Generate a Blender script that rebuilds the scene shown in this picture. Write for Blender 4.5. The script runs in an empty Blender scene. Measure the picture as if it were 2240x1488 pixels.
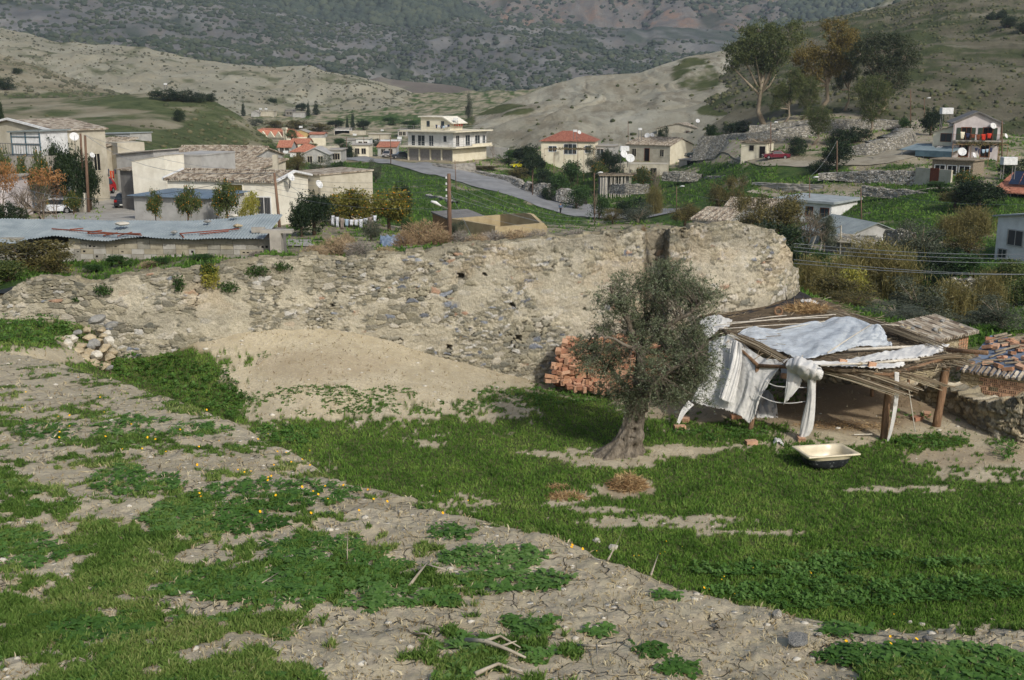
import bpy, math, random
import numpy as np
from mathutils import Vector, Matrix
PI = math.pi
scene = bpy.context.scene
COL = scene.collection
rnd = random.Random(7)
rng = np.random.default_rng(7)

IW, IH, F = 2240.0, 1488.0, 2402.0
PITCH = math.radians(12.8)
CP, SP = math.cos(PITCH), math.sin(PITCH)
cam_d = bpy.data.cameras.new('camera'); cam = bpy.data.objects.new('camera', cam_d); COL.objects.link(cam)
cam_d.sensor_width = 36.0; cam_d.lens = F / IW * 36.0
cam_d.clip_start = 0.1; cam_d.clip_end = 9000
cam.location = (0, 0, 0); cam.rotation_euler = (PI / 2 - PITCH, 0, 0)
scene.camera = cam
SUN_EL, SUN_AZ = math.radians(37), math.radians(147)     # azimuth clockwise from +Y
world = bpy.data.worlds.new("World"); scene.world = world; world.use_nodes = True
wn = world.node_tree.nodes; wl = world.node_tree.links
bg = wn['Background']; sky = wn.new('ShaderNodeTexSky'); sky.sky_type = 'NISHITA'; sky.sun_disc = False
sky.sun_elevation = SUN_EL; sky.sun_rotation = SUN_AZ; sky.air_density = 1.0; sky.dust_density = 2.5
wl.new(sky.outputs[0], bg.inputs[0]); bg.inputs[1].default_value = 0.12
sd = bpy.data.lights.new('sun', 'SUN'); sd.energy = 2.7; sd.angle = math.radians(2.5); sd.color = (1.0, 0.97, 0.93)
sun = bpy.data.objects.new('sun', sd); COL.objects.link(sun)
sdir = Vector((math.sin(SUN_AZ) * math.cos(SUN_EL), math.cos(SUN_AZ) * math.cos(SUN_EL), math.sin(SUN_EL)))
sun.rotation_euler = sdir.to_track_quat('Z', 'Y').to_euler(); sun.location = (30, -40, 60)
scene.view_settings.view_transform = 'Standard'; scene.view_settings.look = 'None'
scene.view_settings.exposure = 0.12; scene.view_settings.gamma = 1.0
scene.cycles.max_bounces = 5; scene.cycles.diffuse_bounces = 2; scene.cycles.transparent_max_bounces = 12
scene.cycles.glossy_bounces = 2; scene.cycles.transmission_bounces = 3; scene.cycles.volume_bounces = 0
scene.cycles.caustics_reflective = False; scene.cycles.caustics_refractive = False

def ray(px, py):
 """tangents (x/y, z/y) of the sight line through a photo pixel"""
 u = (np.asarray(px, float) - IW / 2) / F; v = -(np.asarray(py, float) - IH / 2) / F
 dy = CP + v * SP
 return u / dy, (-SP + v * CP) / dy
def at(px, py, D):
 a, t = ray(px, py); return Vector((float(a) * D, D, float(t) * D))
def proj(x, y, z):
 cy = z * CP + y * SP; cz = y * CP - z * SP
 return IW / 2 + F * x / cz, IH / 2 - F * cy / cz

def _h(ix, iy, s):
 h = (ix.astype(np.int64) * 374761393 + iy.astype(np.int64) * 668265263 + s * 974634777) & 0xffffffff
 h = ((h ^ (h >> 13)) * 1274126177) & 0xffffffff
 h = ((h ^ (h >> 16)) * 2246822519) & 0xffffffff
 return ((h ^ (h >> 15)) & 0xffffff) / float(0xffffff)
def vn(x, y, s=0):
 x = np.asarray(x, float); y = np.asarray(y, float)
 ix = np.floor(x); iy = np.floor(y); fx = x - ix; fy = y - iy
 fx = fx * fx * (3 - 2 * fx); fy = fy * fy * (3 - 2 * fy)
 a = _h(ix, iy, s); b = _h(ix + 1, iy, s); c = _h(ix, iy + 1, s); d = _h(ix + 1, iy + 1, s)
 return (a + (b - a) * fx) * (1 - fy) + (c + (d - c) * fx) * fy
def fbm(x, y, s=0, o=4, g=0.5):
 r = 0; A = 1; T = 0
 for k in range(o):
  r = r + A * vn(x * 2 ** k, y * 2 ** k, s + k * 17); T += A; A *= g
 return r / T
def sstep(a, b, x):
 t = np.clip((x - a) / (b - a), 0, 1); return t * t * (3 - 2 * t)
def worley(x, y, s=0):
 """cell id hash, F1, F2-F1 (x,y in cell units)"""
 ix = np.floor(x); iy = np.floor(y)
 f1 = np.full(x.shape, 9.0); f2 = np.full(x.shape, 9.0); idh = np.zeros(x.shape)
 for dx in (-1, 0, 1):
  for dy in (-1, 0, 1):
   cx = ix + dx; cy = iy + dy
   qx = cx + 0.5 + 0.85 * (_h(cx, cy, s) - 0.5); qy = cy + 0.5 + 0.7 * (_h(cx, cy, s + 5) - 0.5)
   d = np.maximum(abs(x - qx), abs(y - qy)) * 0.55 + np.hypot(x - qx, y - qy) * 0.45
   m = d < f1
   f2 = np.where(m, f1, np.minimum(f2, d)); f1 = np.where(m, d, f1); idh = np.where(m, _h(cx, cy, s + 9), idh)
 return idh, f1, f2 - f1
def rbf(P, V, lin=True, reg=1e-3):
 P = np.asarray(P, float); V = np.asarray(V, float); n = len(P)
 r = np.hypot(P[:, None, 0] - P[None, :, 0], P[:, None, 1] - P[None, :, 1])
 A = np.zeros((n + 3, n + 3)); A[:n, :n] = r + 0 * np.eye(n); A[:n, :n] -= reg * np.eye(n)
 Q = np.c_[np.ones(n), P]; A[:n, n:] = Q; A[n:, :n] = Q.T
 w = np.linalg.solve(A, np.r_[V, 0, 0, 0])
 def f(x, y):
  x = np.asarray(x, float); y = np.asarray(y, float)
  o = w[n] + w[n + 1] * x + w[n + 2] * y
  for k in range(n): o = o + w[k] * np.hypot(x - P[k, 0], y - P[k, 1])
  return o
 return f

def tag(o, label=None, cat=None, group=None, kind=None):
 if label: o['label'] = label
 if cat: o['category'] = cat
 if group: o['group'] = group
 if kind: o['kind'] = kind
 return o
def empty(name, loc, rz=0, label=None, cat=None, group=None):
 o = bpy.data.objects.new(name, None); COL.objects.link(o); o.location = loc; o.rotation_euler = (0, 0, rz)
 o.empty_display_size = 0.3
 return tag(o, label, cat, group)
def np_mesh(name, V, Fc, mat, parent=None, smooth=False, attrs=None):
 """V (n,3) array, Fc (m,k) array of one polygon size"""
 me = bpy.data.meshes.new(name); V = np.asarray(V, np.float32); Fc = np.asarray(Fc, np.int32)
 me.vertices.add(len(V)); me.vertices.foreach_set('co', V.ravel())
 me.loops.add(Fc.size); me.loops.foreach_set('vertex_index', Fc.ravel())
 k = Fc.shape[1]; me.polygons.add(len(Fc))
 me.polygons.foreach_set('loop_start', np.arange(0, Fc.size, k, dtype=np.int32))
 me.polygons.foreach_set('loop_total', np.full(len(Fc), k, np.int32))
 me.update(calc_edges=True); me.validate()
 if smooth: me.polygons.foreach_set('use_smooth', np.ones(len(me.polygons), bool))
 if attrs:
  for an, av in attrs.items():
   av = np.asarray(av, np.float32)
   if av.ndim == 1:
    at_ = me.attributes.new(an, 'FLOAT', 'POINT'); at_.data.foreach_set('value', av)
   else:
    at_ = me.attributes.new(an, 'FLOAT_COLOR', 'POINT'); at_.data.foreach_set('color', np.c_[av, np.ones(len(av))].astype(np.float32).ravel())
 me.materials.append(mat)
 o = bpy.data.objects.new(name, me); COL.objects.link(o)
 if parent: o.parent = parent
 return o
def grid_faces(nr, nc):
 i = np.arange(nr - 1)[:, None] * nc + np.arange(nc - 1)[None, :]
 return np.stack([i, i + 1, i + nc + 1, i + nc], -1).reshape(-1, 4)
class MB:
 def __init__(s): s.v = []; s.f = []
 def add(s, vs, fs):
  b = len(s.v); s.v += [tuple(v) for v in vs]; s.f += [tuple(i + b for i in f) for f in fs]; return s
 def box(s, x0, y0, z0, x1, y1, z1):
  return s.add([(x0, y0, z0), (x1, y0, z0), (x1, y1, z0), (x0, y1, z0), (x0, y0, z1), (x1, y0, z1), (x1, y1, z1), (x0, y1, z1)],
                     [(3, 2, 1, 0), (4, 5, 6, 7), (0, 1, 5, 4), (1, 2, 6, 5), (2, 3, 7, 6), (3, 0, 4, 7)])
 def obox(s, c, size, M=None):
  """box of size about c with optional rotation matrix"""
  hx, hy, hz = size[0] / 2, size[1] / 2, size[2] / 2; M = M or Matrix.Identity(3)
  vs = [Vector(c) + M @ Vector((a * hx, b * hy, d * hz)) for d in (-1, 1) for a, b in ((-1, -1), (1, -1), (1, 1), (-1, 1))]
  return s.add(vs, [(3, 2, 1, 0), (4, 5, 6, 7), (0, 1, 5, 4), (1, 2, 6, 5), (2, 3, 7, 6), (3, 0, 4, 7)])
 def tube(s, pts, rad, n=6, cap=True):
  pts = [Vector(p) for p in pts]; m = len(pts)
  if not hasattr(rad, '__len__'): rad = [rad] * m
  b = len(s.v); up = None
  for i, p in enumerate(pts):
   d = (pts[min(i + 1, m - 1)] - pts[max(i - 1, 0)]).normalized()
   if up is None: up = d.orthogonal().normalized()
   up = (up - d * up.dot(d)); up = up.normalized() if up.length > 1e-6 else d.orthogonal().normalized()
   w = d.cross(up)
   for k in range(n):
    a = 2 * PI * k / n; s.v.append(tuple(p + (up * math.cos(a) + w * math.sin(a)) * rad[i]))
  for i in range(m - 1):
   for k in range(n):
    s.f.append((b + i * n + k, b + i * n + (k + 1) % n, b + (i + 1) * n + (k + 1) % n, b + (i + 1) * n + k))
  if cap:
   s.f.append(tuple(b + k for k in reversed(range(n)))); s.f.append(tuple(b + (m - 1) * n + k for k in range(n)))
  return s
 def prism(s, poly, y0, y1):
  """polygon in x,z extruded along y"""
  n = len(poly); b = len(s.v)
  s.v += [(x, y0, z) for x, z in poly] + [(x, y1, z) for x, z in poly]
  s.f += [tuple(b + i for i in range(n)), tuple(b + n + i for i in reversed(range(n)))]
  s.f += [(b + (i + 1) % n, b + i, b + n + i, b + n + (i + 1) % n) for i in range(n)]
  return s
 def prismx(s, poly, x0, x1):
  """polygon in y,z extruded along x"""
  n = len(poly); b = len(s.v)
  s.v += [(x0, y, z) for y, z in poly] + [(x1, y, z) for y, z in poly]
  s.f += [tuple(b + i for i in reversed(range(n))), tuple(b + n + i for i in range(n))]
  s.f += [(b + i, b + (i + 1) % n, b + n + (i + 1) % n, b + n + i) for i in range(n)]
  return s
 def build(s, name, mat, parent=None, smooth=False, bevel=0):
  me = bpy.data.meshes.new(name); me.from_pydata(s.v, [], s.f); me.update()
  if smooth: me.polygons.foreach_set('use_smooth', [True] * len(me.polygons))
  me.materials.append(mat)
  o = bpy.data.objects.new(name, me); COL.objects.link(o)
  if parent: o.parent = parent
  if bevel:
   b = o.modifiers.new('b', 'BEVEL'); b.width = bevel; b.segments = 1; b.limit_method = 'ANGLE'
  return o

def C(r, g, b):
 return tuple((c / 255 / 12.92 if c / 255 <= 0.04045 else ((c / 255 + 0.055) / 1.055) ** 2.4) for c in (r, g, b)) + (1.0,)
class NT:
 def __init__(s, name, rough=0.9, spec=0.2):
  s.m = bpy.data.materials.new(name); s.m.use_nodes = True; s.t = s.m.node_tree; s.b = s.t.nodes['Principled BSDF']
  s.b.inputs['Roughness'].default_value = rough; s.b.inputs['Specular IOR Level'].default_value = spec
  s.tc = None
 def n(s, t, **k):
  x = s.t.nodes.new(t)
  for a, v in k.items(): setattr(x, a, v)
  return x
 def l(s, a, b): s.t.links.new(a, b)
 def co(s, scale=(1, 1, 1), kind='Object', rot=(0, 0, 0)):
  if s.tc is None: s.tc = s.n('ShaderNodeTexCoord')
  mp = s.n('ShaderNodeMapping'); mp.inputs['Scale'].default_value = scale; mp.inputs['Rotation'].default_value = rot
  s.l(s.tc.outputs[kind], mp.inputs[0]); return mp.outputs[0]
 def noise(s, scale, detail=5, rough=0.6, co=None, dist=0.0):
  x = s.n('ShaderNodeTexNoise'); x.inputs['Scale'].default_value = scale; x.inputs['Detail'].default_value = detail
  x.inputs['Roughness'].default_value = rough; x.inputs['Distortion'].default_value = dist
  s.l(co if co is not None else s.co(), x.inputs['Vector']); return x.outputs['Fac']
 def vor(s, scale, feature='F1', co=None, out='Distance', rand=1.0):
  x = s.n('ShaderNodeTexVoronoi'); x.feature = feature; x.inputs['Scale'].default_value = scale
  x.inputs['Randomness'].default_value = rand
  s.l(co if co is not None else s.co(), x.inputs['Vector']); return x.outputs[out]
 def ramp(s, fac, stops, interp='LINEAR'):
  r = s.n('ShaderNodeValToRGB'); cr = r.color_ramp; cr.interpolation = interp
  while len(cr.elements) > 1: cr.elements.remove(cr.elements[0])
  cr.elements[0].position = stops[0][0]; cr.elements[0].color = stops[0][1]
  for p, c in stops[1:]:
   e = cr.elements.new(p); e.color = c
  s.l(fac, r.inputs[0]); return r.outputs[0]
 def mix(s, fac, a, b, mode='MIX'):
  x = s.n('ShaderNodeMix'); x.data_type = 'RGBA'; x.blend_type = mode
  for i, v in ((0, fac), (6, a), (7, b)):
   if isinstance(v, (int, float)): x.inputs[i].default_value = v
   elif isinstance(v, tuple): x.inputs[i].default_value = v
   else: s.l(v, x.inputs[i])
  return x.outputs[2]
 def math(s, op, a, b=0.0, clamp=False):
  x = s.n('ShaderNodeMath'); x.operation = op; x.use_clamp = clamp
  for i, v in ((0, a), (1, b)):
   if isinstance(v, (int, float)): x.inputs[i].default_value = v
   else: s.l(v, x.inputs[i])
  return x.outputs[0]
 def mr(s, v, a, b, c=0.0, d=1.0):
  x = s.n('ShaderNodeMapRange'); x.interpolation_type = 'SMOOTHSTEP'
  for i, q in enumerate((a, b, c, d)): x.inputs[i + 1].default_value = q
  s.l(v, x.inputs[0]); return x.outputs[0]
 def attr(s, name, out='Fac'):
  x = s.n('ShaderNodeAttribute'); x.attribute_name = name; return x.outputs[out]
 def col(s, c):
  if isinstance(c, tuple): s.b.inputs['Base Color'].default_value = c
  else: s.l(c, s.b.inputs['Base Color'])
  return s
 def bump(s, h, dist=0.02, strength=1.0):
  x = s.n('ShaderNodeBump'); x.inputs['Strength'].default_value = strength; x.inputs['Distance'].default_value = dist
  s.l(h, x.inputs['Height']); s.l(x.outputs[0], s.b.inputs['Normal']); return s
BW = lambda v: (v, v, v, 1.0)
def M_plain(name, c1, c2=None, scale=3.0, rough=0.9, bump=0.0, metal=0.0, spec=0.2, bs=None, stretch=(1, 1, 1)):
 """two-tone weathered surface"""
 t = NT(name, rough, spec); c2 = c2 or tuple(x * 0.72 for x in c1[:3]) + (1.0,)
 co = t.co(stretch); n1 = t.noise(scale, 6, 0.65, co)
 t.col(t.ramp(n1, [(0.32, c2), (0.62, c1)])); t.b.inputs['Metallic'].default_value = metal
 if bump: t.bump(t.noise(bs or scale * 4, 5, 0.6, co), bump)
 return t.m
def M_leaf(name, cols, rough=0.55, trans=0.25, clump=1.2):
 t = NT(name, rough, 0.35)
 g = t.n('ShaderNodeNewGeometry'); cl = t.noise(clump, 2, 0.5)
 f = t.math('ADD', t.math('MULTIPLY', g.outputs['Random Per Island'], 0.6), t.math('MULTIPLY', t.mr(cl, 0.3, 0.7), 0.4))
 k = len(cols) - 1
 c = t.ramp(f, [(i / k if k else 0, cc) for i, cc in enumerate(cols)]); t.col(c)
 tr = t.n('ShaderNodeBsdfTranslucent'); t.l(c, tr.inputs[0])
 mx = t.n('ShaderNodeMixShader'); mx.inputs[0].default_value = trans
 t.l(t.b.outputs[0], mx.inputs[1]); t.l(tr.outputs[0], mx.inputs[2])
 t.l(mx.outputs[0], t.t.nodes['Material Output'].inputs[0])
 return t.m
def M_rubble(name, scale, cols, mortar, gap=0.06, depth=0.06, stretch=(1, 1, 1.7), cover=None):
 """rubble masonry: cell colour + joints + bump"""
 t = NT(name, 0.95, 0.1); co = t.co(stretch)
 w = t.n('ShaderNodeVectorMath'); w.operation = 'ADD'; t.l(co, w.inputs[0])
 nz = t.n('ShaderNodeTexNoise'); nz.inputs['Scale'].default_value = scale * 1.2; t.l(co, nz.inputs['Vector'])
 sc = t.n('ShaderNodeVectorMath'); sc.operation = 'SCALE'; sc.inputs[3].default_value = 0.35 / scale; t.l(nz.outputs['Color'], sc.inputs[0]); t.l(sc.outputs[0], w.inputs[1])
 cc = t.vor(scale, 'F1', w.outputs[0], 'Color'); de = t.vor(scale, 'DISTANCE_TO_EDGE', w.outputs[0], 'Distance')
 sx = t.n('ShaderNodeSeparateColor'); t.l(cc, sx.inputs[0])
 k = len(cols) - 1
 stone = t.ramp(sx.outputs[0], [(i / k, c) for i, c in enumerate(cols)], 'CONSTANT' if k > 2 else 'LINEAR')
 stone = t.mix(0.35, stone, t.ramp(t.noise(scale * 3, 4), [(0.3, BW(0.25)), (0.7, BW(1.0))]), 'MULTIPLY')
 jm = t.mr(de, 0.0, gap)
 c = t.mix(jm, mortar, stone)
 if cover: c = t.mix(t.mr(t.noise(scale * 0.22, 3), 0.5, 0.62), c, cover)
 t.col(c); t.bump(t.math('ADD', t.mr(de, 0.0, gap * 2.2), t.math('MULTIPLY', t.noise(scale * 4, 3), 0.3)), depth)
 return t.m
# ================================================================== TERRAIN
def AP(px, py=744): return float(ray(px, py)[0])
G0, GS = 1.65, 0.14
_cr = [(-700, 690), (-300, 722), (0, 771), (200, 818), (430, 902), (560, 962), (760, 1062), (880, 1098), (1000, 1135), (1200, 1192), (1330, 1240), (1480, 1302), (1600, 1330),
       (1700, 1352), (1900, 1392), (2240, 1405), (2700, 1420), (3600, 1430)]
_ca = []; _cd = []
for px, py in _cr:
 a, t = ray(px, py); _ca.append(float(a)); _cd.append(min(G0 / (-float(t) - GS), 26))
_ca = np.array(_ca); _cd = np.array(_cd)
def Dcrest(a): return np.interp(a, _ca, _cd)
WALL = [(-260, 34.6, 655, 700), (-60, 35.2, 648, 700), (0, 35.4, 645, 700), (60, 35.5, 612, 702), (150, 35.7, 612, 705), (200, 35.8, 622, 712), (240, 35.9, 612, 780), (330, 36.1, 598, 775),
  (430, 36.4, 588, 748), (520, 36.7, 574, 728), (600, 37.0, 566, 716), (700, 37.3, 562, 716), (760, 37.4, 566, 722), (850, 37.6, 556, 742),
  (900, 37.7, 552, 760), (1000, 37.9, 537, 790), (1100, 38.0, 530, 815), (1200, 38.2, 522, 838), (1300, 38.4, 513, 850), (1404, 38.5, 507, 855), (1412, 38.95, 507, 855),
  (1458, 38.95, 502, 850), (1466, 38.3, 500, 850), (1560, 38.3, 493, 845), (1640, 38.5, 491, 835), (1690, 38.9, 502, 825), (1716, 39.4, 524, 820), (1730, 39.9, 552, 815), (1732, 40.2, 582, 815), (1744, 41.0, 586, 810),
  (1747, 42.2, 640, 805), (1742, 44.0, 660, 800)]
_wa = np.array([AP(p[0]) for p in WALL[:30]]); _wd = np.array([p[1] for p in WALL[:30]])
_wa2 = np.r_[_wa, AP(1800), AP(2000), AP(2400)]; _wd2 = np.r_[_wd, 41.5, 40.0, 40.0]
def Dwall(a): return np.interp(a, _wa2, _wd2)
FC = []
for p in WALL[:30]:
 a, t = ray(p[0], p[3]); FC.append((float(a) * p[1], p[1], float(t) * p[1]))
for px, py, D in [(-200, 745, 31), (-200, 700, 34.5), (60, 740, 32.5), (130, 700, 34.8), (60, 765, 31), (160, 770, 33), (250, 830, 34.5), (350, 830, 35), (420, 880, 33.2), (330, 800, 35.6), (430, 770, 35.8),
                  (520, 890, 33.2), (640, 815, 34.5), (600, 760, 36.3), (700, 740, 36.9), (740, 850, 33.7), (750, 915, 32.8), (900, 800, 36.2), (900, 850, 34.2), (1000, 905, 33.2), (1060, 850, 35.4), (1200, 880, 34.6),
                  (1400, 940, 31.6), (1370, 992, 29.6), (800, 1000, 29.5), (640, 960, 30.6), (1100, 1000, 29.4), (1100, 1100, 26), (1640, 945, 31.5), (1930, 962, 30.8), (2050, 938, 31.8), (1800, 1012, 29), (1500, 1000, 29.3),
                  (1700, 860, 35), (1900, 850, 35.2), (2150, 980, 30), (2240, 1000, 29.2), (2500, 1010, 29), (2240, 1380, 19.2), (1700, 1300, 20.6), (1300, 1200, 23), (1800, 1150, 24.4), (2240, 1150, 24.4), (2700, 1150, 24), (2700, 1380, 19),
                  (2150, 900, 33.5), (2300, 940, 33), (2000, 740, 42.5), (2240, 760, 41)]:
 a, t = ray(px, py); FC.append((float(a) * D, D, float(t) * D))
FC += [(-30, 26, -9), (-30, 10, -10), (20, 5, -10), (0, 2, -10), (30, 30, -10), (30, 40, -10.5), (-14, 24, -9.3), (-8, 28, -9.7)]
FC = np.array(FC); _ff = rbf(FC[:, :2], FC[:, 2], reg=0.02)
def Hfield(x, y):
 x = np.asarray(x, float); y = np.asarray(y, float)
 a = x / np.maximum(y, 0.01)
 z = _ff(x, y) + (fbm(x * 0.5, y * 0.5, 3) - 0.5) * 0.16 + (fbm(x * 2.3, y * 2.3, 5) - 0.5) * 0.07
 dc = Dcrest(a)
 dc = dc + (fbm(a * 14, a * 0 + 0.5, 8) - 0.5) * 0.05 * dc
 s = y - dc
 zf = -G0 - GS * np.minimum(y, dc) + (fbm(x * 0.9, y * 0.9, 11) - 0.5) * 0.16 + (fbm(x * 5, y * 5, 12) - 0.5) * 0.05 + (fbm(x * 16, y * 16, 13, 3) - 0.5) * 0.022
 sp = np.maximum(s, 0); rr = 0.10 * dc
 bank = zf - GS * sp - 0.85 * (sp - rr * (1 - np.exp(-sp / rr)))
 return np.maximum(z, bank)
MC = [(-300, 500, 60), (0, 500, 70), (130, 467, 100), (230, 470, 95), (250, 440, 110), (218, 426, 117), (250, 400, 145), (0, 470, 95), (-250, 470, 95), (-250, 400, 130), (450, 485, 90), (600, 492, 90),
      (640, 540, 62), (780, 508, 82), (700, 405, 150), (730, 385, 175), (762, 351, 235), (860, 349, 238), (975, 356, 232), (1050, 352, 235), (900, 420, 185), (780, 352, 238), (900, 367, 225), (1000, 386, 215), (1100, 409, 206), (1200, 441, 197),
      (1280, 464, 188), (1330, 480, 181), (1050, 455, 150), (1040, 515, 105), (1150, 505, 120), (1300, 520, 95), (1250, 400, 225), (1200, 352, 232), (1330, 352, 236), (1100, 360, 232), (1180, 390, 226), (1100, 345, 245), (1000, 330, 262),
      (1400, 362, 228), (1440, 352, 238), (1520, 346, 243), (1400, 430, 205), (1450, 480, 160), (1400, 400, 218), (1560, 353, 215), (1640, 347, 192), (1715, 346, 186), (1600, 440, 160), (1560, 400, 190), (1800, 405, 165), (1900, 372, 170), (1960, 348, 173),
      (2060, 322, 180), (2000, 430, 140), (2000, 400, 158), (2220, 430, 130), (1850, 480, 130), (1900, 540, 108), (2150, 572, 96), (1800, 600, 75), (1880, 700, 60), (2100, 740, 52), (1760, 660, 52), (1600, 530, 100), (2240, 700, 56), (1760, 487, 146), (1822, 484, 143), (1700, 490, 148), (1650, 480, 150), (1768, 536, 118), (1850, 536, 111), (1937, 528, 115), (1700, 520, 118), (2400, 640, 70), (2300, 560, 96),
      (1600, 300, 215), (1700, 312, 205), (1850, 305, 200), (1700, 268, 222), (1850, 262, 215), (1950, 290, 205), (2020, 280, 215), (1970, 320, 188), (2150, 345, 172), (2300, 360, 172), (2300, 300, 220),
      (600, 335, 300), (800, 335, 290), (700, 310, 350), (600, 282, 430), (850, 262, 480), (700, 255, 500), (500, 300, 330), (900, 330, 300), (950, 300, 350), (1050, 300, 330),
      (100, 345, 180), (250, 320, 205), (450, 330, 240), (-200, 340, 170), (450, 400, 150), (350, 350, 190), (1300, 315, 270), (1450, 310, 275), (1550, 300, 250), (1100, 320, 300), (1000, 270, 420), (1400, 240, 420), (2200, 250, 300), (1700, 240, 300), (0, 300, 260), (0, 250, 400)]
_P = []; _V = []
for px, py, D in MC:
 a, t = ray(px, py); _P.append((float(a) * 2.2, math.log(D))); _V.append(float(t))
for px in (-500, -260, -60, 60, 200, 430, 600, 760, 900, 1100, 1300, 1404, 1560):
 w = np.interp(px, [p[0] for p in WALL[:26]], [p[2] for p in WALL[:26]]) if px > -260 else 655
 Dw = float(Dwall(AP(px))); zt = float(ray(px, w)[1]) * Dw - 0.25
 for dd in (0.4, 4.0):
  _P.append((AP(px) * 2.2, math.log(Dw + dd))); _V.append((zt - 0.12 * dd * (1 if px > 650 else 0)) / (Dw + dd))
for px in (-200, 100, 300, 560): _P.append((AP(px) * 2.2, math.log(43.0))); _V.append(float(ray(px, 568)[1]))
for px in (-300, 100, 560): _P.append((AP(px) * 2.2, math.log(52.0))); _V.append(-6.9 / 52)
_mf = rbf(_P, _V, reg=2e-3)
def Hmid(x, y):
 x = np.asarray(x, float); y = np.asarray(y, float); a = x / y
 t = _mf(a * 2.2, np.log(y)); z = t * y + (fbm(x * 0.12, y * 0.12, 21) - 0.5) * 0.006 * y + (fbm(x * 0.6, y * 0.6, 22) - 0.5) * 0.15
 dj = Dwall(a); w = sstep(0, 8, y - dj); k = sstep(AP(1690), AP(1760), a)
 m = (k > 0) & (w < 1)
 if m.any():
  zf = np.where(m, Hfield(x, y), z); z = z * (1 - k * (1 - w)) + zf * k * (1 - w)
 return z
def H(x, y):
 x = float(x); y = float(y)
 return float(Hfield(np.array([x]), np.array([y]))[0]) if y < float(Dwall(x / y)) else float(Hmid(np.array([x]), np.array([y]))[0])
def G(px, D, dz=0.0):
 """ground point at photo column px and distance D"""
 a = AP(px); 
 for _ in range(3):
  x = a * D; z = H(x, D); q = proj(x, D, z); a += (px - float(q[0])) / F
 x = a * D; return Vector((x, D, H(x, D) + dz))
def a_axis(n, core=0.53, out=1.5, no=40):
 c = np.linspace(-core, core, n); o = core + (out - core) * (np.linspace(0, 1, no + 1)[1:] ** 1.6)
 return np.r_[-o[::-1], c, o]
FA = a_axis(620); FD = np.exp(np.linspace(math.log(0.5), math.log(1.0), 620))
FDmax = Dwall(FA) + np.where(FA > AP(1750), 0.0, 0.45)
FDg = np.exp(math.log(0.6) + (np.log(FDmax)[None, :] - math.log(0.6)) * np.linspace(0, 1, 640)[:, None])
FX = FA[None, :] * FDg; FY = FDg; FZ = Hfield(FX, FY)
MA = a_axis(520, 0.54, 1.3, 30)
MD0 = Dwall(MA) + np.where(MA > AP(1750), 0.0, 0.25)
MDg = np.exp(np.log(MD0)[None, :] + (math.log(620) - np.log(MD0)[None, :]) * np.linspace(0, 1, 430)[:, None])
MX = MA[None, :] * MDg; MY = MDg; MZ = Hmid(MX, MY)
def blobs(px, py, L, base, n1, soft=0.35):
 m = np.full(px.shape, float(base))
 for cx, cy, rx, ry, v in L:
  d = np.hypot((px - cx) / rx, (py - cy) / ry) + (n1 - 0.5) * 0.9
  m = m + (v - m) * (1 - sstep(1 - soft, 1 + soft, d))
 return m
FGREEN = [(200, 1250, 420, 330, .72), (620, 1200, 330, 150, .62), (120, 960, 240, 90, .5), (500, 1000, 330, 110, .5), (760, 1080, 160, 50, .6), (1000, 1230, 190, 50, .42), (350, 900, 330, 60, .42), (900, 1380, 330, 90, .16), (1500, 1400, 420, 110, .1), (1350, 1300, 330, 60, .05), (1250, 1240, 200, 30, .1), (1150, 1200, 90, 30, .3),
          (260, 850, 120, 14, .12), (60, 870, 140, 20, .1), (370, 1010, 70, 26, .02), (520, 1065, 110, 30, .1), (690, 1150, 90, 26, .12), (820, 1110, 90, 24, .12), (1000, 1170, 130, 20, .15), (450, 1280, 110, 24, .2), (1000, 1320, 130, 22, .1), (820, 1340, 110, 24, .1), (260, 1110, 100, 20, .2),
          (330, 1320, 230, 20, .25), (120, 1040, 90, 18, .15),
          (1300, 1010, 900, 90, .97), (1850, 1180, 800, 190, 1.0), (700, 950, 120, 40, .95), (1800, 1330, 500, 70, 1.0), (1150, 870, 150, 22, .8), (1290, 905, 100, 40, .95),
          (800, 830, 420, 70, .02), (750, 885, 260, 32, .12), (1000, 895, 150, 20, .3), (300, 800, 180, 60, .95), (400, 850, 110, 60, 1.0), (460, 890, 80, 50, 1.0), (60, 730, 110, 36, 1.0), (90, 778, 140, 16, .05),
          (1500, 880, 150, 28, .05), (1860, 925, 330, 52, .03), (1900, 880, 200, 60, .02), (2180, 1000, 180, 26, .15), (2160, 940, 120, 60, .1), (2030, 965, 110, 16, .9), (1620, 945, 130, 22, .75), (1350, 1000, 130, 20, .1), (1480, 985, 80, 14, .1), (1230, 992, 110, 7, .3), (1370, 1072, 60, 22, .15), (1240, 1090, 50, 16, .2), (1450, 1140, 210, 14, .25), (1300, 1115, 90, 8, .35),
          (1950, 1070, 140, 8, .35), (2180, 1040, 160, 14, .3), (1650, 1165, 120, 6, .3), (930, 970, 60, 8, .25), (960, 1105, 60, 6, .4),
          (700, 742, 330, 34, .0), (1050, 800, 260, 30, .0), (1900, 1425, 330, 40, .3), (2150, 1410, 200, 20, .1), (1700, 1380, 120, 24, .08), (2100, 1465, 200, 30, .75), (1650, 1480, 200, 30, .05)]
fpx, fpy = proj(FX, FY, FZ)
fn = fbm(FX * 0.9 + 9, FY * 0.9, 31)
_nb = [q for q in FGREEN if not (q[1] < 1000 and q[0] > 560 and q[2] > 60 and q[4] > .5) and q not in ((1300, 1010, 900, 90, .97), (1850, 1180, 800, 190, 1.0), (1800, 1330, 500, 70, 1.0))]
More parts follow.
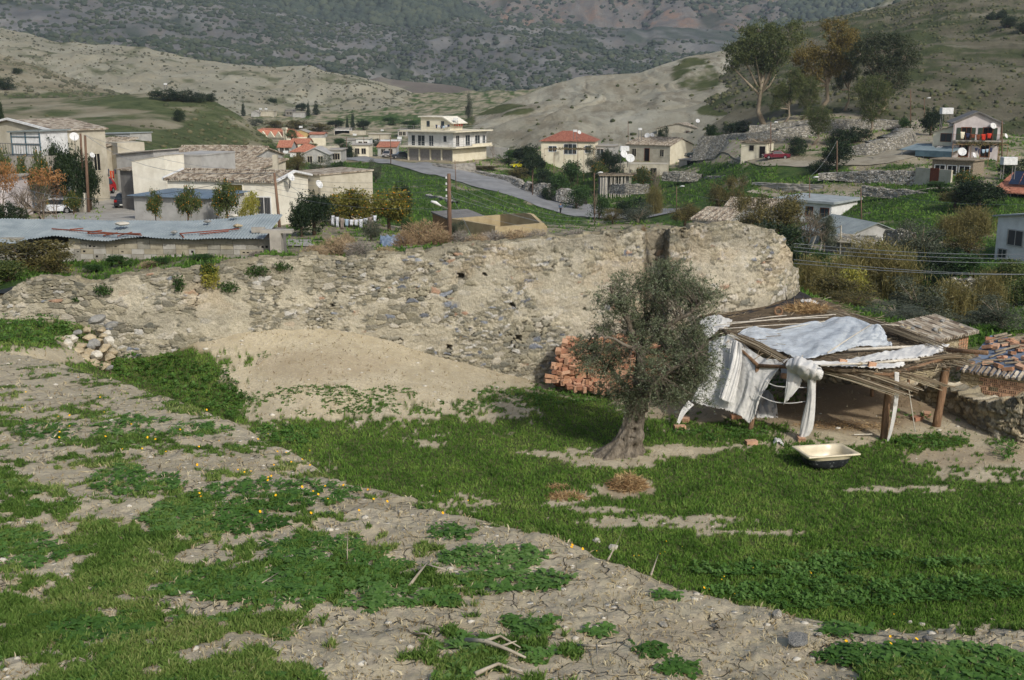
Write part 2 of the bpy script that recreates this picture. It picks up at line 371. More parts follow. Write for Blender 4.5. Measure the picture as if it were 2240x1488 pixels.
FM = blobs(fpx, fpy, FGREEN, 0.40, fn); FM = np.where(FY < Dcrest(FX / FY) * 1.08, blobs(fpx, fpy, _nb, 0.36, fn) * 0.82 - 0.22 * sstep(0.70, 0.92, FY / Dcrest(FX / FY)), FM)
FM = np.clip(FM, 0, 1)
nz_f = fbm(FX * 3.4, FY * 3.4, 33) * 0.55 + fbm(FX * 12, FY * 12, 34, 3) * 0.45
FG = sstep(-0.10, 0.10, FM - (nz_f - 0.5) * np.where(FY < Dcrest(FX / FY) * 1.08, 3.4, 2.2) - 0.47)
FG = np.where(FM > 0.93, np.maximum(FG, 0.9), FG)
FG = np.where(FM < 0.04, np.minimum(FG, 0.04), FG)

t = NT('field_ground', 0.97, 0.1)
g = t.attr('green'); brn = t.attr('brown_soil')
dirt = t.ramp(t.noise(1.6, 8, 0.65), [(0.3, C(158, 145, 116)), (0.5, C(180, 168, 139)), (0.72, C(196, 185, 158))])
dirt = t.mix(t.mr(t.noise(14, 4, 0.7), 0.42, 0.62), dirt, C(164, 153, 131))
peb = t.vor(9, 'F1', None, 'Distance'); dirt = t.mix(t.mr(peb, 0.16, 0.10), dirt, C(204, 197, 180))
nwarp = t.noise(2.2, 3); crk = t.n('ShaderNodeVectorMath'); crk.operation = 'ADD'; t.l(t.co(), crk.inputs[0])
nzc = t.n('ShaderNodeTexNoise'); nzc.inputs['Scale'].default_value = 3.0; nzc.inputs['Detail'].default_value = 4; t.l(t.co(), nzc.inputs['Vector'])
sc_ = t.n('ShaderNodeVectorMath'); sc_.operation = 'SCALE'; sc_.inputs[3].default_value = 0.45; t.l(nzc.outputs['Color'], sc_.inputs[0]); t.l(sc_.outputs[0], crk.inputs[1])
cd = t.vor(3.4, 'DISTANCE_TO_EDGE', crk.outputs[0]); crack = t.math('MULTIPLY', t.mr(cd, 0.028, 0.0), t.math('MULTIPLY', t.mr(nwarp, 0.42, 0.58), t.attr('near')))
dirt = t.mix(t.math('MULTIPLY', crack, 0.5), dirt, C(92, 80, 62))
dirt = t.mix(t.math('MULTIPLY', brn, 0.7), dirt, C(122, 98, 72))  # dirt turns darker brown inside the marked patches
gr = t.ramp(t.noise(5, 5), [(0.35, C(62, 72, 38)), (0.65, C(92, 98, 56))])
t.col(t.mix(g, dirt, gr))
hh = t.math('ADD', t.math('MULTIPLY', t.noise(26, 6, 0.7), 0.6), t.math('MULTIPLY', t.mr(peb, 0.2, 0.0), 0.6))
hh = t.math('SUBTRACT', hh, t.math('MULTIPLY', crack, 1.0)); t.bump(hh, 0.02)
M_field = t.m
FW = blobs(fpx, fpy, [(1850, 890, 230, 50, .95), (700, 800, 140, 30, .28), (2080, 1000, 200, 24, .5), (1560, 900, 120, 40, .5), (330, 775, 110, 25, .8), (1370, 1080, 60, 20, .5), (1500, 1380, 160, 30, .25)], 0.0, fn)
FV = np.stack([FX, FY, FZ], -1).reshape(-1, 3)
fo = np_mesh('field', FV, grid_faces(*FX.shape), M_field, smooth=True, attrs={'green': FG.ravel(), 'brown_soil': FW.ravel(), 'near': (FY < Dcrest(FX / FY) * 1.1).ravel().astype(float)})
tag(fo, kind='structure')

mpx, mpy = proj(MX, MY, MZ)
mn = fbm(MX * 0.09, MY * 0.09, 41)
MGREEN = [(820, 400, 200, 60, .95), (1050, 450, 260, 50, .95), (740, 410, 60, 50, .9), (1250, 400, 160, 60, .75), (1500, 440, 170, 60, .95), (1700, 370, 170, 30, .95), (1600, 360, 90, 14, .8), (1980, 440, 260, 40, 1.0), (2000, 480, 240, 40, .95), (1800, 460, 180, 50, .9),
          (1120, 370, 110, 16, .45), (1000, 320, 100, 30, .2), (300, 600, 800, 80, .75), (900, 545, 250, 16, .35), (1300, 510, 250, 20, .4), (2000, 650, 300, 120, .7), (250, 440, 170, 60, .05), (450, 470, 300, 30, .2), (100, 470, 200, 22, .1), (720, 500, 80, 20, .4),
          (1960, 345, 180, 14, .0), (1780, 345, 130, 8, .0), (1640, 352, 130, 6, .1), (1850, 330, 150, 18, .35), (1800, 412, 130, 9, .05), (1620, 300, 170, 26, .15), (1850, 285, 200, 28, .2), (1700, 270, 260, 26, .12), (1600, 262, 60, 12, .9), (2030, 300, 50, 30, .3),
          (250, 300, 330, 30, .55), (650, 290, 200, 30, .35), (850, 262, 110, 10, .7), (1420, 372, 110, 14, .5), (900, 350, 200, 5, .0), (820, 347, 80, 6, 0)]
MG_ = np.clip(blobs(mpx, mpy, MGREEN, 0.45, mn), 0, 1)
nz_m = fbm(MX * 0.35, MY * 0.35, 43, 5, 0.6)
MG_ = sstep(-0.16, 0.16, MG_ - (nz_m - 0.5) * 1.9 * 0.85 - 0.48)
t = NT('valley_ground', 0.97, 0.1)
g = t.attr('green')
dirt = t.ramp(t.noise(0.25, 8, 0.68), [(0.3, C(122, 112, 92)), (0.5, C(150, 140, 116)), (0.72, C(176, 166, 142))])
pb = t.vor(1.3, 'F1', None, 'Distance'); dirt = t.mix(t.mr(pb, 0.2, 0.1), dirt, C(188, 182, 168))
gr = t.ramp(t.noise(0.35, 7, 0.7), [(0.34, C(44, 62, 30)), (0.5, C(66, 88, 42)), (0.68, C(98, 104, 58))])
t.col(t.mix(g, dirt, gr)); t.bump(t.noise(1.6, 7, 0.75), 0.35)
mo = np_mesh('ground', np.stack([MX, MY, MZ], -1).reshape(-1, 3), grid_faces(*MX.shape), t.m, smooth=True, attrs={'green': MG_.ravel()})
tag(mo, kind='structure')

HILL = {}
def hill(name, crest, foot, mat, nc=420, nr=120, prof=1.0, amp=0.0, freq=0.02, gully=0.0, gfreq=0.08, back=1.4, seed=50, green=None, gbase=0.3, gn=0.02, edge=0.0):
 ca = np.array([[AP(p[0], p[1]), ray(p[0], p[1])[1] * p[2], p[2]] for p in crest], float)
 fa = np.array([[AP(p[0], p[1]), ray(p[0], p[1])[1] * p[2], p[2]] for p in foot], float)
 A = np.linspace(max(ca[0, 0], fa[0, 0]), min(ca[-1, 0], fa[-1, 0]), nc)
 Dc = np.interp(A, ca[:, 0], ca[:, 2]); tc = np.interp(A, ca[:, 0], ca[:, 1] / ca[:, 2]); Zc = tc * Dc
 Df = np.interp(A, fa[:, 0], fa[:, 2]); tf = np.interp(A, fa[:, 0], fa[:, 1] / fa[:, 2]); Zf = tf * Df
 Zc = Zc + (fbm(A * 60, A * 0, seed + 3, 4) - 0.5) * edge * Dc
 s = np.linspace(0, 1, nr)[:, None]
 D = Df + (Dc - Df) * s; Z = Zf + (Zc - Zf) * s ** prof
 X = A * D; win = np.sin(PI * np.clip(s, 0, 1)) ** 0.6
 Z = Z + amp * (fbm(X * freq, D * freq, seed, 5) - 0.5) * 2 * win
 if gully:
  wx = X * gfreq + 1.6 * (fbm(X * gfreq * 0.6, D * gfreq * 0.6, seed + 1, 3) - 0.5) * 2
  r = 1 - abs(2 * fbm(wx, D * gfreq * 0.22, seed + 2, 4) - 1)
  Z = Z - gully * (r - 0.6) * win
 sb = np.linspace(0, 1, 8)[1:, None]
 Db = Dc * (1 + (back - 1) * sb); Zb = Zc - 0.35 * (Db - Dc); Xb = A * Db
 X = np.r_[X, Xb]; Y = np.r_[D + 0 * X[:nr], Db]; Z = np.r_[Z, Zb]
 at_ = {}
 gpx, gpy = proj(X, Y, Z)
 g = blobs(gpx, gpy, green or [], gbase, fbm(X * gn, Y * gn, seed + 7))
 g = sstep(-0.2, 0.2, g - (fbm(X * gn * 4, Y * gn * 4, seed + 8, 5, 0.6) - 0.5) * 1.6 - 0.45)
 o = np_mesh(name, np.stack([X, Y, Z], -1).reshape(-1, 3), grid_faces(*X.shape), mat, smooth=True, attrs={'green': g.ravel()})
 tag(o, kind='structure'); HILL.setdefault(name + str(len(HILL)), (X[:nr], Y[:nr], Z[:nr])); return (X[:nr], Y[:nr], Z[:nr])
def M_hill(name, dirt, green, sc, bump, streak=None, spots=None):
 t = NT(name, 0.98, 0.05)
 d = t.ramp(t.noise(sc, 9, 0.7), [(0.3, dirt[0]), (0.5, dirt[1]), (0.7, dirt[2])])
 if streak: d = t.mix(t.math('MULTIPLY', t.mr(t.noise(sc * 2, 7, 0.75, t.co((2.2, 0.5, 2.5))), 0.45, 0.6), 0.6), d, streak)
 if spots: d = t.mix(t.mr(t.noise(sc * 0.8, 4, 0.6), 0.52, 0.66), d, spots)
 gr = t.ramp(t.noise(sc * 3, 7, 0.75), [(0.35, green[0]), (0.65, green[1])])
 t.col(t.mix(t.attr('green'), d, gr)); t.bump(t.noise(sc * 5, 8, 0.8), bump); return t.m
mat_gh = M_hill('hill_soil', [C(120, 112, 92), C(144, 136, 112), C(164, 158, 136)], [C(66, 78, 46), C(104, 110, 74)], 0.05, 1.2)
mat_bad = M_hill('badland_clay', [C(134, 131, 112), C(160, 156, 136), C(180, 176, 156)], [C(92, 96, 70), C(120, 122, 92)], 0.03, 2.5, C(160, 152, 128))
mat_gm = M_hill('grey_clay', [C(136, 131, 112), C(160, 155, 136), C(178, 174, 156)], [C(66, 76, 44), C(96, 98, 64)], 0.04, 1.2, C(122, 112, 92))
mat_rh = M_hill('cloud_shaded_scrub_soil', [C(88, 84, 68), C(110, 105, 86), C(134, 129, 110)], [C(60, 68, 42), C(86, 92, 60)], 0.06, 1.2)  # soil colours darkened to paint cloud shade onto the right hillside
mat_mt = M_hill('mountain_rock', [C(84, 86, 86), C(110, 111, 109), C(150, 148, 142)], [C(60, 70, 62), C(84, 92, 82)], 0.012, 5.0, C(118, 112, 104))
mat_cl = M_hill('cliff_rock', [C(112, 110, 108), C(140, 136, 130), C(176, 168, 158)], [C(70, 78, 64), C(92, 96, 80)], 0.03, 14.0, C(150, 136, 120), C(170, 140, 118))
mat_fo = M_hill('forest_floor', [C(58, 66, 54), C(72, 80, 64), C(130, 126, 112)], [C(34, 46, 34), C(52, 64, 46)], 0.02, 5.0)

h_left = hill('hill', [(-900, 120, 330), (-300, 175, 330), (0, 218, 330), (200, 212, 325), (330, 204, 320), (400, 208, 318), (470, 222, 312), (520, 250, 305), (560, 282, 300), (600, 312, 290), (640, 335, 280)],
              [(-900, 350, 170), (0, 345, 180), (250, 322, 200), (450, 335, 235), (560, 335, 262), (640, 345, 272)], mat_gh, 380, 110, 1.15, 2.2, 0.03, seed=60,
              green=[(330, 225, 130, 14, .95), (200, 290, 300, 36, .75), (400, 300, 160, 40, .8), (300, 255, 260, 22, .35), (60, 240, 120, 18, .2), (480, 250, 60, 30, .7), (120, 320, 200, 12, .8), (350, 275, 60, 10, .2)], gbase=.45, gn=.02)
h_brown = hill('hill', [(-900, -60, 520), (-300, 20, 500), (0, 118, 470), (100, 150, 460), (200, 188, 450), (300, 212, 440), (360, 225, 430)], [(-900, 260, 320), (0, 260, 320), (200, 250, 320), (360, 252, 325)], mat_gh, 240, 90, 1.0, 2.5, 0.03, seed=70,
               green=[(100, 215, 200, 12, .5)], gbase=.2)
h_bad = hill('ridge', [(-900, 20, 700), (-300, 40, 690), (0, 62, 680), (60, 72, 675), (110, 88, 670), (200, 97, 660), (320, 101, 650), (352, 114, 650), (430, 132, 640), (520, 141, 640), (600, 147, 640), (680, 143, 640), (712, 156, 640), (820, 176, 640), (900, 202, 640), (940, 228, 640), (975, 252, 640), (1010, 280, 620)],
             [(-900, 290, 420), (0, 290, 420), (500, 285, 440), (700, 262, 500), (850, 262, 505), (1010, 290, 500)], mat_bad, 700, 150, 0.9, 5, 0.02, 7.0, 0.045, seed=80, edge=0.0035, gbase=.2)
h_sm = hill('ridge', [(740, 190, 900), (830, 169, 900), (900, 178, 900), (1000, 188, 900), (1060, 203, 890), (1130, 212, 880), (1230, 232, 870), (1300, 260, 860)],
   [(740, 285, 650), (1000, 285, 650), (1300, 285, 650)], M_hill('dark_clay', [C(98, 90, 82), C(112, 104, 94), C(150, 144, 126)], [C(96, 98, 80), C(120, 120, 96)], 0.01, 2.0), 260, 80, 1.0, 3, 0.02, 4, 0.03, seed=90, edge=0.002, gbase=.1)
h_gm = hill('mound', [(930, 300, 330), (1000, 268, 345), (1060, 243, 355), (1110, 222, 360), (1170, 198, 365), (1260, 170, 370), (1330, 164, 370), (1400, 160, 372), (1440, 145, 376), (1500, 125, 380), (1580, 111, 385), (1660, 104, 390), (1750, 112, 390), (1850, 150, 380), (1950, 200, 360)],
   [(930, 345, 262), (1100, 345, 250), (1300, 335, 255), (1500, 320, 255), (1650, 300, 240), (1950, 300, 222)], mat_gm, 460, 140, 0.85, 3.0, 0.03, 4.5, 0.05, seed=100, edge=0.002,
   green=[(1100, 240, 100, 16, .8), (1525, 165, 50, 40, .6), (1010, 270, 40, 30, .8), (1580, 240, 60, 16, .8), (1180, 330, 200, 12, .3)], gbase=-.2, gn=.03)
h_rh = hill('hill', [(1540, 150, 430), (1600, 95, 450), (1700, 62, 470), (1800, 42, 480), (1900, 20, 490), (2000, -6, 500), (2240, -50, 510), (2600, -120, 520), (3000, -180, 520)],
   [(1540, 300, 250), (1700, 275, 228), (1900, 285, 215), (2020, 285, 220), (2150, 320, 210), (2600, 330, 205), (3000, 330, 205)], mat_rh, 460, 140, 0.95, 4.0, 0.025, 3.0, 0.03, seed=110, edge=0.003,
   green=[(2000, 70, 220, 20, .6), (1950, 130, 160, 14, .5), (2080, 100, 160, 12, .4), (2050, 240, 50, 40, -.3)], gbase=.36, gn=.03)
h_rc = hill('ridge', [(1700, 105, 760), (1800, 62, 760), (1900, 14, 760), (2000, -20, 760), (2400, -110, 760)], [(1700, 180, 600), (2400, 120, 600)], mat_bad, 200, 60, 1.0, 6, 0.03, 8, 0.05, seed=120, edge=0.006, gbase=.3)
h_m1 = hill('mountain', [(-900, -110, 1500), (0, -50, 1500), (300, -36, 1500), (480, -8, 1500), (560, 8, 1500), (640, 28, 1480), (700, 42, 1470), (800, 50, 1460), (880, 58, 1450), (960, 52, 1450), (1000, 34, 1460), (1060, 42, 1450), (1140, 56, 1450), (1300, 60, 1460), (1500, 64, 1480), (1700, 78, 1500), (1850, 66, 1500), (2400, 60, 1500)],
   [(-900, 262, 720), (0, 262, 720), (600, 262, 730), (1000, 268, 930), (1500, 262, 930), (2400, 262, 800)], mat_mt, 620, 150, 1.0, 22, 0.006, 30, 0.010, seed=130, edge=0.006, gbase=.3, gn=.006)
h_m2 = hill('mountain', [(-900, -260, 2500), (0, -240, 2500), (2400, -240, 2500), (3300, -240, 2500)], [(-900, 110, 1650), (1200, 110, 1650), (3300, 110, 1650)], mat_cl, 800, 200, 1.1, 60, 0.006, 46, 0.018, seed=140, edge=0.01, gbase=.1, gn=.004)
h_m3 = hill('mountain', [(420, -60, 1850), (560, -20, 1850), (700, -60, 1850), (900, -50, 1850), (980, -10, 1850), (1060, 40, 1820), (1120, 75, 1780)], [(420, 130, 1560), (1120, 130, 1560)], mat_fo, 200, 60, 1.0, 14, 0.01, 14, 0.01, seed=150, gbase=.8)
h_m4 = hill('mountain', [(1560, 90, 1800), (1640, 30, 1850), (1700, -10, 1900), (1800, -60, 1900), (2500, -200, 1900)], [(1560, 130, 1560), (2500, 130, 1560)], mat_fo, 200, 60, 1.0, 14, 0.01, 14, 0.01, seed=155, gbase=.75)
_ico = [(0, 0, 1), (0.894, 0, 0.447), (0.276, 0.851, 0.447), (-0.724, 0.526, 0.447), (-0.724, -0.526, 0.447), (0.276, -0.851, 0.447), (0.724, 0.526, -0.447), (-0.276, 0.851, -0.447), (-0.894, 0, -0.447), (-0.276, -0.851, -0.447), (0.724, -0.526, -0.447), (0, 0, -1)]
_icf = [(0, 1, 2), (0, 2, 3), (0, 3, 4), (0, 4, 5), (0, 5, 1), (1, 6, 2), (2, 7, 3), (3, 8, 4), (4, 9, 5), (5, 10, 1), (6, 7, 2), (7, 8, 3), (8, 9, 4), (9, 10, 5), (10, 6, 1), (11, 7, 6), (11, 8, 7), (11, 9, 8), (11, 10, 9), (11, 6, 10)]
_ico = np.array(_ico); _icf = np.array(_icf)
def scrub(name, label, surf, n, r0, r1, mat, dens=None, seed=1, flat=0.75, smin=0.0, smax=1.0):
 X, Y, Z = surf; R = np.random.default_rng(seed); nr, nc = X.shape
 ii = (smin + (smax - smin) * R.random(n)) * (nr - 1.01); jj = R.random(n) * (nc - 1.01); i = ii.astype(int); j = jj.astype(int)
 fi = ii - i; fj = jj - j
 def bl(Q): return (Q[i, j] * (1 - fi) + Q[i + 1, j] * fi) * (1 - fj) + (Q[i, j + 1] * (1 - fi) + Q[i + 1, j + 1] * fi) * fj
 x, y, z = bl(X), bl(Y), bl(Z)
 keep = np.ones(n, bool)
 if dens is not None:
  px, py = proj(x, y, z); keep = R.random(n) < dens(px, py, x, y)
 x, y, z = x[keep], y[keep], z[keep]; m = len(x)
 r = r0 + (r1 - r0) * R.random(m) ** 2
 V = _ico[None] * (0.75 + 0.5 * R.random((m, 12, 1))) * r[:, None, None] * np.stack([0.9 + 0.5 * R.random(m), 0.9 + 0.4 * R.random(m), flat + 0.2 * R.random(m)], -1)[:, None, :]
 V = V + np.stack([x, y, z + r * flat * 0.35], -1)[:, None, :]
 Fc = _icf[None] + (np.arange(m) * 12)[:, None, None]
 o = np_mesh(name, V.reshape(-1, 3), Fc.reshape(-1, 3), mat)
 tag(o, label, 'scrub', kind='stuff'); return o
mat_sc1 = M_leaf('mountain_scrub', [C(40, 52, 42), C(58, 68, 52), C(78, 84, 62)], 0.9, 0.0, 0.02)
mat_sc2 = M_leaf('ridge_scrub', [C(62, 64, 50), C(86, 86, 66), C(104, 100, 78)], 0.9, 0.0, 0.03)
mat_sc3 = M_leaf('hill_scrub', [C(50, 58, 36), C(74, 78, 48), C(98, 94, 66)], 0.9, 0.0, 0.05)
cl_ = lambda f, lo, hi, s: (lambda px, py, x, y: np.clip((fbm(x * f, y * f, s, 4) - lo) / (hi - lo), 0, 1))
scrub('mountain_scrub', 'dark green shrubs dotted over the whole grey mountain slope', h_m1, 46000, 1.1, 3.6, mat_sc1, cl_(0.006, 0.25, 0.62, 7), 3)
scrub('mountain_scrub', 'dark pines and shrubs on the far cliffs at the top', h_m2, 34000, 1.8, 5.5, mat_sc1, cl_(0.004, 0.38, 0.6, 8), 4, smax=0.75)
scrub('forest', 'dark pine wood covering the far slope above the left ridge', h_m3, 5200, 3.0, 7.5, mat_sc1, None, 5, 1.0)
scrub('forest', 'dark pine wood on the far slope behind the right hill', h_m4, 6000, 3.0, 7.5, mat_sc1, None, 6, 1.0)
scrub('ridge_scrub', 'small grey green bushes dotted over the pale left ridge', h_bad, 5500, 0.25, 0.85, mat_sc2, cl_(0.012, 0.2, 0.6, 9), 7)
scrub('ridge_scrub', 'small bushes along the pale rocky ridge at upper right', h_rc, 900, 0.8, 2.6, mat_sc1, None, 8)
scrub('hill_scrub', 'low bushes scattered over the green left hillside', h_left, 1700, 0.15, 0.7, mat_sc3, cl_(0.03, 0.35, 0.6, 10), 9)
scrub('hill_scrub', 'low brown scrub on the slope above the left village', h_brown, 1800, 0.3, 1.0, mat_sc2, None, 10)
scrub('hill_scrub', 'scrub and seedling pines on the right hillside', h_rh, 10000, 0.2, 0.65, mat_sc3, cl_(0.02, 0.25, 0.6, 11), 11, 0.9)
scrub('hill_scrub', 'sparse tufts on the grey clay mound', h_gm, 500, 0.2, 0.7, mat_sc3, cl_(0.03, 0.4, 0.7, 12), 12)

def strip(name, pts, mat, widths, dz=0.05, n=90, kind='structure', cross=9):
 """pts: world xy points, Catmull-smoothed; widths at each"""
 P = np.array([(p[0], p[1]) for p in pts], float); tt = np.linspace(0, len(P) - 1, n)
 W = np.interp(tt, range(len(P)), widths)
 def cr(t):
  i = int(min(t, len(P) - 1.001)); f = t - i; p0 = P[max(i - 1, 0)]; p1 = P[i]; p2 = P[i + 1]; p3 = P[min(i + 2, len(P) - 1)]
  return 0.5 * ((2 * p1) + (-p0 + p2) * f + (2 * p0 - 5 * p1 + 4 * p2 - p3) * f * f + (-p0 + 3 * p1 - 3 * p2 + p3) * f ** 3)
 Q = np.array([cr(t) for t in tt]); T = np.gradient(Q, axis=0); T /= np.linalg.norm(T, axis=1)[:, None]; N = np.c_[-T[:, 1], T[:, 0]]
 c = np.linspace(-0.5, 0.5, cross)
 XY = Q[:, None, :] + N[:, None, :] * (W[:, None] * c[None, :])[..., None]
 X, Y = XY[..., 0], XY[..., 1]; Z = Hmid(X, Y); zc = Z.mean(axis=1, keepdims=True)
 k = np.ones(7) / 7; zs = np.convolve(np.pad(zc[:, 0], 3, 'edge'), k, 'valid')[:, None]
 Z = Z * 0.9 + zs * 0.1 + dz
 V = [np.stack([X, Y, Z], -1)]
 o = np_mesh(name, V[0].reshape(-1, 3), grid_faces(*X.shape), mat, smooth=True)
 tag(o, kind=kind); return o
def gp(px, py, lo=45, hi=560):
 """world point where the sight line meets the middle ground"""
 a, tt = ray(px, py); a = float(a); D = np.exp(np.linspace(math.log(lo), math.log(hi), 700)); z = Hmid(a * D, D)
 m = np.nonzero(z / D >= float(tt))[0]
 if len(m) == 0: d = hi
 else: d = D[m[0]]
 return Vector((a * d, d, H(a * d, d)))
M_asph = M_plain('asphalt', C(140, 140, 138), C(116, 116, 114), 0.35, 0.9, 0.01)
M_dirt = M_plain('packed_earth', C(158, 150, 130), C(130, 120, 100), 0.5, 0.95, 0.02)
M_conc = M_plain('pale_concrete', C(168, 164, 154), C(134, 130, 120), 0.8, 0.9, 0.01)
road_pts = [at(700, 330, 300), at(745, 345, 262), at(775, 351, 243), at(855, 359, 232), at(930, 369, 224), at(1000, 384, 216), at(1100, 408, 206), at(1200, 437, 196), at(1290, 463, 187), at(1360, 485, 178), at(1440, 510, 165)]
strip('road', road_pts, M_asph, [6, 6, 8, 9, 9, 10, 12, 14, 14, 13, 10], 0.16, 140)
strip('lane', [G(225, 160), G(235, 140), G(228, 120), G(232, 108), G(236, 98), G(230, 88), G(240, 76)], M_conc, [5, 5, 5.5, 6, 9, 10, 8], 0.06)
strip('alley', [G(640, 70), G(634, 62), G(640, 56), G(636, 49)], M_conc, [2.6, 2.4, 2.2, 2], 0.06, 40)
strip('dirt_track', [G(1570, 222), G(1620, 204), G(1700, 184), G(1850, 178), G(1930, 176), G(1990, 182), G(2010, 196), G(2000, 214), G(1985, 235)], M_dirt, [3, 4, 5, 6, 9, 7, 5, 4, 4], 0.10, 120)
strip('path', [G(1640, 168), G(1750, 160), G(1850, 156), G(1980, 150), G(2080, 144)], M_dirt, [1.5, 3, 4, 2, 1.5], 0.08, 60)
# ================================================================== OLD STONE WALL
def old_wall():
 W = np.array([(AP(p[0], p[2]) * p[1], p[1], float(ray(p[0], p[2])[1]) * p[1], AP(p[0], p[3]) * p[1], p[0]) for p in WALL], float)
 seg = np.hypot(np.diff(W[:, 0]), np.diff(W[:, 1])); S = np.r_[0, np.cumsum(seg)]
 n = int(S[-1] / 0.032); s = np.linspace(0, S[-1], n)
 x = np.interp(s, S, W[:, 0]); y = np.interp(s, S, W[:, 1]); zt = np.interp(s, S, W[:, 2]); pxs = np.interp(s, S, W[:, 4])
 tx = np.gradient(x); ty = np.gradient(y); L = np.hypot(tx, ty); tx /= L; ty /= L
 k = np.ones(9) / 9; tx = np.convolve(np.pad(tx, 4, 'edge'), k, 'valid'); ty = np.convolve(np.pad(ty, 4, 'edge'), k, 'valid')
 nx, ny = ty, -tx                      # outward (towards the camera)
 cell = np.floor(s / 0.33); rag = (_h(cell, cell * 0, 5) - 0.5) * 0.12 + (fbm(s * 2, s * 0, 6) - 0.5) * 0.14
 zt = zt + rag * np.where(pxs > 1725, 0.3, 1)
 zb = np.array([H(a, b) for a, b in zip(x[::6], y[::6] - 0.25)]); zb = np.interp(s, s[::6], zb) - 0.5
 nr = 150; r = np.linspace(0, 1, nr)[:, None]
 Z = zb + (zt - zb) * r; Sg = s[None, :] + 0 * Z; Pg = pxs[None, :] + 0 * Z
 wx = Sg + 0.16 * (fbm(Sg * 2.2, Z * 2.2, 1) - 0.5) * 2; wz = Z + 0.10 * (fbm(Sg * 2.0, Z * 2.0, 2) - 0.5) * 2
 _, py_ = proj(x[None, :] + 0 * Z, y[None, :] + 0 * Z, Z)
 idb, f1b, eb = worley(wx / 0.36, wz / 0.19, 3); ids, f1s, es = worley(wx / 0.20 + 31, wz / 0.095 + 7, 4)
 big = fbm(Sg * 0.8, Z * 1.4, 9) + np.where(Pg < 650, 0.10, 0.0) > 0.53
 idh = np.where(big, idb, ids); e = np.where(big, eb * 0.9, es * 0.8)
 pl = blobs(Pg, py_, [(1240, 650, 190, 100, .85), (1160, 760, 120, 60, .35), (1570, 620, 100, 100, .6), (1650, 680, 80, 50, .6), (490, 690, 48, 56, 1.1), (1000, 690, 120, 40, .45), (830, 720, 160, 30, .5), (300, 650, 60, 30, .6), (1300, 560, 100, 50, .6)], 0.42, fbm(Sg, Z, 10))
 pn = fbm(Sg * 1.7, Z * 2.3, 12, 5, 0.62)
 cov = sstep(-0.06, 0.10, pl - (pn - 0.5) * 2.2 - 0.55)
 stone = sstep(0.02, 0.09, e) * (1 - 0.72 * cov)
 prot = (0.018 + 0.05 * _h(np.floor(idh * 9973), np.floor(idh * 7919), 2)) * stone
 dep = prot + (fbm(Sg * 9, Z * 9, 14, 4) - 0.5) * 0.035 + (fbm(Sg * 0.7, Z * 0.9, 15) - 0.5) * 0.09
 joint = (1 - sstep(0.0, 0.05, e)) * sstep(0.5, 0.62, fbm(Sg * 1.3, Z * 1.3, 16)) * (1 - cov)
 dep -= joint * 0.13 + 0.012 * (1 - sstep(0.0, 0.05, e)) * (1 - cov)
 holes = [(1008, 604, .10, .09), (1120, 667, .08, .08), (1134, 739, .10, .09), (980, 760, .09, .08), (722, 668, .05, .05), (1280, 676, .05, .05), (1685, 572, .13, .10), (1060, 600, .05, .05)]
 hmask = np.zeros(Z.shape)
 for hx, hy, hw, hh in holes:
  i = np.argmin(abs(pxs - hx)); D = y[i]; zc = float(ray(hx, hy)[1]) * D
  m = (abs(Sg - s[i] + 0.03 * np.sin(Z * 40)) < hw) & (abs(Z - zc) < hh); dep = np.where(m, -0.42, dep); hmask = np.where(m, 1, hmask)
 X = x + nx * dep; Y = y + ny * dep
 X = X + (tx * 0); 
 pal = np.array([C(148, 143, 124)[:3], C(168, 161, 138)[:3], C(182, 173, 148)[:3], C(196, 187, 164)[:3], C(154, 149, 132)[:3], C(174, 166, 142)[:3], C(134, 132, 118)[:3], C(206, 198, 180)[:3]])
 blue = np.array(C(126, 130, 136)[:3]); wht = np.array(C(206, 202, 192)[:3]); red = np.array(C(178, 146, 122)[:3])
 h2 = _h(np.floor(idh * 99991), np.floor(idh * 77), 8); h3 = _h(np.floor(idh * 9999), np.floor(idh * 777), 18)
 cst = pal[(h2 * 7.99).astype(int)] * (0.85 + 0.3 * h3)[..., None]
 nblue = np.where((Pg > 820) & (Pg < 1400), 0.08, 0.02)
 cst = cst * (0.84 + 0.12 * sstep(1000, 1300, Pg))[..., None]
 cst = np.where((h3 < nblue)[..., None], blue * (0.7 + 0.9 * h2)[..., None], cst)
 cst = np.where(((h3 > 0.96))[..., None], wht, cst); cst = np.where(((h3 > 0.95) & (h3 < 0.96))[..., None], red, cst)
 m1 = fbm(Sg * 2, Z * 2, 20, 5)[..., None]
 mort = np.array(C(198, 189, 166)[:3]) * (0.74 + 0.5 * m1) + np.array([0.05, 0.05, 0.05]) * sstep(640, 540, py_)[..., None] * sstep(1000, 1100, Pg)[..., None]
 col = mort * (1 - stone[..., None]) + cst * stone[..., None]
 rust = sstep(0.56, 0.7, fbm(Sg * 0.5, Z * 0.9, 22))[..., None]; col = col * (1 - 0.2 * rust) + np.array(C(190, 158, 114)[:3]) * 0.2 * rust
 lich = (sstep(0.75, 1.0, r + 0 * Z) * sstep(0.4, 0.6, fbm(Sg, Z * 2, 23)))[..., None]; col = col * (1 - 0.5 * lich) + np.array(C(122, 118, 102)[:3]) * 0.5 * lich
 notch = (sstep(1404, 1410, Pg) * sstep(1470, 1462, Pg))[..., None]; col = col * (1 - 0.45 * notch) + np.array(C(104, 96, 78)[:3]) * 0.45 * notch
 rowband = sstep(0.0, 1.0, (np.sin(Z * 2 * PI / 1.15 + 3 * fbm(Sg * 0.4, Z, 24)) * 0.5 + 0.5))[..., None]; col = col * (0.93 + 0.1 * rowband)
 V = [np.stack([X, Y, Z], -1)]; CC = [col]
 tn = 14
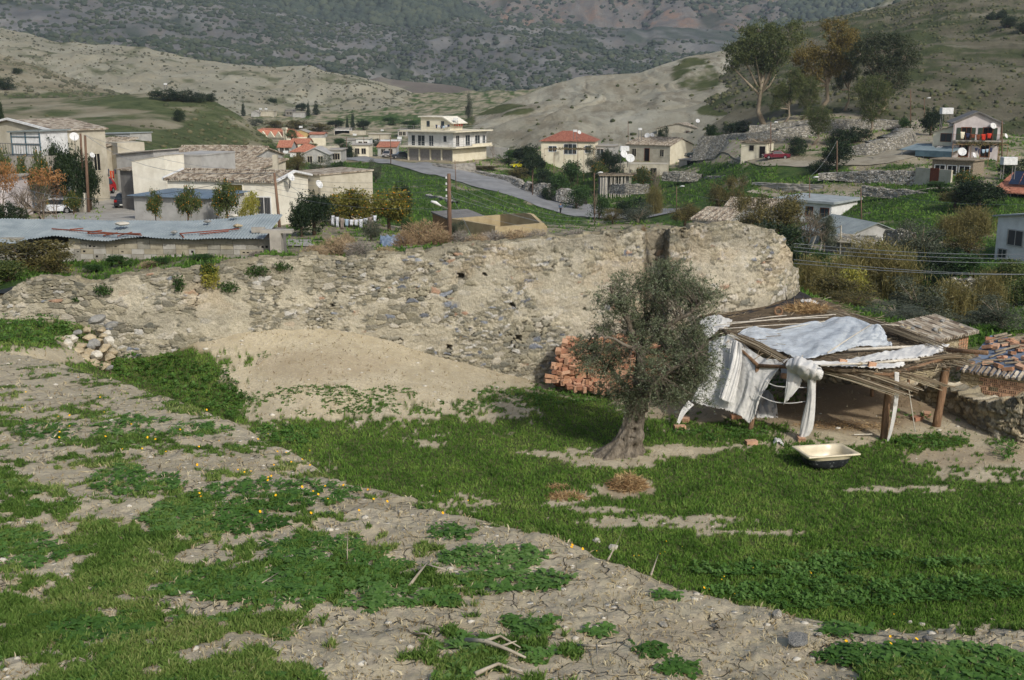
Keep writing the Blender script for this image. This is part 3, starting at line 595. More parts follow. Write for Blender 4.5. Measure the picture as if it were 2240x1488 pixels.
 for q in range(1, tn + 1):
  f = q / tn; w = 0.9 * f; h = (fbm(s * 3, s * 0 + f * 3, 26) - 0.5) * 0.16 * math.sin(PI * f) + (_h(np.floor(s / 0.3 + f * 3), np.floor(s * 0 + f * 3), 4) - 0.5) * 0.10 * (f < 1)
  V.append(np.stack([x - nx * w, y - ny * w, zt + h - 0.02], -1)[None]); 
  c = np.array(C(158, 148, 122)[:3]) * (0.7 + 0.6 * _h(np.floor(s / 0.22 + f * 5), np.floor(s * 0 + f * 4), 7))[:, None]; CC.append(c[None])
 V.append(np.stack([x - nx * 0.95, y - ny * 0.95, zb], -1)[None]); CC.append(CC[-1])
 V = np.concatenate(V, 0); CC = np.clip(np.concatenate(CC, 0) * 0.88, 0.02, 0.8)
 t = NT('rubble_masonry', 0.96, 0.08)
 c = t.attr('tint', 'Color'); n = t.noise(16, 6, 0.75)
 c = t.mix(1.0, c, t.ramp(n, [(0.3, BW(0.72)), (0.55, BW(1.05)), (0.75, BW(1.25))]), 'MULTIPLY'); t.col(c)
 t.bump(t.math('ADD', t.noise(30, 5, 0.75), t.math('MULTIPLY', t.noise(9, 3), 1.5)), 0.03)
 o = np_mesh('stone_wall', V.reshape(-1, 3), grid_faces(V.shape[0], V.shape[1]), t.m, smooth=False, attrs={'tint': CC.reshape(-1, 3)})
 tag(o, 'long old rubble stone wall with small square holes across the middle of the picture', 'wall')
 return x, y, zt, pxs
WX, WY, WZT, WPX = old_wall()
def wall_top(px):
 i = int(np.argmin(abs(WPX[WPX <= 1747] - px))); return Vector((WX[i], WY[i], WZT[i]))

# ================================================================== NEAR VEGETATION (stuff)
_TG = FZ / FY; _MN = np.maximum.accumulate(_TG, axis=0)   # visible where tangent is at its running maximum
def scatter_px(n, box, R, jit=0.5, cover=None):
 """random ground points spread evenly over a photo region, on the near ground"""
 px = box[0] + (box[2] - box[0]) * R.random(n); py = box[1] + (box[3] - box[1]) * R.random(n)
 a, t = ray(px, py); jf = np.interp(a, FA, np.arange(len(FA))); j = np.clip(jf.astype(int), 0, len(FA) - 2)
 i = np.zeros(n, int)
 order = np.argsort(j, kind='stable'); js = j[order]; st = np.searchsorted(js, np.arange(len(FA))); en = np.searchsorted(js, np.arange(len(FA)), 'right')
 for c in np.unique(js):
  idx = order[st[c]:en[c]]; i[idx] = np.searchsorted(_MN[:, c], t[idx])
 ok = (i > 0) & (i < FX.shape[0] - 1); a, j, i, t = a[ok], j[ok], i[ok], t[ok]
 rr_ = R.random(len(i)); aj = np.clip(jf[ok] , 0, len(FA) - 1.001); D = FDg[i - 1, j] * rr_ + FDg[i, j] * (1 - rr_); x = a * D
 g = FG[i, j]; z = FZ[i, j] * 0 + Hfield(x, D)
 return x, D, z, g
def grass_mesh(name, x, y, z, hgt, wid, R, mat, blades=3, lean=0.6, tint=None):
 n = len(x) * blades; X = np.repeat(x, blades); Y = np.repeat(y, blades); Zz = np.repeat(z, blades); h = np.repeat(hgt, blades) * (0.5 + R.random(n)); w = np.repeat(wid, blades) * (0.6 + 0.8 * R.random(n))
 th = R.random(n) * 2 * PI; ph = R.random(n) * 2 * PI; ln = lean * R.random(n)
 sp = np.repeat(hgt, blades) * 0.5; X = X + (R.random(n) - 0.5) * sp; Y = Y + (R.random(n) - 0.5) * sp
 p0 = np.stack([X - np.cos(th) * w / 2, Y - np.sin(th) * w / 2, Zz - 0.01], -1); p1 = np.stack([X + np.cos(th) * w / 2, Y + np.sin(th) * w / 2, Zz - 0.01], -1)
 lx = np.cos(ph) * ln * h; ly = np.sin(ph) * ln * h; hz = h * np.sqrt(np.maximum(1 - ln ** 2 * 0.6, 0.1))
 p2 = np.stack([X + lx * 0.45 + np.cos(th) * w * 0.4, Y + ly * 0.45 + np.sin(th) * w * 0.4, Zz + hz * 0.62], -1); p3 = np.stack([X + lx, Y + ly, Zz + hz], -1)
 V = np.stack([p0, p1, p2, p3], 1).reshape(-1, 3); Fc = np.array([[0, 1, 2], [0, 2, 3]])[None] + (np.arange(n) * 4)[:, None, None]
 tv = np.repeat(np.clip((np.repeat(tint, blades) if tint is not None else 0.5) + 0.35 * (R.random(n) - 0.5), 0, 1), 4)
 return np_mesh(name, V, Fc.reshape(-1, 3), mat, attrs={'tint': tv})
def M_blade(name, cols, trans=0.42):
 t = NT(name, 0.6, 0.2); k = len(cols) - 1
 c = t.ramp(t.attr('tint'), [(i / k, q) for i, q in enumerate(cols)]); t.col(c)
 tr = t.n('ShaderNodeBsdfTranslucent'); t.l(c, tr.inputs[0]); mx = t.n('ShaderNodeMixShader'); mx.inputs[0].default_value = trans
 t.l(t.b.outputs[0], mx.inputs[1]); t.l(tr.outputs[0], mx.inputs[2]); t.l(mx.outputs[0], t.t.nodes['Material Output'].inputs[0]); return t.m
mat_grass = M_blade('grass_blades', [C(72, 100, 40), C(98, 134, 54), C(122, 154, 68), C(154, 168, 92), C(188, 178, 130)])
mat_grassn = M_blade('bank_grass_blades', [C(60, 86, 36), C(88, 118, 50), C(116, 142, 68), C(154, 162, 96), C(190, 182, 140)])
mat_weed = M_blade('weed_leaves', [C(60, 92, 38), C(84, 122, 52), C(108, 144, 72), C(140, 162, 100), C(168, 178, 136)])
R = np.random.default_rng(11)
def keepmask(g, lo, hi, R): return R.random(len(g)) < sstep(lo, hi, g)
x, y, z, g = scatter_px(270000, (-300, 690, 2600, 1440), R)
far = y > Dcrest(x / y) * 1.25
k = far & keepmask(g, 0.2, 0.9, R); x, y, z = x[k], y[k], z[k]
tn = 0.36 + 0.5 * (fbm(x * 0.5, y * 0.5, 61) - 0.5) + 0.8 * (fbm(x * 2.5, y * 2.5, 62) - 0.5)
tag(grass_mesh('grass', x, y, z, 0.035 + 0.075 * R.random(len(x)) ** 2 * (0.4 + 1.2 * fbm(x * 0.7, y * 0.7, 66)), 0.010 + 0.0006 * y, R, mat_grass, 3, 0.8, tn), 'bright green grass covering the flat field below the wall', 'grass', kind='stuff')
x, y, z, g = scatter_px(230000, (-250, 760, 2450, 1540), R)
near = y <= Dcrest(x / y) * 1.25
k = near & keepmask(g, 0.25, 0.95, R); x, y, z = x[k], y[k], z[k]
tn = 0.42 + 0.8 * (fbm(x * 1.4, y * 1.4, 63) - 0.5) + 0.5 * (fbm(x * 6, y * 6, 64) - 0.5)
tag(grass_mesh('grass', x, y, z, 0.013 + 0.019 * R.random(len(x)), 0.0026 + 0.0007 * y, R, mat_grassn, 4, 1.1, tn), 'short tufted grass on the near dirt bank', 'grass', kind='stuff')
x, y, z, g = scatter_px(30000, (-60, 700, 2300, 1500), R)
k = (g < 0.5) & (R.random(len(g)) < 0.5); x, y, z = x[k], y[k], z[k]
mat_straw = M_blade('straw', [C(120, 104, 76), C(160, 146, 112), C(190, 180, 148)], 0.05)
tag(grass_mesh('dry_grass', x, y, z, 0.015 + 0.002 * y, 0.002 + 0.0005 * y, R, mat_straw, 2, 1.6, R.random(len(x))), 'dry stalks and straw littering the bare soil', 'dry grass', kind='stuff')
def weed_mesh(name, x, y, z, size, R, mat, leaves=12, tint=None, up=0.5):
 n = len(x) * leaves; X = np.repeat(x, leaves); Y = np.repeat(y, leaves); Z = np.repeat(z, leaves); L = np.repeat(size, leaves) * (0.5 + 0.7 * R.random(n))
 th = R.random(n) * 2 * PI; el = up * (0.2 + 1.1 * R.random(n)); w = L * 0.26
 dx, dy = np.cos(th), np.sin(th); sx, sy = -dy, dx; off = (R.random((n, 2)) - 0.5) * np.repeat(size, leaves)[:, None] * 0.9; X = X + off[:, 0]; Y = Y + off[:, 1]
 prof = [(0, 0.15), (0.35, 0.8), (0.5, 0.45), (0.7, 1.0), (1.0, 0.1)]
 P = []
 for s_, ww in prof:
  r = L * s_ * np.cos(el); h = L * (np.sin(el) * s_ - 0.35 * s_ ** 2) + 0.01
  for sg in (-1, 1): P.append(np.stack([X + dx * r + sx * w * ww * sg, Y + dy * r + sy * w * ww * sg, Z + h + 0.15 * w * (sg > 0)], -1))
 V = np.stack(P, 1).reshape(-1, 3); q = np.array([[2 * i, 2 * i + 1, 2 * i + 3, 2 * i + 2] for i in range(len(prof) - 1)])
 Fc = (q[None] + (np.arange(n) * 10)[:, None, None]).reshape(-1, 4)
 tv = np.repeat(np.clip((np.repeat(tint, leaves) if tint is not None else 0.4) + 0.3 * (R.random(n) - 0.5), 0, 1), 10)
 return np_mesh(name, V, Fc, mat, attrs={'tint': tv})
def in_blobs(x, y, z, L, seed, thr=0.5):
 px, py = proj(x, y, z); return blobs(px, py, L, 0, fbm(x * 2, y * 2, seed)) > thr
WEEDN = [(290, 930, 90, 26, 1), (110, 945, 100, 24, 1), (290, 1050, 110, 34, 1), (560, 1090, 170, 40, 1), (470, 1140, 180, 40, 1), (700, 1200, 120, 40, 1), (600, 1290, 230, 40, 1), (830, 1300, 110, 36, 1), (980, 1165, 60, 18, 1), (1080, 1220, 130, 26, 1), (1110, 1270, 110, 24, 1), (1215, 1270, 70, 14, 1),
         (1165, 1370, 60, 20, 1), (1030, 1410, 60, 18, 1), (1420, 1425, 42, 16, 1), (1300, 1385, 50, 10, 1), (960, 1310, 60, 16, 1), (1450, 1310, 50, 16, .9), (850, 1010, 130, 22, 1), (700, 1080, 100, 20, 1), (400, 940, 100, 16, .9), (230, 1380, 120, 24, 1), (60, 1200, 100, 40, 1), (1480, 1465, 60, 12, .9), (1180, 1440, 60, 14, .9), (760, 1240, 130, 30, 1),
         (1980, 1440, 220, 26, 1), (2100, 1470, 180, 30, 1), (1760, 1330, 80, 14, 1), (1850, 1380, 60, 14, 1)]
x, y, z, g = scatter_px(13000, (-60, 800, 2300, 1500), R)
k = in_blobs(x, y, z, WEEDN, 71, .35 + .5 * fbm(x * 5, y * 5, 79)) & (y <= Dcrest(x / y) * 1.3); 
k |= (R.random(len(x)) < 0.05) & (g > 0.4) & (y <= Dcrest(x / y) * 1.2); x, y, z = x[k], y[k], z[k]
tag(weed_mesh('weeds', x, y, z, 0.028 + 0.035 * R.random(len(x)) * 0.6 + 0.001 * y, R, mat_weed, 11, 0.36 + 0.7 * (fbm(x * 1.5, y * 1.5, 72) - 0.5)), 'leafy green weeds growing in clumps on the near bank', 'weeds', kind='stuff')
WEEDF = [(400, 845, 95, 50, 1), (320, 810, 110, 24, 1), (450, 880, 80, 46, 1), (250, 815, 50, 14, 1), (470, 910, 50, 30, 1), (60, 728, 110, 34, 1), (2030, 968, 105, 14, 1), (1600, 950, 130, 14, 1), (2200, 985, 24, 30, 1), (1980, 920, 60, 8, 1), (1850, 1300, 420, 30, .9), (1700, 1250, 200, 16, .8), (1880, 1225, 130, 10, 1), (2080, 1240, 120, 8, .9), (1220, 870, 110, 22, .9), (620, 955, 70, 24, .9)]
x, y, z, g = scatter_px(30000, (-60, 690, 2300, 1420), R)
k = in_blobs(x, y, z, WEEDF, 73) & (y > Dcrest(x / y) * 1.2); x, y, z = x[k], y[k], z[k]; px_, _q = proj(x, y, z)
hi = np.where((px_ < 520), 0.30, np.where((px_ > 1900), 0.2, 0.1)) * (0.2 + fbm(x * 1.2, y * 1.2, 74))
zz = z + hi * R.random(len(x)) ** 0.5
tag(weed_mesh('weeds', x, y, zz, 0.09 + 0.07 * R.random(len(x)), R, mat_weed, 6, 0.3 + 0.7 * (fbm(x * 1.5, y * 1.5, 75) - 0.5), 0.9), 'dense leafy green weeds in the hollow and at the field edges', 'weeds', kind='stuff')
x, y, z, g = scatter_px(5000, (520, 740, 1250, 930), R)
k = in_blobs(x, y, z, [(820, 880, 330, 30, 1), (580, 778, 14, 8, 1), (1100, 870, 160, 22, 1), (700, 870, 130, 24, .8)], 76) & (fbm(x * 1.6, y * 1.6, 77) > 0.5); x, y, z = x[k], y[k], z[k]
tag(weed_mesh('weeds', x, y, z, 0.06 + 0.05 * R.random(len(x)), R, mat_weed, 7, 0.45 + 0 * x, 0.6), 'small green tufts sprinkled on the dirt mound', 'weeds', kind='stuff')
def flower_mesh(name, x, y, z, r, R, mat, petals=9):
 n = len(x); k = petals; th = np.arange(k) / k * 2 * PI; tz = R.random(n) * 0.5
 nx_ = (R.random(n) - 0.5) * 0.8 + 0.2; ny_ = (R.random(n) - 0.5) * 0.8 - 0.5
 ring = np.stack([np.cos(th)[None] * r[:, None] + x[:, None], np.sin(th)[None] * r[:, None] + y[:, None], z[:, None] - (np.cos(th)[None] * nx_[:, None] + np.sin(th)[None] * ny_[:, None]) * r[:, None]], -1)
 V = np.concatenate([ring, np.stack([x, y, z - 0.004], -1)[:, None]], 1)
 Fc = np.array([[i, (i + 1) % k, k] for i in range(k)])[None] + (np.arange(n) * (k + 1))[:, None, None]
 return np_mesh(name, V.reshape(-1, 3), Fc.reshape(-1, 3), mat)
mat_fl = M_plain('yellow_petals', C(240, 190, 30), C(226, 158, 20), 8, 0.6)
x, y, z, g = scatter_px(150, (0, 810, 1200, 1150), R); k = (y > Dcrest(x / y) * 0.6) & (y <= Dcrest(x / y) * 1.05) & (R.random(len(x)) < 0.8)
xs, ys, zs = [x[k]], [y[k]], [z[k]]
x, y, z, g = scatter_px(260, (1150, 1120, 2240, 1480), R); k = in_blobs(x, y, z, [(1350, 1200, 150, 30, 1), (1600, 1310, 130, 24, 1), (1950, 1420, 120, 30, 1), (1650, 1270, 160, 40, .6)], 78); xs.append(x[k]); ys.append(y[k]); zs.append(z[k])
for px, py in [(712, 1080), (848, 1113), (570, 1136), (232, 968), (131, 970), (600, 1031), (638, 1026), (662, 1020), (679, 1030), (678, 994), (645, 975), (587, 957), (962, 1085), (1024, 1105), (786, 1131), (1955, 1353)]:
 a, tt = ray(px, py); a = float(a); c = int(np.argmin(abs(FA - a))); i = int(np.searchsorted(_MN[:, c], float(tt))); D = FDg[min(i, 639), c]
 xs.append(np.array([a * D])); ys.append(np.array([D])); zs.append(np.array([H(a * D, D)]))
x, y, z = map(np.concatenate, (xs, ys, zs))
tag(flower_mesh('flowers', x, y, z + 0.03 + 0.002 * y, 0.004 + 0.0003 * y + 0.002 * R.random(len(x)), R, mat_fl), 'yellow daisy flowers dotted along the edge of the near bank', 'flowers', kind='stuff')

def gf(px, py, dz=0.0):
 """near-ground point under a photo pixel"""
 a, tt = ray(px, py); a = float(a); c = int(np.argmin(abs(FA - a))); i = min(int(np.searchsorted(_MN[:, c], float(tt))), 639); D = float(FDg[i, c])
 return Vector((a * D, D, H(a * D, D) + dz))

# ================================================================== STONES, TWIGS
def rock_mesh(seed, sub=2, flat=0.7, ang=0.25):
 r = random.Random(seed); import bmesh as bmm
 bm = bmm.new(); bmm.ops.create_icosphere(bm, subdivisions=sub, radius=0.5)
 pl = [(Vector((r.uniform(-1, 1), r.uniform(-1, 1), r.uniform(-1, 1))).normalized(), r.uniform(0.25, 0.38)) for _ in range(16)]
 for v in bm.verts:
  for n_, d in pl:
   e = v.co.dot(n_) - d
   if e > 0: v.co -= n_ * e
  v.co += Vector((r.uniform(-1, 1), r.uniform(-1, 1), r.uniform(-1, 1))) * 0.02
  v.co.z *= flat
 me = bpy.data.meshes.new('stone'); bm.to_mesh(me); bm.free(); return me
def M_stone(name, c1, c2, sc=4):
 return M_plain(name, c1, c2, sc, 0.92, 0.02)
stone_mats = [M_stone('stone_buff', C(186, 172, 142), C(150, 134, 106)), M_stone('stone_grey', C(154, 152, 144), C(122, 120, 114)), M_stone('stone_pale', C(206, 200, 184), C(170, 162, 144)), M_stone('stone_dark', C(128, 128, 128), C(98, 98, 98))]
rocks = []
for i in range(12):
 me = rock_mesh(100 + i, 2, rnd.uniform(0.55, 0.85)); me.materials.append(stone_mats[i % 4]); rocks.append(me)
def stone(p, size, label, k=None, group=None, sink=0.3, name='stone', sq=1.0):
 me = rocks[rnd.randrange(12) if k is None else k]
 o = bpy.data.objects.new(name, me); COL.objects.link(o); o.location = (p[0], p[1], p[2] + size * 0.35 * (1 - sink)); o.scale = (size, size * rnd.uniform(0.7, 1), size * rnd.uniform(0.75, 1.1) * sq)
 o.rotation_euler = (rnd.uniform(-.3, .3), rnd.uniform(-.3, .3), rnd.uniform(0, 6.28)); return tag(o, label, 'stone', group)
for px, py, s, k, sq, lab in [(1700, 1358, 34, 2, 1, 'rounded pale stone sitting on the lip of the near bank'), (1305, 1192, 26, 2, .8, 'leftmost of three buff stones set in the edge of the bank'), (1228, 1196, 0, 2, 1, ''), (1340, 1205, 30, 2, .7, 'middle of three buff stones set in the edge of the bank'),
                          (1275, 1225, 26, 0, .8, 'rightmost low buff stone at the crest of the bank'), (1452, 1375, 30, 2, .8, 'angular white stone lying on cracked bare soil'), (1382, 1478, 22, 0, 1, 'small brown stone at the bottom edge of the picture'),
                          (1745, 1412, 70, 1, .25, 'large flat grey slab half buried in the soil'), (2030, 1405, 36, 1, .9, 'rounded grey boulder among yellow flowers'), (1990, 1370, 18, 2, .7, 'small pale stone beside the field edge at lower right'), (2015, 1370, 22, 2, .6, 'flat pale stone beside the field edge at lower right'),
                          (380, 1362, 44, 0, .7, 'brown clod of earth in the grass at lower left'), (488, 1372, 34, 0, .8, 'smaller pale clod of earth in the grass'), (455, 1180, 30, 0, .5, 'clod of dry earth below a weed clump'), (58, 978, 18, 2, .6, 'flat pale stone in the grass at the left edge'), (672, 1262, 24, 2, .5, 'pale flat stone among the green weeds'),
                          (150, 1078, 16, 2, .7, 'small white stone in the grass at left'), (1960, 1468, 30, 2, .6, 'pale stone at the bottom right corner bank'), (1100, 1395, 14, 0, 1, 'small stone on bare soil near a twig'), (1790, 1395, 26, 2, .5, 'broken flat stone on the rubble strip'), (1560, 1375, 16, 1, .8, 'small grey stone below the eroded lip'),
                          (2150, 1430, 20, 2, .8, 'pale stone in the lower right weeds'), (2200, 1395, 16, 2, .8, 'small pale stone on the right dirt strip'), (570, 800, 0, 0, 1, '')]:
 if not s: continue
 p = gf(px, py); stone(p, s / F * p.y * 1.05, lab, k, sink=0.5, sq=sq)
gravel = []
x, y, z, g = scatter_px(5200, (-40, 720, 2280, 1500), R); k = (g < 0.3) & (R.random(len(x)) < np.where(y > 30, 0.15, 0.13))
x, y, z = x[k], y[k], z[k]; m = len(x); r_ = (0.004 + 0.0012 * y) * (0.5 + 1.6 * R.random(m) ** 3)
V = _ico[None] * (0.7 + 0.6 * R.random((m, 12, 1))) * r_[:, None, None] * np.array([1.2, 1, .6]) + np.stack([x, y, z], -1)[:, None]
tag(np_mesh('gravel', V.reshape(-1, 3), (_icf[None] + (np.arange(m) * 12)[:, None, None]).reshape(-1, 3), stone_mats[2]), 'loose pebbles and crumbs on the bare soil', 'gravel', kind='stuff')
M_twig = M_plain('weathered_twig', C(176, 166, 146), C(128, 116, 96), 8, 0.9)
def branch(pts, r, label, forks=()):
 mb = MB(); P = [gf(a, b, 0.012 + h) for a, b, h in pts]; mb.tube(P, [r * (1 - 0.6 * i / (len(P) - 1)) for i in range(len(P))], 6)
 for fk in forks: Q = [gf(a, b, 0.012 + h) for a, b, h in fk]; mb.tube(Q, [r * 0.6] * (len(Q) - 1) + [r * 0.2], 5)
 return tag(mb.build('dead_branch', M_twig, smooth=True), label, 'branch')
branch([(1020, 1412, .01), (1065, 1432, .03), (1110, 1440, .02), (1150, 1452, .01)], 0.012, 'thick forked dead branch on the bare soil at bottom centre', [[(1060, 1425, .03), (1095, 1418, .03), (1138, 1442, .03)], [(1090, 1436, .02), (1130, 1430, .04)]])
branch([(1040, 1486, .01), (1090, 1470, .02), (1165, 1486, 0)], 0.010, 'bent pale stick at the bottom edge')
branch([(895, 1288, .0), (915, 1275, .03), (935, 1260, .05)], 0.009, 'pale broken stick leaning up out of the weeds', [[(930, 1262, .05), (980, 1262, .02)]])
branch([(1262, 1424, 0), (1300, 1433, .02), (1335, 1425, .01)], 0.007, 'thin forked twig on cracked soil', [[(1305, 1432, .02), (1308, 1462, .0)]])
branch([(905, 1395, 0), (930, 1400, .01), (955, 1410, 0)], 0.006, 'short grey twig on bare soil')
branch([(720, 1038, 0), (722, 1010, .1), (712, 1000, .14)], 0.004, 'thin dry stalk standing in the grass of the near bank', [[(721, 1020, .06), (732, 1012, .12)]])
branch([(1330, 1230, .0), (1350, 1215, .3), (1362, 1205, .5)], 0.006, 'dry stalk standing above the yellow flowers')
branch([(1424, 1262, 0), (1440, 1240, .3)], 0.006, 'leaning dry stalk at the foot of the bank')
branch([(760, 1230, 0), (762, 1215, .12)], 0.003, 'straight dry stem in the left weeds')
branch([(572, 790, .15), (562, 800, .05), (566, 806, 0), (580, 797, .1)], 0.03, 'curled grey dead root on the dirt mound')
branch([(560, 1290, .0), (610, 1270, .02)], 0.004, 'thin pale straw in the lower left grass')

heap = [(215, 700, 46), (245, 712, 40), (228, 735, 30), (195, 740, 36), (175, 760, 40), (150, 775, 34), (135, 765, 30), (170, 782, 36), (195, 770, 32), (212, 778, 34), (228, 762, 34), (240, 782, 34), (205, 795, 40), (228, 800, 34), (215, 745, 26), (240, 748, 30), (250, 770, 28), (185, 795, 30), (205, 752, 34), (222, 722, 30), (160, 742, 30), (148, 752, 26), (190, 722, 26), (170, 728, 26), (240, 805, 24), (190, 806, 26), (125, 785, 20), (155, 800, 18), (235, 730, 26), (198, 758, 28)]
pos = ['topmost', 'right hand upper', 'upper middle', 'left upper', 'left shoulder', 'far left lower', 'far left white', 'lower left', 'middle left', 'middle', 'middle right', 'right lower', 'bottom middle', 'bottom right', 'inner upper', 'right inner', 'right edge', 'bottom left', 'central', 'upper inner', 'left slope', 'left slope lower', 'back left', 'back', 'bottom right small', 'bottom left small', 'leftmost small', 'front left small', 'right back', 'core']
for (px, py, s), q in zip(heap, pos):
 D = 34.9 - (py - 700) * 0.016; p = at(px, py, D); p.z = max(p.z, H(p.x, p.y)) if H(p.x, p.y) - p.z < 1 else p.z
 sz = s / F * D * 1.1; o = stone((p.x, p.y, p.z - sz * .25), sz, f'{q} stone of the tumbled heap against the left end of the wall', rnd.choice([0, 1, 2, 4, 6, 8, 2, 0]), 'tumbled stones by the wall', sq=1.1)
hb = MB(); hp = [at(px, py + 14, 35.2 - (py - 700) * 0.014) for px, py in ((140, 780), (160, 742), (200, 706), (238, 712), (240, 770), (222, 800), (180, 800))]
c0 = at(205, 757, 34.8); top = [c0 + (p - c0) * 0.4 + Vector((0, .25, -.05)) for p in hp]
n_ = len(hp); hb.add([p - Vector((0, 0, .8)) for p in hp] + top, [tuple(range(n_, 2 * n_))] + [(i, (i + 1) % n_, n_ + (i + 1) % n_, n_ + i) for i in range(n_)])
tag(hb.build('earth_heap', M_plain('heap_earth', C(150, 134, 106), C(120, 104, 80), 3, 0.95, 0.03)), 'packed earth core under the tumbled stones by the wall', 'earth heap')
# ================================================================== OLIVE TREE
def leaf_quads(P, Dn, L, W, R):
 """leaves at points P with axis Dn, length L, width W -> verts, quads"""
 n = len(P); rv = R.normal(size=(n, 3)); s = np.cross(Dn, rv); s /= np.linalg.norm(s, axis=1)[:, None] + 1e-9
 L = L[:, None]; W = W[:, None]
 V = np.stack([P, P + Dn * L * 0.5 + s * W * 0.5, P + Dn * L, P + Dn * L * 0.5 - s * W * 0.5], 1)
 return V.reshape(-1, 3), (np.array([[0, 1, 2, 3]])[None] + (np.arange(n) * 4)[:, None, None]).reshape(-1, 4)
M_bark_ol = M_plain('olive_bark', C(142, 132, 116), C(78, 70, 58), 6, 0.95, 0.06, stretch=(1.5, 1.5, .6))
def olive_tree():
 base = G(1372, 29.6); R = np.random.default_rng(5)
 root = empty('olive_tree', base, 0, 'old gnarled olive tree with hollow twisted trunk standing alone in the grass', 'tree')
 def lp(px, py, dd): 
  p = at(px, py, base.y + dd); return p - base
 nth, nh = 96, 110; th = np.linspace(0, 2 * PI, nth, endpoint=False)[None, :]; h = np.linspace(0, 1, nh)[:, None]; Ht = 1.62
 cx = 0.02 + 0.30 * h ** 1.2 + 0.05 * np.sin(h * 5); cy = 0.1 * h
 flare = 0.34 * np.exp(-h * 9) * (0.75 + 0.25 * np.cos(th - 3.4)) + 0.62 * np.exp(-h * 4.0) * np.maximum(np.cos(th - 3.3), 0) ** 4
 rad = 0.27 - 0.02 * h + flare + 0.14 * np.exp(-((h - 0.33) / 0.12) ** 2) * np.maximum(np.cos(th - 4.9), 0) ** 2 + 0.05 * sstep(.85, 1, h)
 ridge = fbm(th * 2.2 + 2 * h + 40, h * 2.6 + th * 0, 200, 4); ridge = 0.5 * (ridge + fbm((th - 2 * PI) * 2.2 + 2 * h + 40, h * 2.6 + th * 0, 200, 4) * (th / (2 * PI)) + ridge * (1 - th / (2 * PI)))
 fine = fbm(np.cos(th) * 6 + 20, np.sin(th) * 6 + h * 9, 201, 4)
 rad = rad * (0.78 + 0.42 * ridge) + 0.10 * (fine - 0.5) + 0.035 * np.abs(np.sin(th * 7 + h * 5 + 4 * ridge)) * np.exp(-h * 1.2)
 rad = rad + np.exp(-h * 8) * 0.10 * np.sin(th * 11 + 5 * ridge)
 for hh, tt_, wd, hw, dp in ((0.60, 4.85, .26, .045, .20), (0.43, 4.7, .30, .05, .24), (0.32, 4.6, .22, .03, .14), (0.16, 4.95, .16, .05, .18), (0.72, 4.3, .12, .03, .08), (0.27, 3.9, .10, .03, .1)):
  dth = np.angle(np.exp(1j * (th - tt_))); rad = rad - dp * np.exp(-(dth / wd) ** 2 - ((h - hh) / hw) ** 2)
 rad = np.maximum(rad, 0.06); X = cx + rad * np.cos(th); Y = cy + rad * np.sin(th) * 0.9; Z = h * Ht + 0 * th - 0.12 * np.exp(-h * 20)
 V = np.stack([X, Y, Z], -1).reshape(-1, 3); i = np.arange(nh - 1)[:, None] * nth; j = np.arange(nth)[None, :]; jn = (j + 1) % nth
 Fc = np.stack([i + j, i + jn, i + nth + jn, i + nth + j], -1).reshape(-1, 4)
 np_mesh('trunk', V, Fc, M_bark_ol, root, smooth=True)
 fork = Vector((0.36, 0.1, 1.45)); segs = []
 def limb(pts, r0, r1):
  pts = [Vector(p) for p in pts]; segs.append((pts, r0, r1))
 c1 = lp(1402, 768, 0.1)
 limb([fork - Vector((0, 0, .25)), lp(1400, 830, 0), c1], .22, .13)
 limb([c1, lp(1385, 735, -.2), lp(1372, 700, -.3), lp(1350, 660, -.3), lp(1335, 628, -.4)], .10, .03)
 limb([c1, lp(1425, 742, -.1), lp(1458, 712, -.4), lp(1500, 690, -.6), lp(1545, 655, -.6)], .115, .03)
 limb([c1, lp(1412, 720, .3), lp(1430, 670, .5), lp(1440, 620, .5)], .09, .025)
 limb([fork, lp(1370, 850, .5), lp(1330, 800, .6), lp(1295, 770, .5)], .10, .025)
 limb([fork, lp(1430, 840, -.6), lp(1480, 800, -.9), lp(1530, 770, -.8)], .11, .03)
 limb([c1, lp(1440, 770, .8), lp(1490, 740, 1.1), lp(1530, 720, 1.0)], .08, .02)
 limb([c1, lp(1380, 760, -.8), lp(1340, 740, -1.1), lp(1300, 730, -1.0)], .07, .02)
 mb = MB(); allp = []
 for pts, r0, r1 in segs:
  P = []
  for k in range(len(pts) - 1):
   for q in range(5): P.append(pts[k].lerp(pts[k + 1], q / 5) + Vector((R.normal() * .02, R.normal() * .02, R.normal() * .02)))
  P.append(pts[-1]); mb.tube(P, [r0 + (r1 - r0) * i / (len(P) - 1) for i in range(len(P))], 8); allp += P
 lobes = [(1440, 632, 0.1, 110, 58, 1.1, 90), (1520, 655, -.2, 65, 45, .9, 45), (1350, 665, -.2, 55, 50, .8, 40), (1312, 775, 0, 62, 62, 1.0, 84), (1410, 790, -.3, 80, 75, 1.2, 70), (1502, 775, 0, 76, 82, 1.2, 115), (1385, 722, .3, 85, 45, 1.0, 45), (1440, 700, .2, 90, 50, 1.0, 50),
             (1430, 848, -.2, 85, 42, 1.0, 84), (1520, 840, 0, 50, 55, .8, 42), (1350, 840, .1, 50, 40, .7, 22), (1470, 606, 0, 60, 30, .6, 20), (1375, 880, -.3, 30, 22, .4, 10)]
 AP_ = np.array([tuple(p) for p in allp]); Ps = []; Ds = []
 pxm = base.y / F
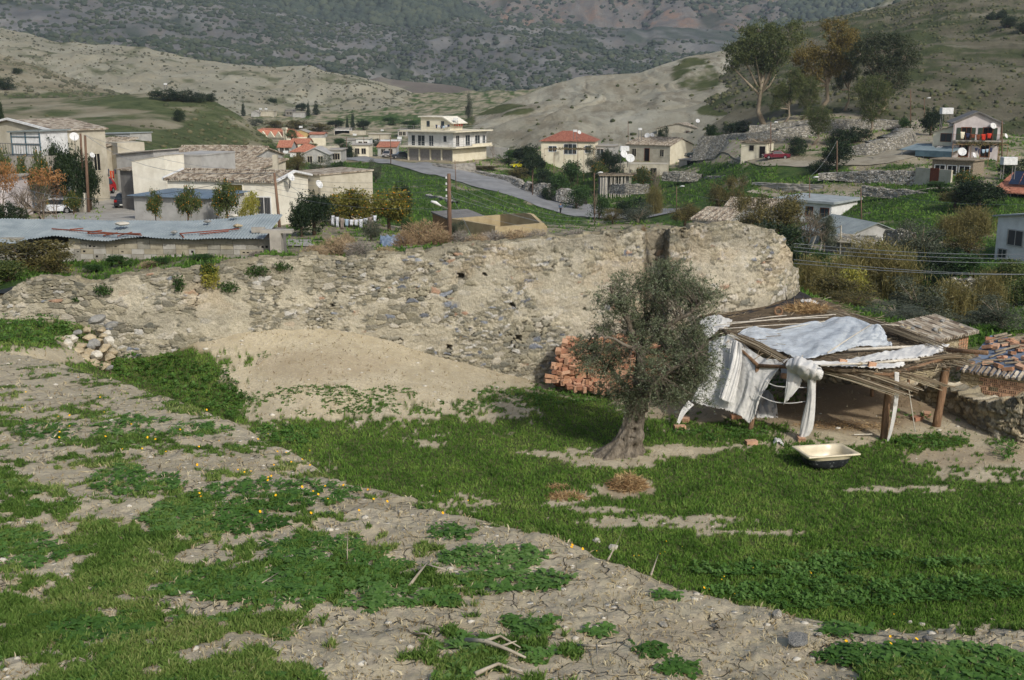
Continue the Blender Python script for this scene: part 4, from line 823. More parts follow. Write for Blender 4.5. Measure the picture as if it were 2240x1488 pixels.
 for cx_, cy_, dd, rx, rz, ry, n in lobes:
  c = lp(cx_, cy_, dd)
  for _ in range(n):
   v = R.normal(size=3); v /= np.linalg.norm(v); v *= R.random() ** 0.45
   q = np.array([c.x + v[0] * rx * pxm, c.y + v[1] * ry, c.z + v[2] * rz * pxm])
   b = AP_[np.argmin(((AP_ - q) ** 2).sum(1) + 0.3 * np.maximum(AP_[:, 2] - q[2], 0))]
   mid = (b + q) / 2 + np.array([R.normal() * .06, R.normal() * .06, .10 + R.normal() * .05]); tip = q + (q - b) * 0.12 + np.array([0, 0, -0.06])
   mb.tube([b, mid, q, tip], [.014, .010, .006, .003], 4, cap=False)
   od = (q - np.array([c1.x, c1.y, c1.z + .1])); od /= np.linalg.norm(od) + 1e-6
   for t_ in range(8):
    tw = od * 0.6 + R.normal(size=3) * 0.6 + np.array([0, 0, .35]); tw /= np.linalg.norm(tw); L_ = 0.20 + 0.22 * R.random(); s0 = q + R.normal(size=3) * 0.07
    if t_ < 4: mb.tube([s0, s0 + tw * L_], [.004, .002], 3, cap=False)
    m = 13; f = R.random(m)[:, None]; pp = s0 + tw * L_ * f + np.array([0, 0, -.05]) * f ** 2
    dn = tw * 0.7 + R.normal(size=(m, 3)) * 0.75; dn /= np.linalg.norm(dn, axis=1)[:, None]; Ps.append(pp); Ds.append(dn)
 mb.build('limb', M_bark_ol, root, smooth=True)
 P = np.concatenate(Ps); Dn = np.concatenate(Ds); n = len(P)
 V, Fc = leaf_quads(P, Dn, 0.05 + 0.03 * R.random(n), 0.016 + 0.006 * R.random(n), R)
 np_mesh('foliage', V, Fc, M_leaf('olive_leaves', [C(56, 66, 42), C(86, 97, 66), C(116, 125, 92), C(162, 170, 144)], 0.5, 0.2, 1.5), root)
 return root
olive_tree()

# ================================================================== BATHTUB
def tub():
 base = G(1806, 28.9); zr = base.z + 0.47
 def rp(px, py, z=zr):
  a, t_ = ray(px, py); D = z / float(t_); return Vector((float(a) * D, D, z))
 q = [rp(1731, 976), rp(1770, 1001), rp(1884, 993), rp(1838, 969)]
 base = sum(q, Vector()) / 4; base.z = H(base.x, base.y)
 root = empty('bathtub', base, 0, 'discarded cream bathtub with black sooty underside standing in the grass', 'bathtub')
 q = [p - base for p in q]; c = sum(q, Vector()) / 4
 def ring(s, z, rnd_=0.25, n=9):
  P = []
  for i in range(4):
   p0, p1, p2 = q[i - 1], q[i], q[(i + 1) % 4]
   for k in range(n):
    t_ = k / (n - 1); a = p1.lerp(p0, rnd_ * (1 - t_)) if t_ < .5 else p1.lerp(p2, rnd_ * t_); b = p1.lerp(p0, rnd_).lerp(p1, t_).lerp(p1.lerp(p2, rnd_), t_) if False else (p1.lerp(p0, rnd_) * (1 - t_) ** 2 + p1 * 2 * t_ * (1 - t_) + p1.lerp(p2, rnd_) * t_ ** 2)
    v = c + (b - c) * s; P.append(Vector((v.x, v.y, z)))
  return P
 zt = q[0].z
 def loft(rings, name, m, cap=True, flip=False):
  mb = MB(); n = len(rings[0]); mb.v = [tuple(p) for r in rings for p in r]
  for i in range(len(rings) - 1):
   for k in range(n): mb.f.append((i * n + k, i * n + (k + 1) % n, (i + 1) * n + (k + 1) % n, (i + 1) * n + k))
  if cap: mb.f.append(tuple((len(rings) - 1) * n + k for k in range(n)))
  o = mb.build(name, m, root, smooth=True); return o
 M_en = M_plain('cream_enamel', C(212, 200, 170), C(190, 178, 148), 2.5, 0.35, 0.0, spec=0.5)
 t = NT('sooty_iron', 0.7, 0.3); t.col(t.ramp(t.noise(7, 6, 0.7), [(0.35, C(22, 24, 26)), (0.56, C(44, 48, 50)), (0.66, C(150, 154, 152))])); M_so = t.m
 loft([ring(1.0, zt - .035, .03), ring(1.0, zt, .03), ring(.985, zt + .006, .03), ring(.90, zt + .004, .2), ring(.87, zt - .02, .3), ring(.80, zt - .16, .35), ring(.70, zt - .33, .4), ring(.62, zt - .37, .45)], 'basin', M_en)
 loft([ring(.93, zt - .032, .2), ring(.88, zt - .10, .3), ring(.84, zt - .16, .35)], 'apron', M_en, False)
 loft([ring(.84, zt - .158, .35), ring(.78, zt - .32, .4), ring(.68, zt - .42, .45), ring(.5, zt - .46, .5)], 'underside', M_so)
tub()

# ================================================================== HOLLOW BRICKS
def brick_mesh():
 mb = MB(); L, W, Ht = .30, .20, .12
 mb.box(-L / 2 + .01, -W / 2, 0, L / 2 - .01, W / 2, Ht)
 for sx in (-1, 1):
  x0, x1 = (L / 2 - .01, L / 2) if sx > 0 else (-L / 2, -L / 2 + .01); x1 += .02 * (sx > 0); x0 -= .02 * (sx < 0)
  for z0, z1 in ((0, .016), (.052, .068), (.104, .12)): mb.box(x0, -W / 2, z0, x1, W / 2, z1)
  for y in (-.1, -.053, -.007, .04, .086):
   for z0, z1 in ((.016, .052), (.068, .104)): mb.box(x0, y, z0, x1, y + .014, z1)
 for k in range(5):
  for sy in (-1, 1): mb.box(-L / 2 + .015, sy * W / 2 - (.004 if sy < 0 else 0), .012 + k * .022, L / 2 - .015, sy * W / 2 + (.004 if sy > 0 else 0), .022 + k * .022)
 return mb
def M_clay(name, a, b): return M_plain(name, a, b, 6, 0.9, 0.01)
bk = []
for i, (a, b) in enumerate([(C(190, 148, 116), C(166, 122, 92)), (C(202, 164, 134), C(178, 140, 112)), (C(178, 132, 104), C(152, 108, 84)), (C(202, 162, 132), C(172, 134, 106))]):
 o = brick_mesh().build('brick', M_clay('fired_clay', a, b)); bk.append(o.data); bpy.data.objects.remove(o)
def brick(p, rot, label, group=None, s=1.0):
 o = bpy.data.objects.new('brick', rnd.choice(bk)); COL.objects.link(o); o.location = p; o.rotation_euler = rot; o.scale = (s, s, s); return tag(o, label, 'brick', group)
tp = [(1196, 828), (1212, 812), (1222, 765), (1246, 738), (1275, 744), (1320, 742), (1380, 722), (1430, 745), (1475, 800)]
bp = [(1196, 836), (1240, 838), (1300, 850), (1360, 856), (1475, 862)]
nb = 0; rb = random.Random(3)
for layer in range(13):
 f = layer / 12
 for k in range(26):
  px = 1198 + (1475 - 1198) * (k + rb.uniform(.1, .9)) / 26
  t0 = np.interp(px, [a for a, b in tp], [b for a, b in tp]); b0 = np.interp(px, [a for a, b in bp], [b for a, b in bp])
  py = b0 - f * 12 * 9.5
  if py < t0 + 2 and layer > 0: continue
  D = 36.6 + 0.95 * (b0 - py) / 110 + rb.uniform(-.1, .1); p = at(px, py, D)
  side = 'left slope' if px < 1290 else ('middle' if px < 1390 else 'right end'); stand = rb.random() < .25; rw = ['bottom', 'second', 'third', 'fourth', 'fifth', 'sixth', 'seventh', 'eighth', 'ninth', 'tenth', 'eleventh', 'twelfth', 'top'][layer]
  brick(p, (PI / 2 if stand else rb.uniform(-.25, .25), rb.uniform(-.3, .3), rb.choice([0.2, 1.6, 3.0, 1.2]) + rb.uniform(-.5, .5)), f'hollow clay brick {"on edge" if stand else "lying flat"} in the {rw} row, {side} of the brick pile', f'{"upright" if stand else "flat"} bricks, {rw} row, {side} of the pile'); nb += 1
for i, px in enumerate(range(1245, 1362, 11)):
 py = 852 - 3 + (px - 1245) * 0.09; p = at(px, py + rb.uniform(-2, 2), 36.2)
 brick(p, (PI / 2 * (i % 2), 0, -1.2 + rb.uniform(-.3, .3)), 'hollow clay brick in the front row along the foot of the brick pile', 'front row bricks of the pile')
core = MB(); ctop = [at(px, np.interp(px, [a for a, b in tp], [b for a, b in tp]) + 14, 37.75) for px in range(1210, 1470, 20)]; cbot = [at(px, np.interp(px, [a for a, b in bp], [b for a, b in bp]) + 4, 36.85) for px in range(1210, 1470, 20)]
k = len(ctop); core.add(ctop + cbot, [(i, k + i, k + i + 1, i + 1) for i in range(k - 1)])
co_ = core.build('rubble', M_clay('brick_rubble', C(150, 96, 68), C(110, 72, 52))); co_.modifiers.new('s', 'SOLIDIFY').thickness = .2; tag(co_, 'broken clay rubble filling the inside of the brick pile', 'rubble')
for px, py, rz, lab in [(1643, 974, .2, 'single hollow brick lying in the grass between tree and shed'), (1487, 941, .1, 'hollow brick on the grass by the end of the white cloth'), (1500, 925, 1.3, 'broken brick under the tail of the white cloth'), (2005, 925, .5, 'hollow brick lying inside the shed by the thick post'), (2028, 912, 1.2, 'brick block at the foot of the thick post'), (1610, 915, .1, 'dark hollow brick on the ground under the white cloth'), (1752, 965, 1.5, 'brick standing on end beside the hanging strip of cloth')]:
 brick(gf(px, py, .0), (0, 0, rz), lab)

# ================================================================== REED SHED
M_reed = NT('dry_reeds', 0.8, 0.2); M_reed.col(M_reed.ramp(M_reed.n('ShaderNodeNewGeometry').outputs['Random Per Island'], [(0, C(96, 82, 64)), (0.4, C(138, 122, 98)), (0.8, C(174, 160, 132)), (1, C(206, 194, 168))])); M_reed = M_reed.m
M_post = M_plain('weathered_post', C(150, 120, 92), C(104, 80, 60), 5, 0.9, 0.02, stretch=(6, 6, .6))
M_pole = M_plain('bleached_pole', C(206, 200, 186), C(170, 160, 140), 5, 0.8)
M_white = NT('white_tarpaulin', 0.55, 0.3); M_white.col(M_white.ramp(M_white.noise(2.5, 6), [(0.35, C(214, 212, 206)), (0.65, C(238, 236, 228))])); M_white.bump(M_white.noise(5, 6, .6), 0.025)
_tr = M_white.n('ShaderNodeBsdfTranslucent'); _tr.inputs[0].default_value = C(210, 210, 204); _mx = M_white.n('ShaderNodeMixShader'); _mx.inputs[0].default_value = .25
M_white.l(M_white.b.outputs[0], _mx.inputs[1]); M_white.l(_tr.outputs[0], _mx.inputs[2]); M_white.l(_mx.outputs[0], M_white.t.nodes['Material Output'].inputs[0]); M_white = M_white.m
_c = NT('clear_polythene', 0.25, 0.6); _c.col(C(214, 220, 222)); _c.bump(_c.noise(5, 6, .65), 0.06)
_tp = _c.n('ShaderNodeBsdfTransparent'); _mx = _c.n('ShaderNodeMixShader'); _c.l(_c.mr(_c.noise(1.4, 4), .3, .7, .18, .5), _mx.inputs[0])
_c.l(_c.b.outputs[0], _mx.inputs[1]); _c.l(_tp.outputs[0], _mx.inputs[2]); _c.l(_mx.outputs[0], _c.t.nodes['Material Output'].inputs[0]); M_clear = _c.m
BACK = [(1530, 692, 38.2), (1760, 657, 39.6), (1870, 690, 38), (1960, 728, 35.5), (2095, 770, 32.6)]
FRONT = [(1603, 742, 33), (1720, 789, 31.6), (1790, 803, 30.9), (1900, 812, 30.8), (1990, 812, 31.2), (2078, 796, 31.9)]
RP = np.array([tuple(at(*p)) for p in BACK + FRONT]); _rc = np.linalg.lstsq(np.c_[np.ones(len(RP)), RP[:, :2]], RP[:, 2], rcond=None)[0]
def rz_(x, y): return _rc[0] + _rc[1] * x + _rc[2] * y
def onroof(px, py, dz=0.05):
 a, t_ = ray(px, py); a = float(a); t_ = float(t_); D = (_rc[0] + dz) / (t_ - _rc[1] * a - _rc[2]); D = min(max(D, 29.5), 41); return Vector((a * D, D, t_ * D))
def pline(P, n):
 P = np.array([tuple(p) for p in P], float); t_ = np.linspace(0, len(P) - 1, n)
 def cr(t):
  i = int(min(t, len(P) - 1.0001)); f = t - i; p0 = P[max(i - 1, 0)]; p1 = P[i]; p2 = P[i + 1]; p3 = P[min(i + 2, len(P) - 1)]
  return 0.5 * ((2 * p1) + (-p0 + p2) * f + (2 * p0 - 5 * p1 + 4 * p2 - p3) * f * f + (-p0 + 3 * p1 - 3 * p2 + p3) * f ** 3)
 return np.array([cr(t) for t in t_])
def sheet(name, rows, mat, label=None, cat=None, nu=70, nv=50, fold=0.05, ff=(3, 1), seed=0, thick=0.006, parent=None, drape=None):
 """cloth lofted through rows of world points, with folds"""
 A = np.array([pline(r, nu) for r in rows]); B = np.stack([pline(A[:, i], nv) for i in range(nu)], 1)     # nv,nu,3
 du = np.gradient(B, axis=1); dv = np.gradient(B, axis=0); N = np.cross(du, dv); N /= np.linalg.norm(N, axis=2)[..., None] + 1e-9
 u = np.linspace(0, 1, nu)[None, :]; v = np.linspace(0, 1, nv)[:, None]
 d = (fbm(u * ff[0] * 3 + 5 + 0.8 * v, v * ff[1] * 3 + seed, seed + 300, 3) - .5) * 2 + 0.7 * (1 - 2 * abs(2 * fbm(u * ff[0] * 4 + v * 1.5, v * ff[1] * 1.3, seed + 310, 2) - 1)) + 0.25 * (fbm(u * 40, v * 40, seed + 320, 2) - .5)
 B = B + N * (d * fold)[..., None]
 e = 0.012 * (vn(np.arange(nu) * 0.9, np.zeros(nu), seed) - .5) * 8; B[-1, :, 2] += e * 0.8; 
 if drape is not None: B[..., 2] = np.maximum(B[..., 2], drape(B[..., 0], B[..., 1]))
 o = np_mesh(name, B.reshape(-1, 3), grid_faces(nv, nu), mat, parent, smooth=True)
 if thick: m = o.modifiers.new('s', 'SOLIDIFY'); m.thickness = thick
 return tag(o, label, cat)
def shed():
 base = G(1800, 33.5); root = empty('reed_shed', base, 0, 'open lean-to shed with reed roof on crooked wooden posts by the stone wall', 'shed')
 I = lambda P: [Vector(p) - base for p in P]
 def post(px0, py0, D0, px1, py1, D1, r, n=8, sq=False, m=None):
  a = at(px0, py0, D0); a.z = H(a.x, a.y) - .1; b = at(px1, py1, D1); mb = MB(); P = [a.lerp(b, k / 6) + Vector((rb.uniform(-.012, .012), rb.uniform(-.012, .012), 0)) for k in range(7)]
  mb.tube(I(P), [r * (1 + rb.uniform(-.08, .08)) for _ in P], 4 if sq else n); return mb.build('post', m or M_post, root, smooth=not sq)
 post(2047, 936, 31.9, 2074, 778, 32.1, .125); post(1932, 962, 30.8, 1946, 822, 30.9, .11, sq=True); post(1641, 942, 31.6, 1658, 800, 31.9, .08); post(1906, 893, 34.6, 1910, 790, 34.6, .06); post(1506, 885, 35.4, 1510, 760, 35.4, .07)
 post(1780, 880, 35, 1784, 780, 35, .07); post(1985, 905, 34.8, 1988, 780, 34.8, .05)
 nu, nv = 60, 34; a = pline([at(*p) for p in BACK], nu); b = pline([at(*p) for p in FRONT], nu); v = np.linspace(0, 1, nv)[:, None, None]
 B = a[None] * (1 - v) + b[None] * v; u2 = np.linspace(0, 1, nu)[None, :]; v2 = v[..., 0]
 B[..., 2] += (fbm(u2 * 9, v2 * 7, 330, 4) - .5) * 0.22 - 0.05
 o = np_mesh('roof_mat', (B - np.array(base)).reshape(-1, 3), grid_faces(nv, nu), M_plain('brushwood', C(112, 98, 78), C(66, 56, 44), 5, .95, .05), root); m = o.modifiers.new('s', 'SOLIDIFY'); m.thickness = .10; m.offset = -1
 R = random.Random(21); mb = MB()
 def onB(u, v_):
  i = min(int(v_ * (nv - 1)), nv - 1); j = min(int(u * (nu - 1)), nu - 1); return Vector(B[i, j]) - base
 for k in range(1500):                       # loose brush stems over the mat
  u = R.random(); w = R.random() ** .9; p = onB(u, w); ang = R.choice([0.15, -0.5, 1.9, 0.8]) + R.uniform(-.35, .35); L = R.uniform(.3, 1.1)
  d = Vector((math.cos(ang), -math.sin(ang), R.uniform(-.06, .10))); q = p + d * L; q.z = max(q.z, rz_(q.x + base.x, q.y + base.y) - base.z - .03)
  mb.tube([p + Vector((0, 0, R.uniform(.0, .10))), (p + q) / 2 + Vector((0, 0, R.uniform(.02, .12))), q + Vector((0, 0, R.uniform(0, .08)))], R.uniform(.006, .012), 3, cap=False)
 def bundle(p0, p1, n, spread, L0=1.0, r=.011, jit=.1):
  p0 = Vector(p0); p1 = Vector(p1)
  for _ in range(n):
   s = Vector((R.uniform(-1, 1) * spread[0], R.uniform(-1, 1) * spread[1], R.uniform(-1, 1) * spread[2])); f0 = R.uniform(0, .25); f1 = 1 + R.uniform(-jit * 2, jit)
   a_ = p0.lerp(p1, f0) + s; b_ = p0.lerp(p1, f1) + s * R.uniform(.6, 1.3) + Vector((0, 0, R.uniform(-.05, .03)))
   mb.tube([a_ - base, (a_ + b_) / 2 - base + Vector((0, 0, .04)), b_ - base], R.uniform(.7, 1.3) * r, 4)
 bundle(at(1745, 792, 31.6), at(1965, 858, 30.2), 60, (.22, .25, .05)); bundle(at(1850, 805, 31.2), at(1990, 848, 30.3), 36, (.3, .2, .05)); bundle(at(1930, 805, 31.3), at(2062, 846, 30.7), 26, (.3, .2, .06))
 bundle(at(1598, 728, 33.2), at(1722, 790, 31.7), 60, (.16, .3, .05)); bundle(at(1860, 690, 37), at(2040, 752, 33), 50, (.3, .3, .05)); bundle(at(1990, 790, 31.8), at(2110, 778, 31.9), 22, (.2, .15, .06), r=.014); bundle(at(1760, 664, 38.6), at(1900, 712, 36.4), 50, (.3, .3, .05))
 mb.build('reeds', M_reed, root, smooth=False)
 mb = MB()
 for x0, y0, x1, y1, r, dz in [(1560, 712, 1828, 688, .018, .22), (1590, 706, 1812, 694, .015, .22), (1575, 720, 1790, 706, .015, .2), (1700, 722, 1860, 694, .014, .25), (1810, 772, 1906, 710, .022, .42), (1920, 711, 1967, 712, .016, .35), (1640, 700, 1720, 690, .016, .15), (1855, 766, 2025, 758, .05, .15), (1795, 800, 1905, 795, .03, .18), (1905, 795, 2010, 786, .045, .12)]:
  mb.tube([onroof(x0, y0, dz) - base, onroof((x0 + x1) / 2, (y0 + y1) / 2 - 1, dz + .02) - base, onroof(x1, y1, dz) - base], r, 6)
 mb.build('roof_pole', M_pole, root, smooth=True)
 mb = MB(); mb.tube(I([at(1660, 800, 31.8), at(1790, 806, 31.0), at(1946, 820, 30.8), at(2074, 782, 32.0)]), .055, 7); mb.tube(I([at(2072, 765, 32.3), at(2160, 772, 31.2)]), .07, 7); mb.tube(I([at(1600, 745, 33), at(1660, 802, 31.8)]), .05, 6); mb.build('beam', M_post, root, smooth=True)
 mb = MB(); mb.tube(I([at(1986, 838, 30.6), at(2002, 945, 30.9)]), .017, 5); mb.tube(I([at(1868, 951, 31.0), at(1908, 950, 31.0)]), .02, 5); mb.build('prop_pole', M_pole, root)
shed()
sheet('plastic_sheet', [[onroof(1606, 732, .25), onroof(1645, 712, .3), onroof(1700, 719, .2), onroof(1790, 702, .3), onroof(1850, 690, .45), onroof(1900, 706, .45), onroof(1925, 710, .4), onroof(1938, 732, .2)],
      [onroof(1640, 745, .18), onroof(1685, 738, .25), onroof(1735, 742, .2), onroof(1800, 732, .3), onroof(1860, 725, .35), onroof(1895, 735, .3), onroof(1925, 738, .25), onroof(1945, 748, .12)],
      [onroof(1660, 758, .1), onroof(1700, 768, .15), onroof(1752, 784, .1), onroof(1800, 774, .2), onroof(1850, 764, .12), onroof(1885, 755, .12), onroof(1925, 757, .1), onroof(1952, 757, .08)]], M_clear,
      'crumpled translucent plastic sheet lying across the reed roof', 'plastic sheet', 100, 60, .075, (3, 2), 1, .004, drape=lambda x, y: rz_(x, y) + .04)
sheet('tarpaulin', [[onroof(1845, 788, .1), onroof(1900, 776, .2), onroof(1960, 764, .2), onroof(2030, 752, .2), onroof(2078, 752, .2)], [onroof(1850, 793, .1), onroof(1905, 790, .15), onroof(1965, 784, .15), onroof(2030, 778, .12), onroof(2068, 768, .05)]], M_white,
      'white torn tarpaulin strip along the right front of the reed roof', 'tarpaulin', 90, 30, .035, (5, 1), 2, .006, drape=lambda x, y: rz_(x, y) + .05)
sheet('tarpaulin', [[onroof(1740, 788, .2), onroof(1800, 790, .2), onroof(1870, 790, .15), onroof(1930, 794, .12), onroof(1978, 792, .1)], [onroof(1770, 797, .1), onroof(1815, 800, .12), onroof(1880, 802, .1), onroof(1935, 805, .08), onroof(1980, 798, .06)]], M_white,
      'narrow white cloth strip on the front edge of the reed roof', 'tarpaulin', 80, 20, .03, (5, 1), 3)
sheet('tarpaulin', [[onroof(1528, 702, .1), onroof(1550, 692, .2), onroof(1575, 690, .2), onroof(1602, 700, .1)], [onroof(1535, 715, .12), onroof(1560, 706, .2), onroof(1580, 704, .2), onroof(1600, 706, .1)], [at(1545, 742, 34), onroof(1572, 722, .1), onroof(1590, 716, .1), onroof(1596, 712, .1)]], M_white,
      'bunched white cloth at the back left corner of the reed roof', 'tarpaulin', 50, 30, .05, (2, 1), 4)
W1 = [[at(1552, 748, 33.5), at(1580, 736, 33.2), at(1606, 734, 32.9), at(1640, 764, 32.3), at(1680, 786, 31.9), at(1726, 784, 31.5)],
      [at(1545, 790, 33.0), at(1572, 785, 32.7), at(1600, 790, 32.5), at(1632, 800, 32.1), at(1668, 812, 31.8), at(1708, 802, 31.5)],
      [at(1530, 838, 32.6), at(1562, 842, 32.3), at(1596, 850, 32.1), at(1632, 852, 31.8), at(1660, 848, 31.6), at(1688, 828, 31.5)],
      [at(1512, 878, 32.3), at(1550, 888, 32.0), at(1588, 896, 31.8), at(1620, 910, 31.6), at(1642, 924, 31.5), at(1658, 872, 31.5)]]
sheet('tarpaulin', W1, M_white, 'large white tarpaulin hanging in folds from the left front of the reed shed', 'tarpaulin', 120, 80, .08, (2, .45), 5, .006)
sheet('tarpaulin', [[at(1505, 876, 32.3), at(1518, 886, 32.2)], [at(1490, 898, 32.1), at(1500, 904, 32.0)], [at(1480, 925, 31.9), at(1486, 928, 31.9)]], M_white, 'thin tail of white cloth running down to a brick on the grass', 'tarpaulin', 12, 24, .01, (1, 1), 6)
sheet('tarpaulin', [[at(1600, 745, 32.6), at(1612, 746, 32.5), at(1622, 752, 32.4)], [at(1592, 800, 32.3), at(1605, 800, 32.1), at(1622, 806, 32.1)], [at(1570, 868, 31.8), at(1585, 876, 31.6), at(1606, 884, 31.6)]], M_white, 'gathered white fold hanging down the middle of the large tarpaulin', 'tarpaulin', 40, 40, .06, (2, .3), 7)
sheet('tarpaulin', [[at(1722, 786, 31.3), at(1750, 780, 31.1), at(1780, 790, 30.9), at(1796, 806, 30.8)], [at(1720, 800, 31.0), at(1748, 798, 30.6), at(1782, 806, 30.5), at(1799, 815, 30.6)], [at(1724, 815, 31.1), at(1750, 818, 30.7), at(1780, 824, 30.5), at(1797, 830, 30.6)], [at(1752, 822, 31.1), at(1760, 832, 31), at(1775, 836, 30.9), at(1786, 832, 30.9)]], M_white,
      'puffed knot of white cloth tied at the front of the reed roof', 'tarpaulin', 50, 44, .06, (2, 1), 8)
sheet('tarpaulin', [[at(1722, 806, 31.1), at(1738, 812, 31.0), at(1756, 822, 30.9)], [at(1719, 845, 31), at(1732, 848, 30.9), at(1750, 845, 30.9)], [at(1714, 884, 31), at(1720, 878, 30.95), at(1730, 868, 30.9)]], M_white, 'pointed white cloth flap hanging below the knot', 'tarpaulin', 24, 34, .03, (2, .4), 9)
sheet('tarpaulin', [[at(1766, 824, 30.8), at(1774, 826, 30.7), at(1786, 830, 30.8)], [at(1764, 870, 30.8), at(1774, 872, 30.7), at(1784, 872, 30.8)], [at(1752, 925, 30.8), at(1766, 932, 30.7), at(1780, 930, 30.8)], [at(1746, 968, 30.8), at(1756, 962, 30.7), at(1774, 948, 30.8)]], M_white, 'long narrow white cloth strip hanging to the ground in front of the shed', 'tarpaulin', 26, 70, .035, (2, .5), 10)
sheet('tarpaulin', [[at(1645, 868, 32.6), at(1665, 830, 32.5), at(1700, 808, 32.4)], [at(1652, 880, 32.6), at(1668, 850, 32.5), at(1690, 825, 32.4)]], M_white, 'grey shaded cloth edge behind the front left post', 'tarpaulin', 24, 10, .03, (2, .5), 11)
def strap(pts, w, label, mat=M_white):
 P = pline(pts, 24); mb = MB(); mb.tube([tuple(p) for p in P], w, 4); return tag(mb.build('strap', mat), label, 'strap')
strap([at(1672, 832, 31.4), at(1700, 845, 31.1), at(1764, 848, 30.9)], .016, 'upper sagging white strap across the shed opening'); strap([at(1650, 860, 31.5), at(1690, 878, 31.2), at(1728, 882, 31.0), at(1762, 878, 30.9)], .016, 'lower sagging white strap across the shed opening')
sheet('tarpaulin', [[at(1957, 814, 30.5), at(1967, 815, 30.5)], [at(1956, 870, 30.5), at(1965, 872, 30.5)], [at(1948, 930, 30.5), at(1955, 932, 30.6)], [at(1939, 966, 30.6), at(1944, 968, 30.6)]], M_white, 'narrow blue white strip hanging beside the square post', 'tarpaulin', 8, 40, .012, (1, 1), 12)
M_blk = M_plain('black_felt', C(58, 56, 56), C(38, 36, 36), 4, .9, .03)
sheet('roofing_felt', [[at(1530, 695, 38.0), at(1600, 684, 38.2), at(1680, 672, 38.6), at(1725, 656, 39.3), at(1750, 638, 40.6)], [at(1548, 704, 37.0), at(1620, 697, 37.2), at(1700, 690, 37.6), at(1760, 672, 38.6), at(1800, 660, 39.4)]], M_blk, 'black felt sheet between the stone wall and the reed roof', 'roofing felt', 60, 16, .04, (3, 1), 13)
sheet('plastic_sheet', [[at(1750, 656, 39), at(1768, 652, 39), at(1790, 660, 39)], [at(1756, 661, 38.7), at(1770, 660, 38.7), at(1796, 664, 38.7)]], M_white, 'small white plastic scrap at the back peak of the reed roof', 'plastic scrap', 16, 8, .05, (2, 1), 14)
sheet('plastic_sheet', [[gf(1640, 884, .4), gf(1665, 878, .5), gf(1690, 888, .3)], [gf(1650, 905, .15), gf(1668, 900, .2), gf(1700, 906, .1)], [gf(1655, 915, .05), gf(1680, 918, .05), gf(1702, 916, .03)]], M_white, 'heap of grey plastic sacks on the floor inside the shed', 'plastic sacks', 30, 24, .09, (2, 2), 15)
sheet('litter', [[gf(1690, 970, .02), gf(1700, 966, .12), gf(1712, 972, .02)], [gf(1690, 976, .02), gf(1702, 975, .10), gf(1714, 979, .02)]], M_white, 'crumpled white rag lying in the grass near the bathtub', 'rag', 16, 10, .04, (2, 2), 16)
def straw_heap(name, p, rx, ry, hh, n, label, mat=None, seed=0, L=.25, cat='straw'):
 R = np.random.default_rng(seed); th = R.random(n) * 2 * PI; rr = R.random(n) ** .6; x = p.x + np.cos(th) * rr * rx; y = p.y + np.sin(th) * rr * ry; z = p.z + hh * (1 - rr ** 2) * R.random(n) ** .5
 d = R.normal(size=(n, 3)); d[:, 2] *= .35; d /= np.linalg.norm(d, axis=1)[:, None]; V, Fc = leaf_quads(np.stack([x, y, z], -1), d, L * (.5 + R.random(n)), np.full(n, .012 + L * .03), R)
 return tag(np_mesh(name, V, Fc, mat or M_hay), label, cat)
M_hay = M_leaf('hay', [C(120, 92, 62), C(164, 134, 92), C(200, 176, 130)], .8, .1, 3)
straw_heap('straw_heap', onroof(1768, 680, .12), .75, .5, .16, 2600, 'golden straw spread on the back of the reed roof', None, 1, .3)
straw_heap('straw_heap', gf(1372, 1068), .45, .35, .30, 2600, 'brown dry hay clump standing up in the green field', None, 2, .2); straw_heap('straw_heap', gf(1240, 1092), .5, .3, .08, 1500, 'flat patch of brown hay left of the hay clump', None, 3, .15); straw_heap('straw_heap', gf(1222, 1070), .3, .15, .05, 600, 'small scrap of brown hay in the field', None, 4, .12)
straw_heap('straw_heap', gf(1850, 935), 1.6, .5, .03, 1400, 'thin scatter of straw on the shed floor', None, 5, .12)
mb = MB(); c = onroof(1703, 682, .18); mb.tube([c + Vector((.13 * math.cos(a / 8 * PI), .05 * math.sin(a / 8 * PI), .13 * math.sin(a / 8 * PI) + .02 * a / 16)) for a in range(30)], .04, 6); tag(mb.build('rope_coil', M_post, smooth=True), 'coil of brown rope on the back of the reed roof', 'rope')
for px, py, lab in [(1841, 786, 'orange brick weighing down the cloth near the roof knot'), (1905, 792, 'orange brick standing on the white roof strip'), (1716, 822, 'orange brick fragment seen below the puffed cloth')]: brick(onroof(px, py + 5, .15) if py < 800 else at(px, py, 31.6), (PI / 2, .2, .3), lab, s=.75)
stone(onroof(1880, 801, .1), .28, 'round brown stone weighing down the white roof cloth', 0)
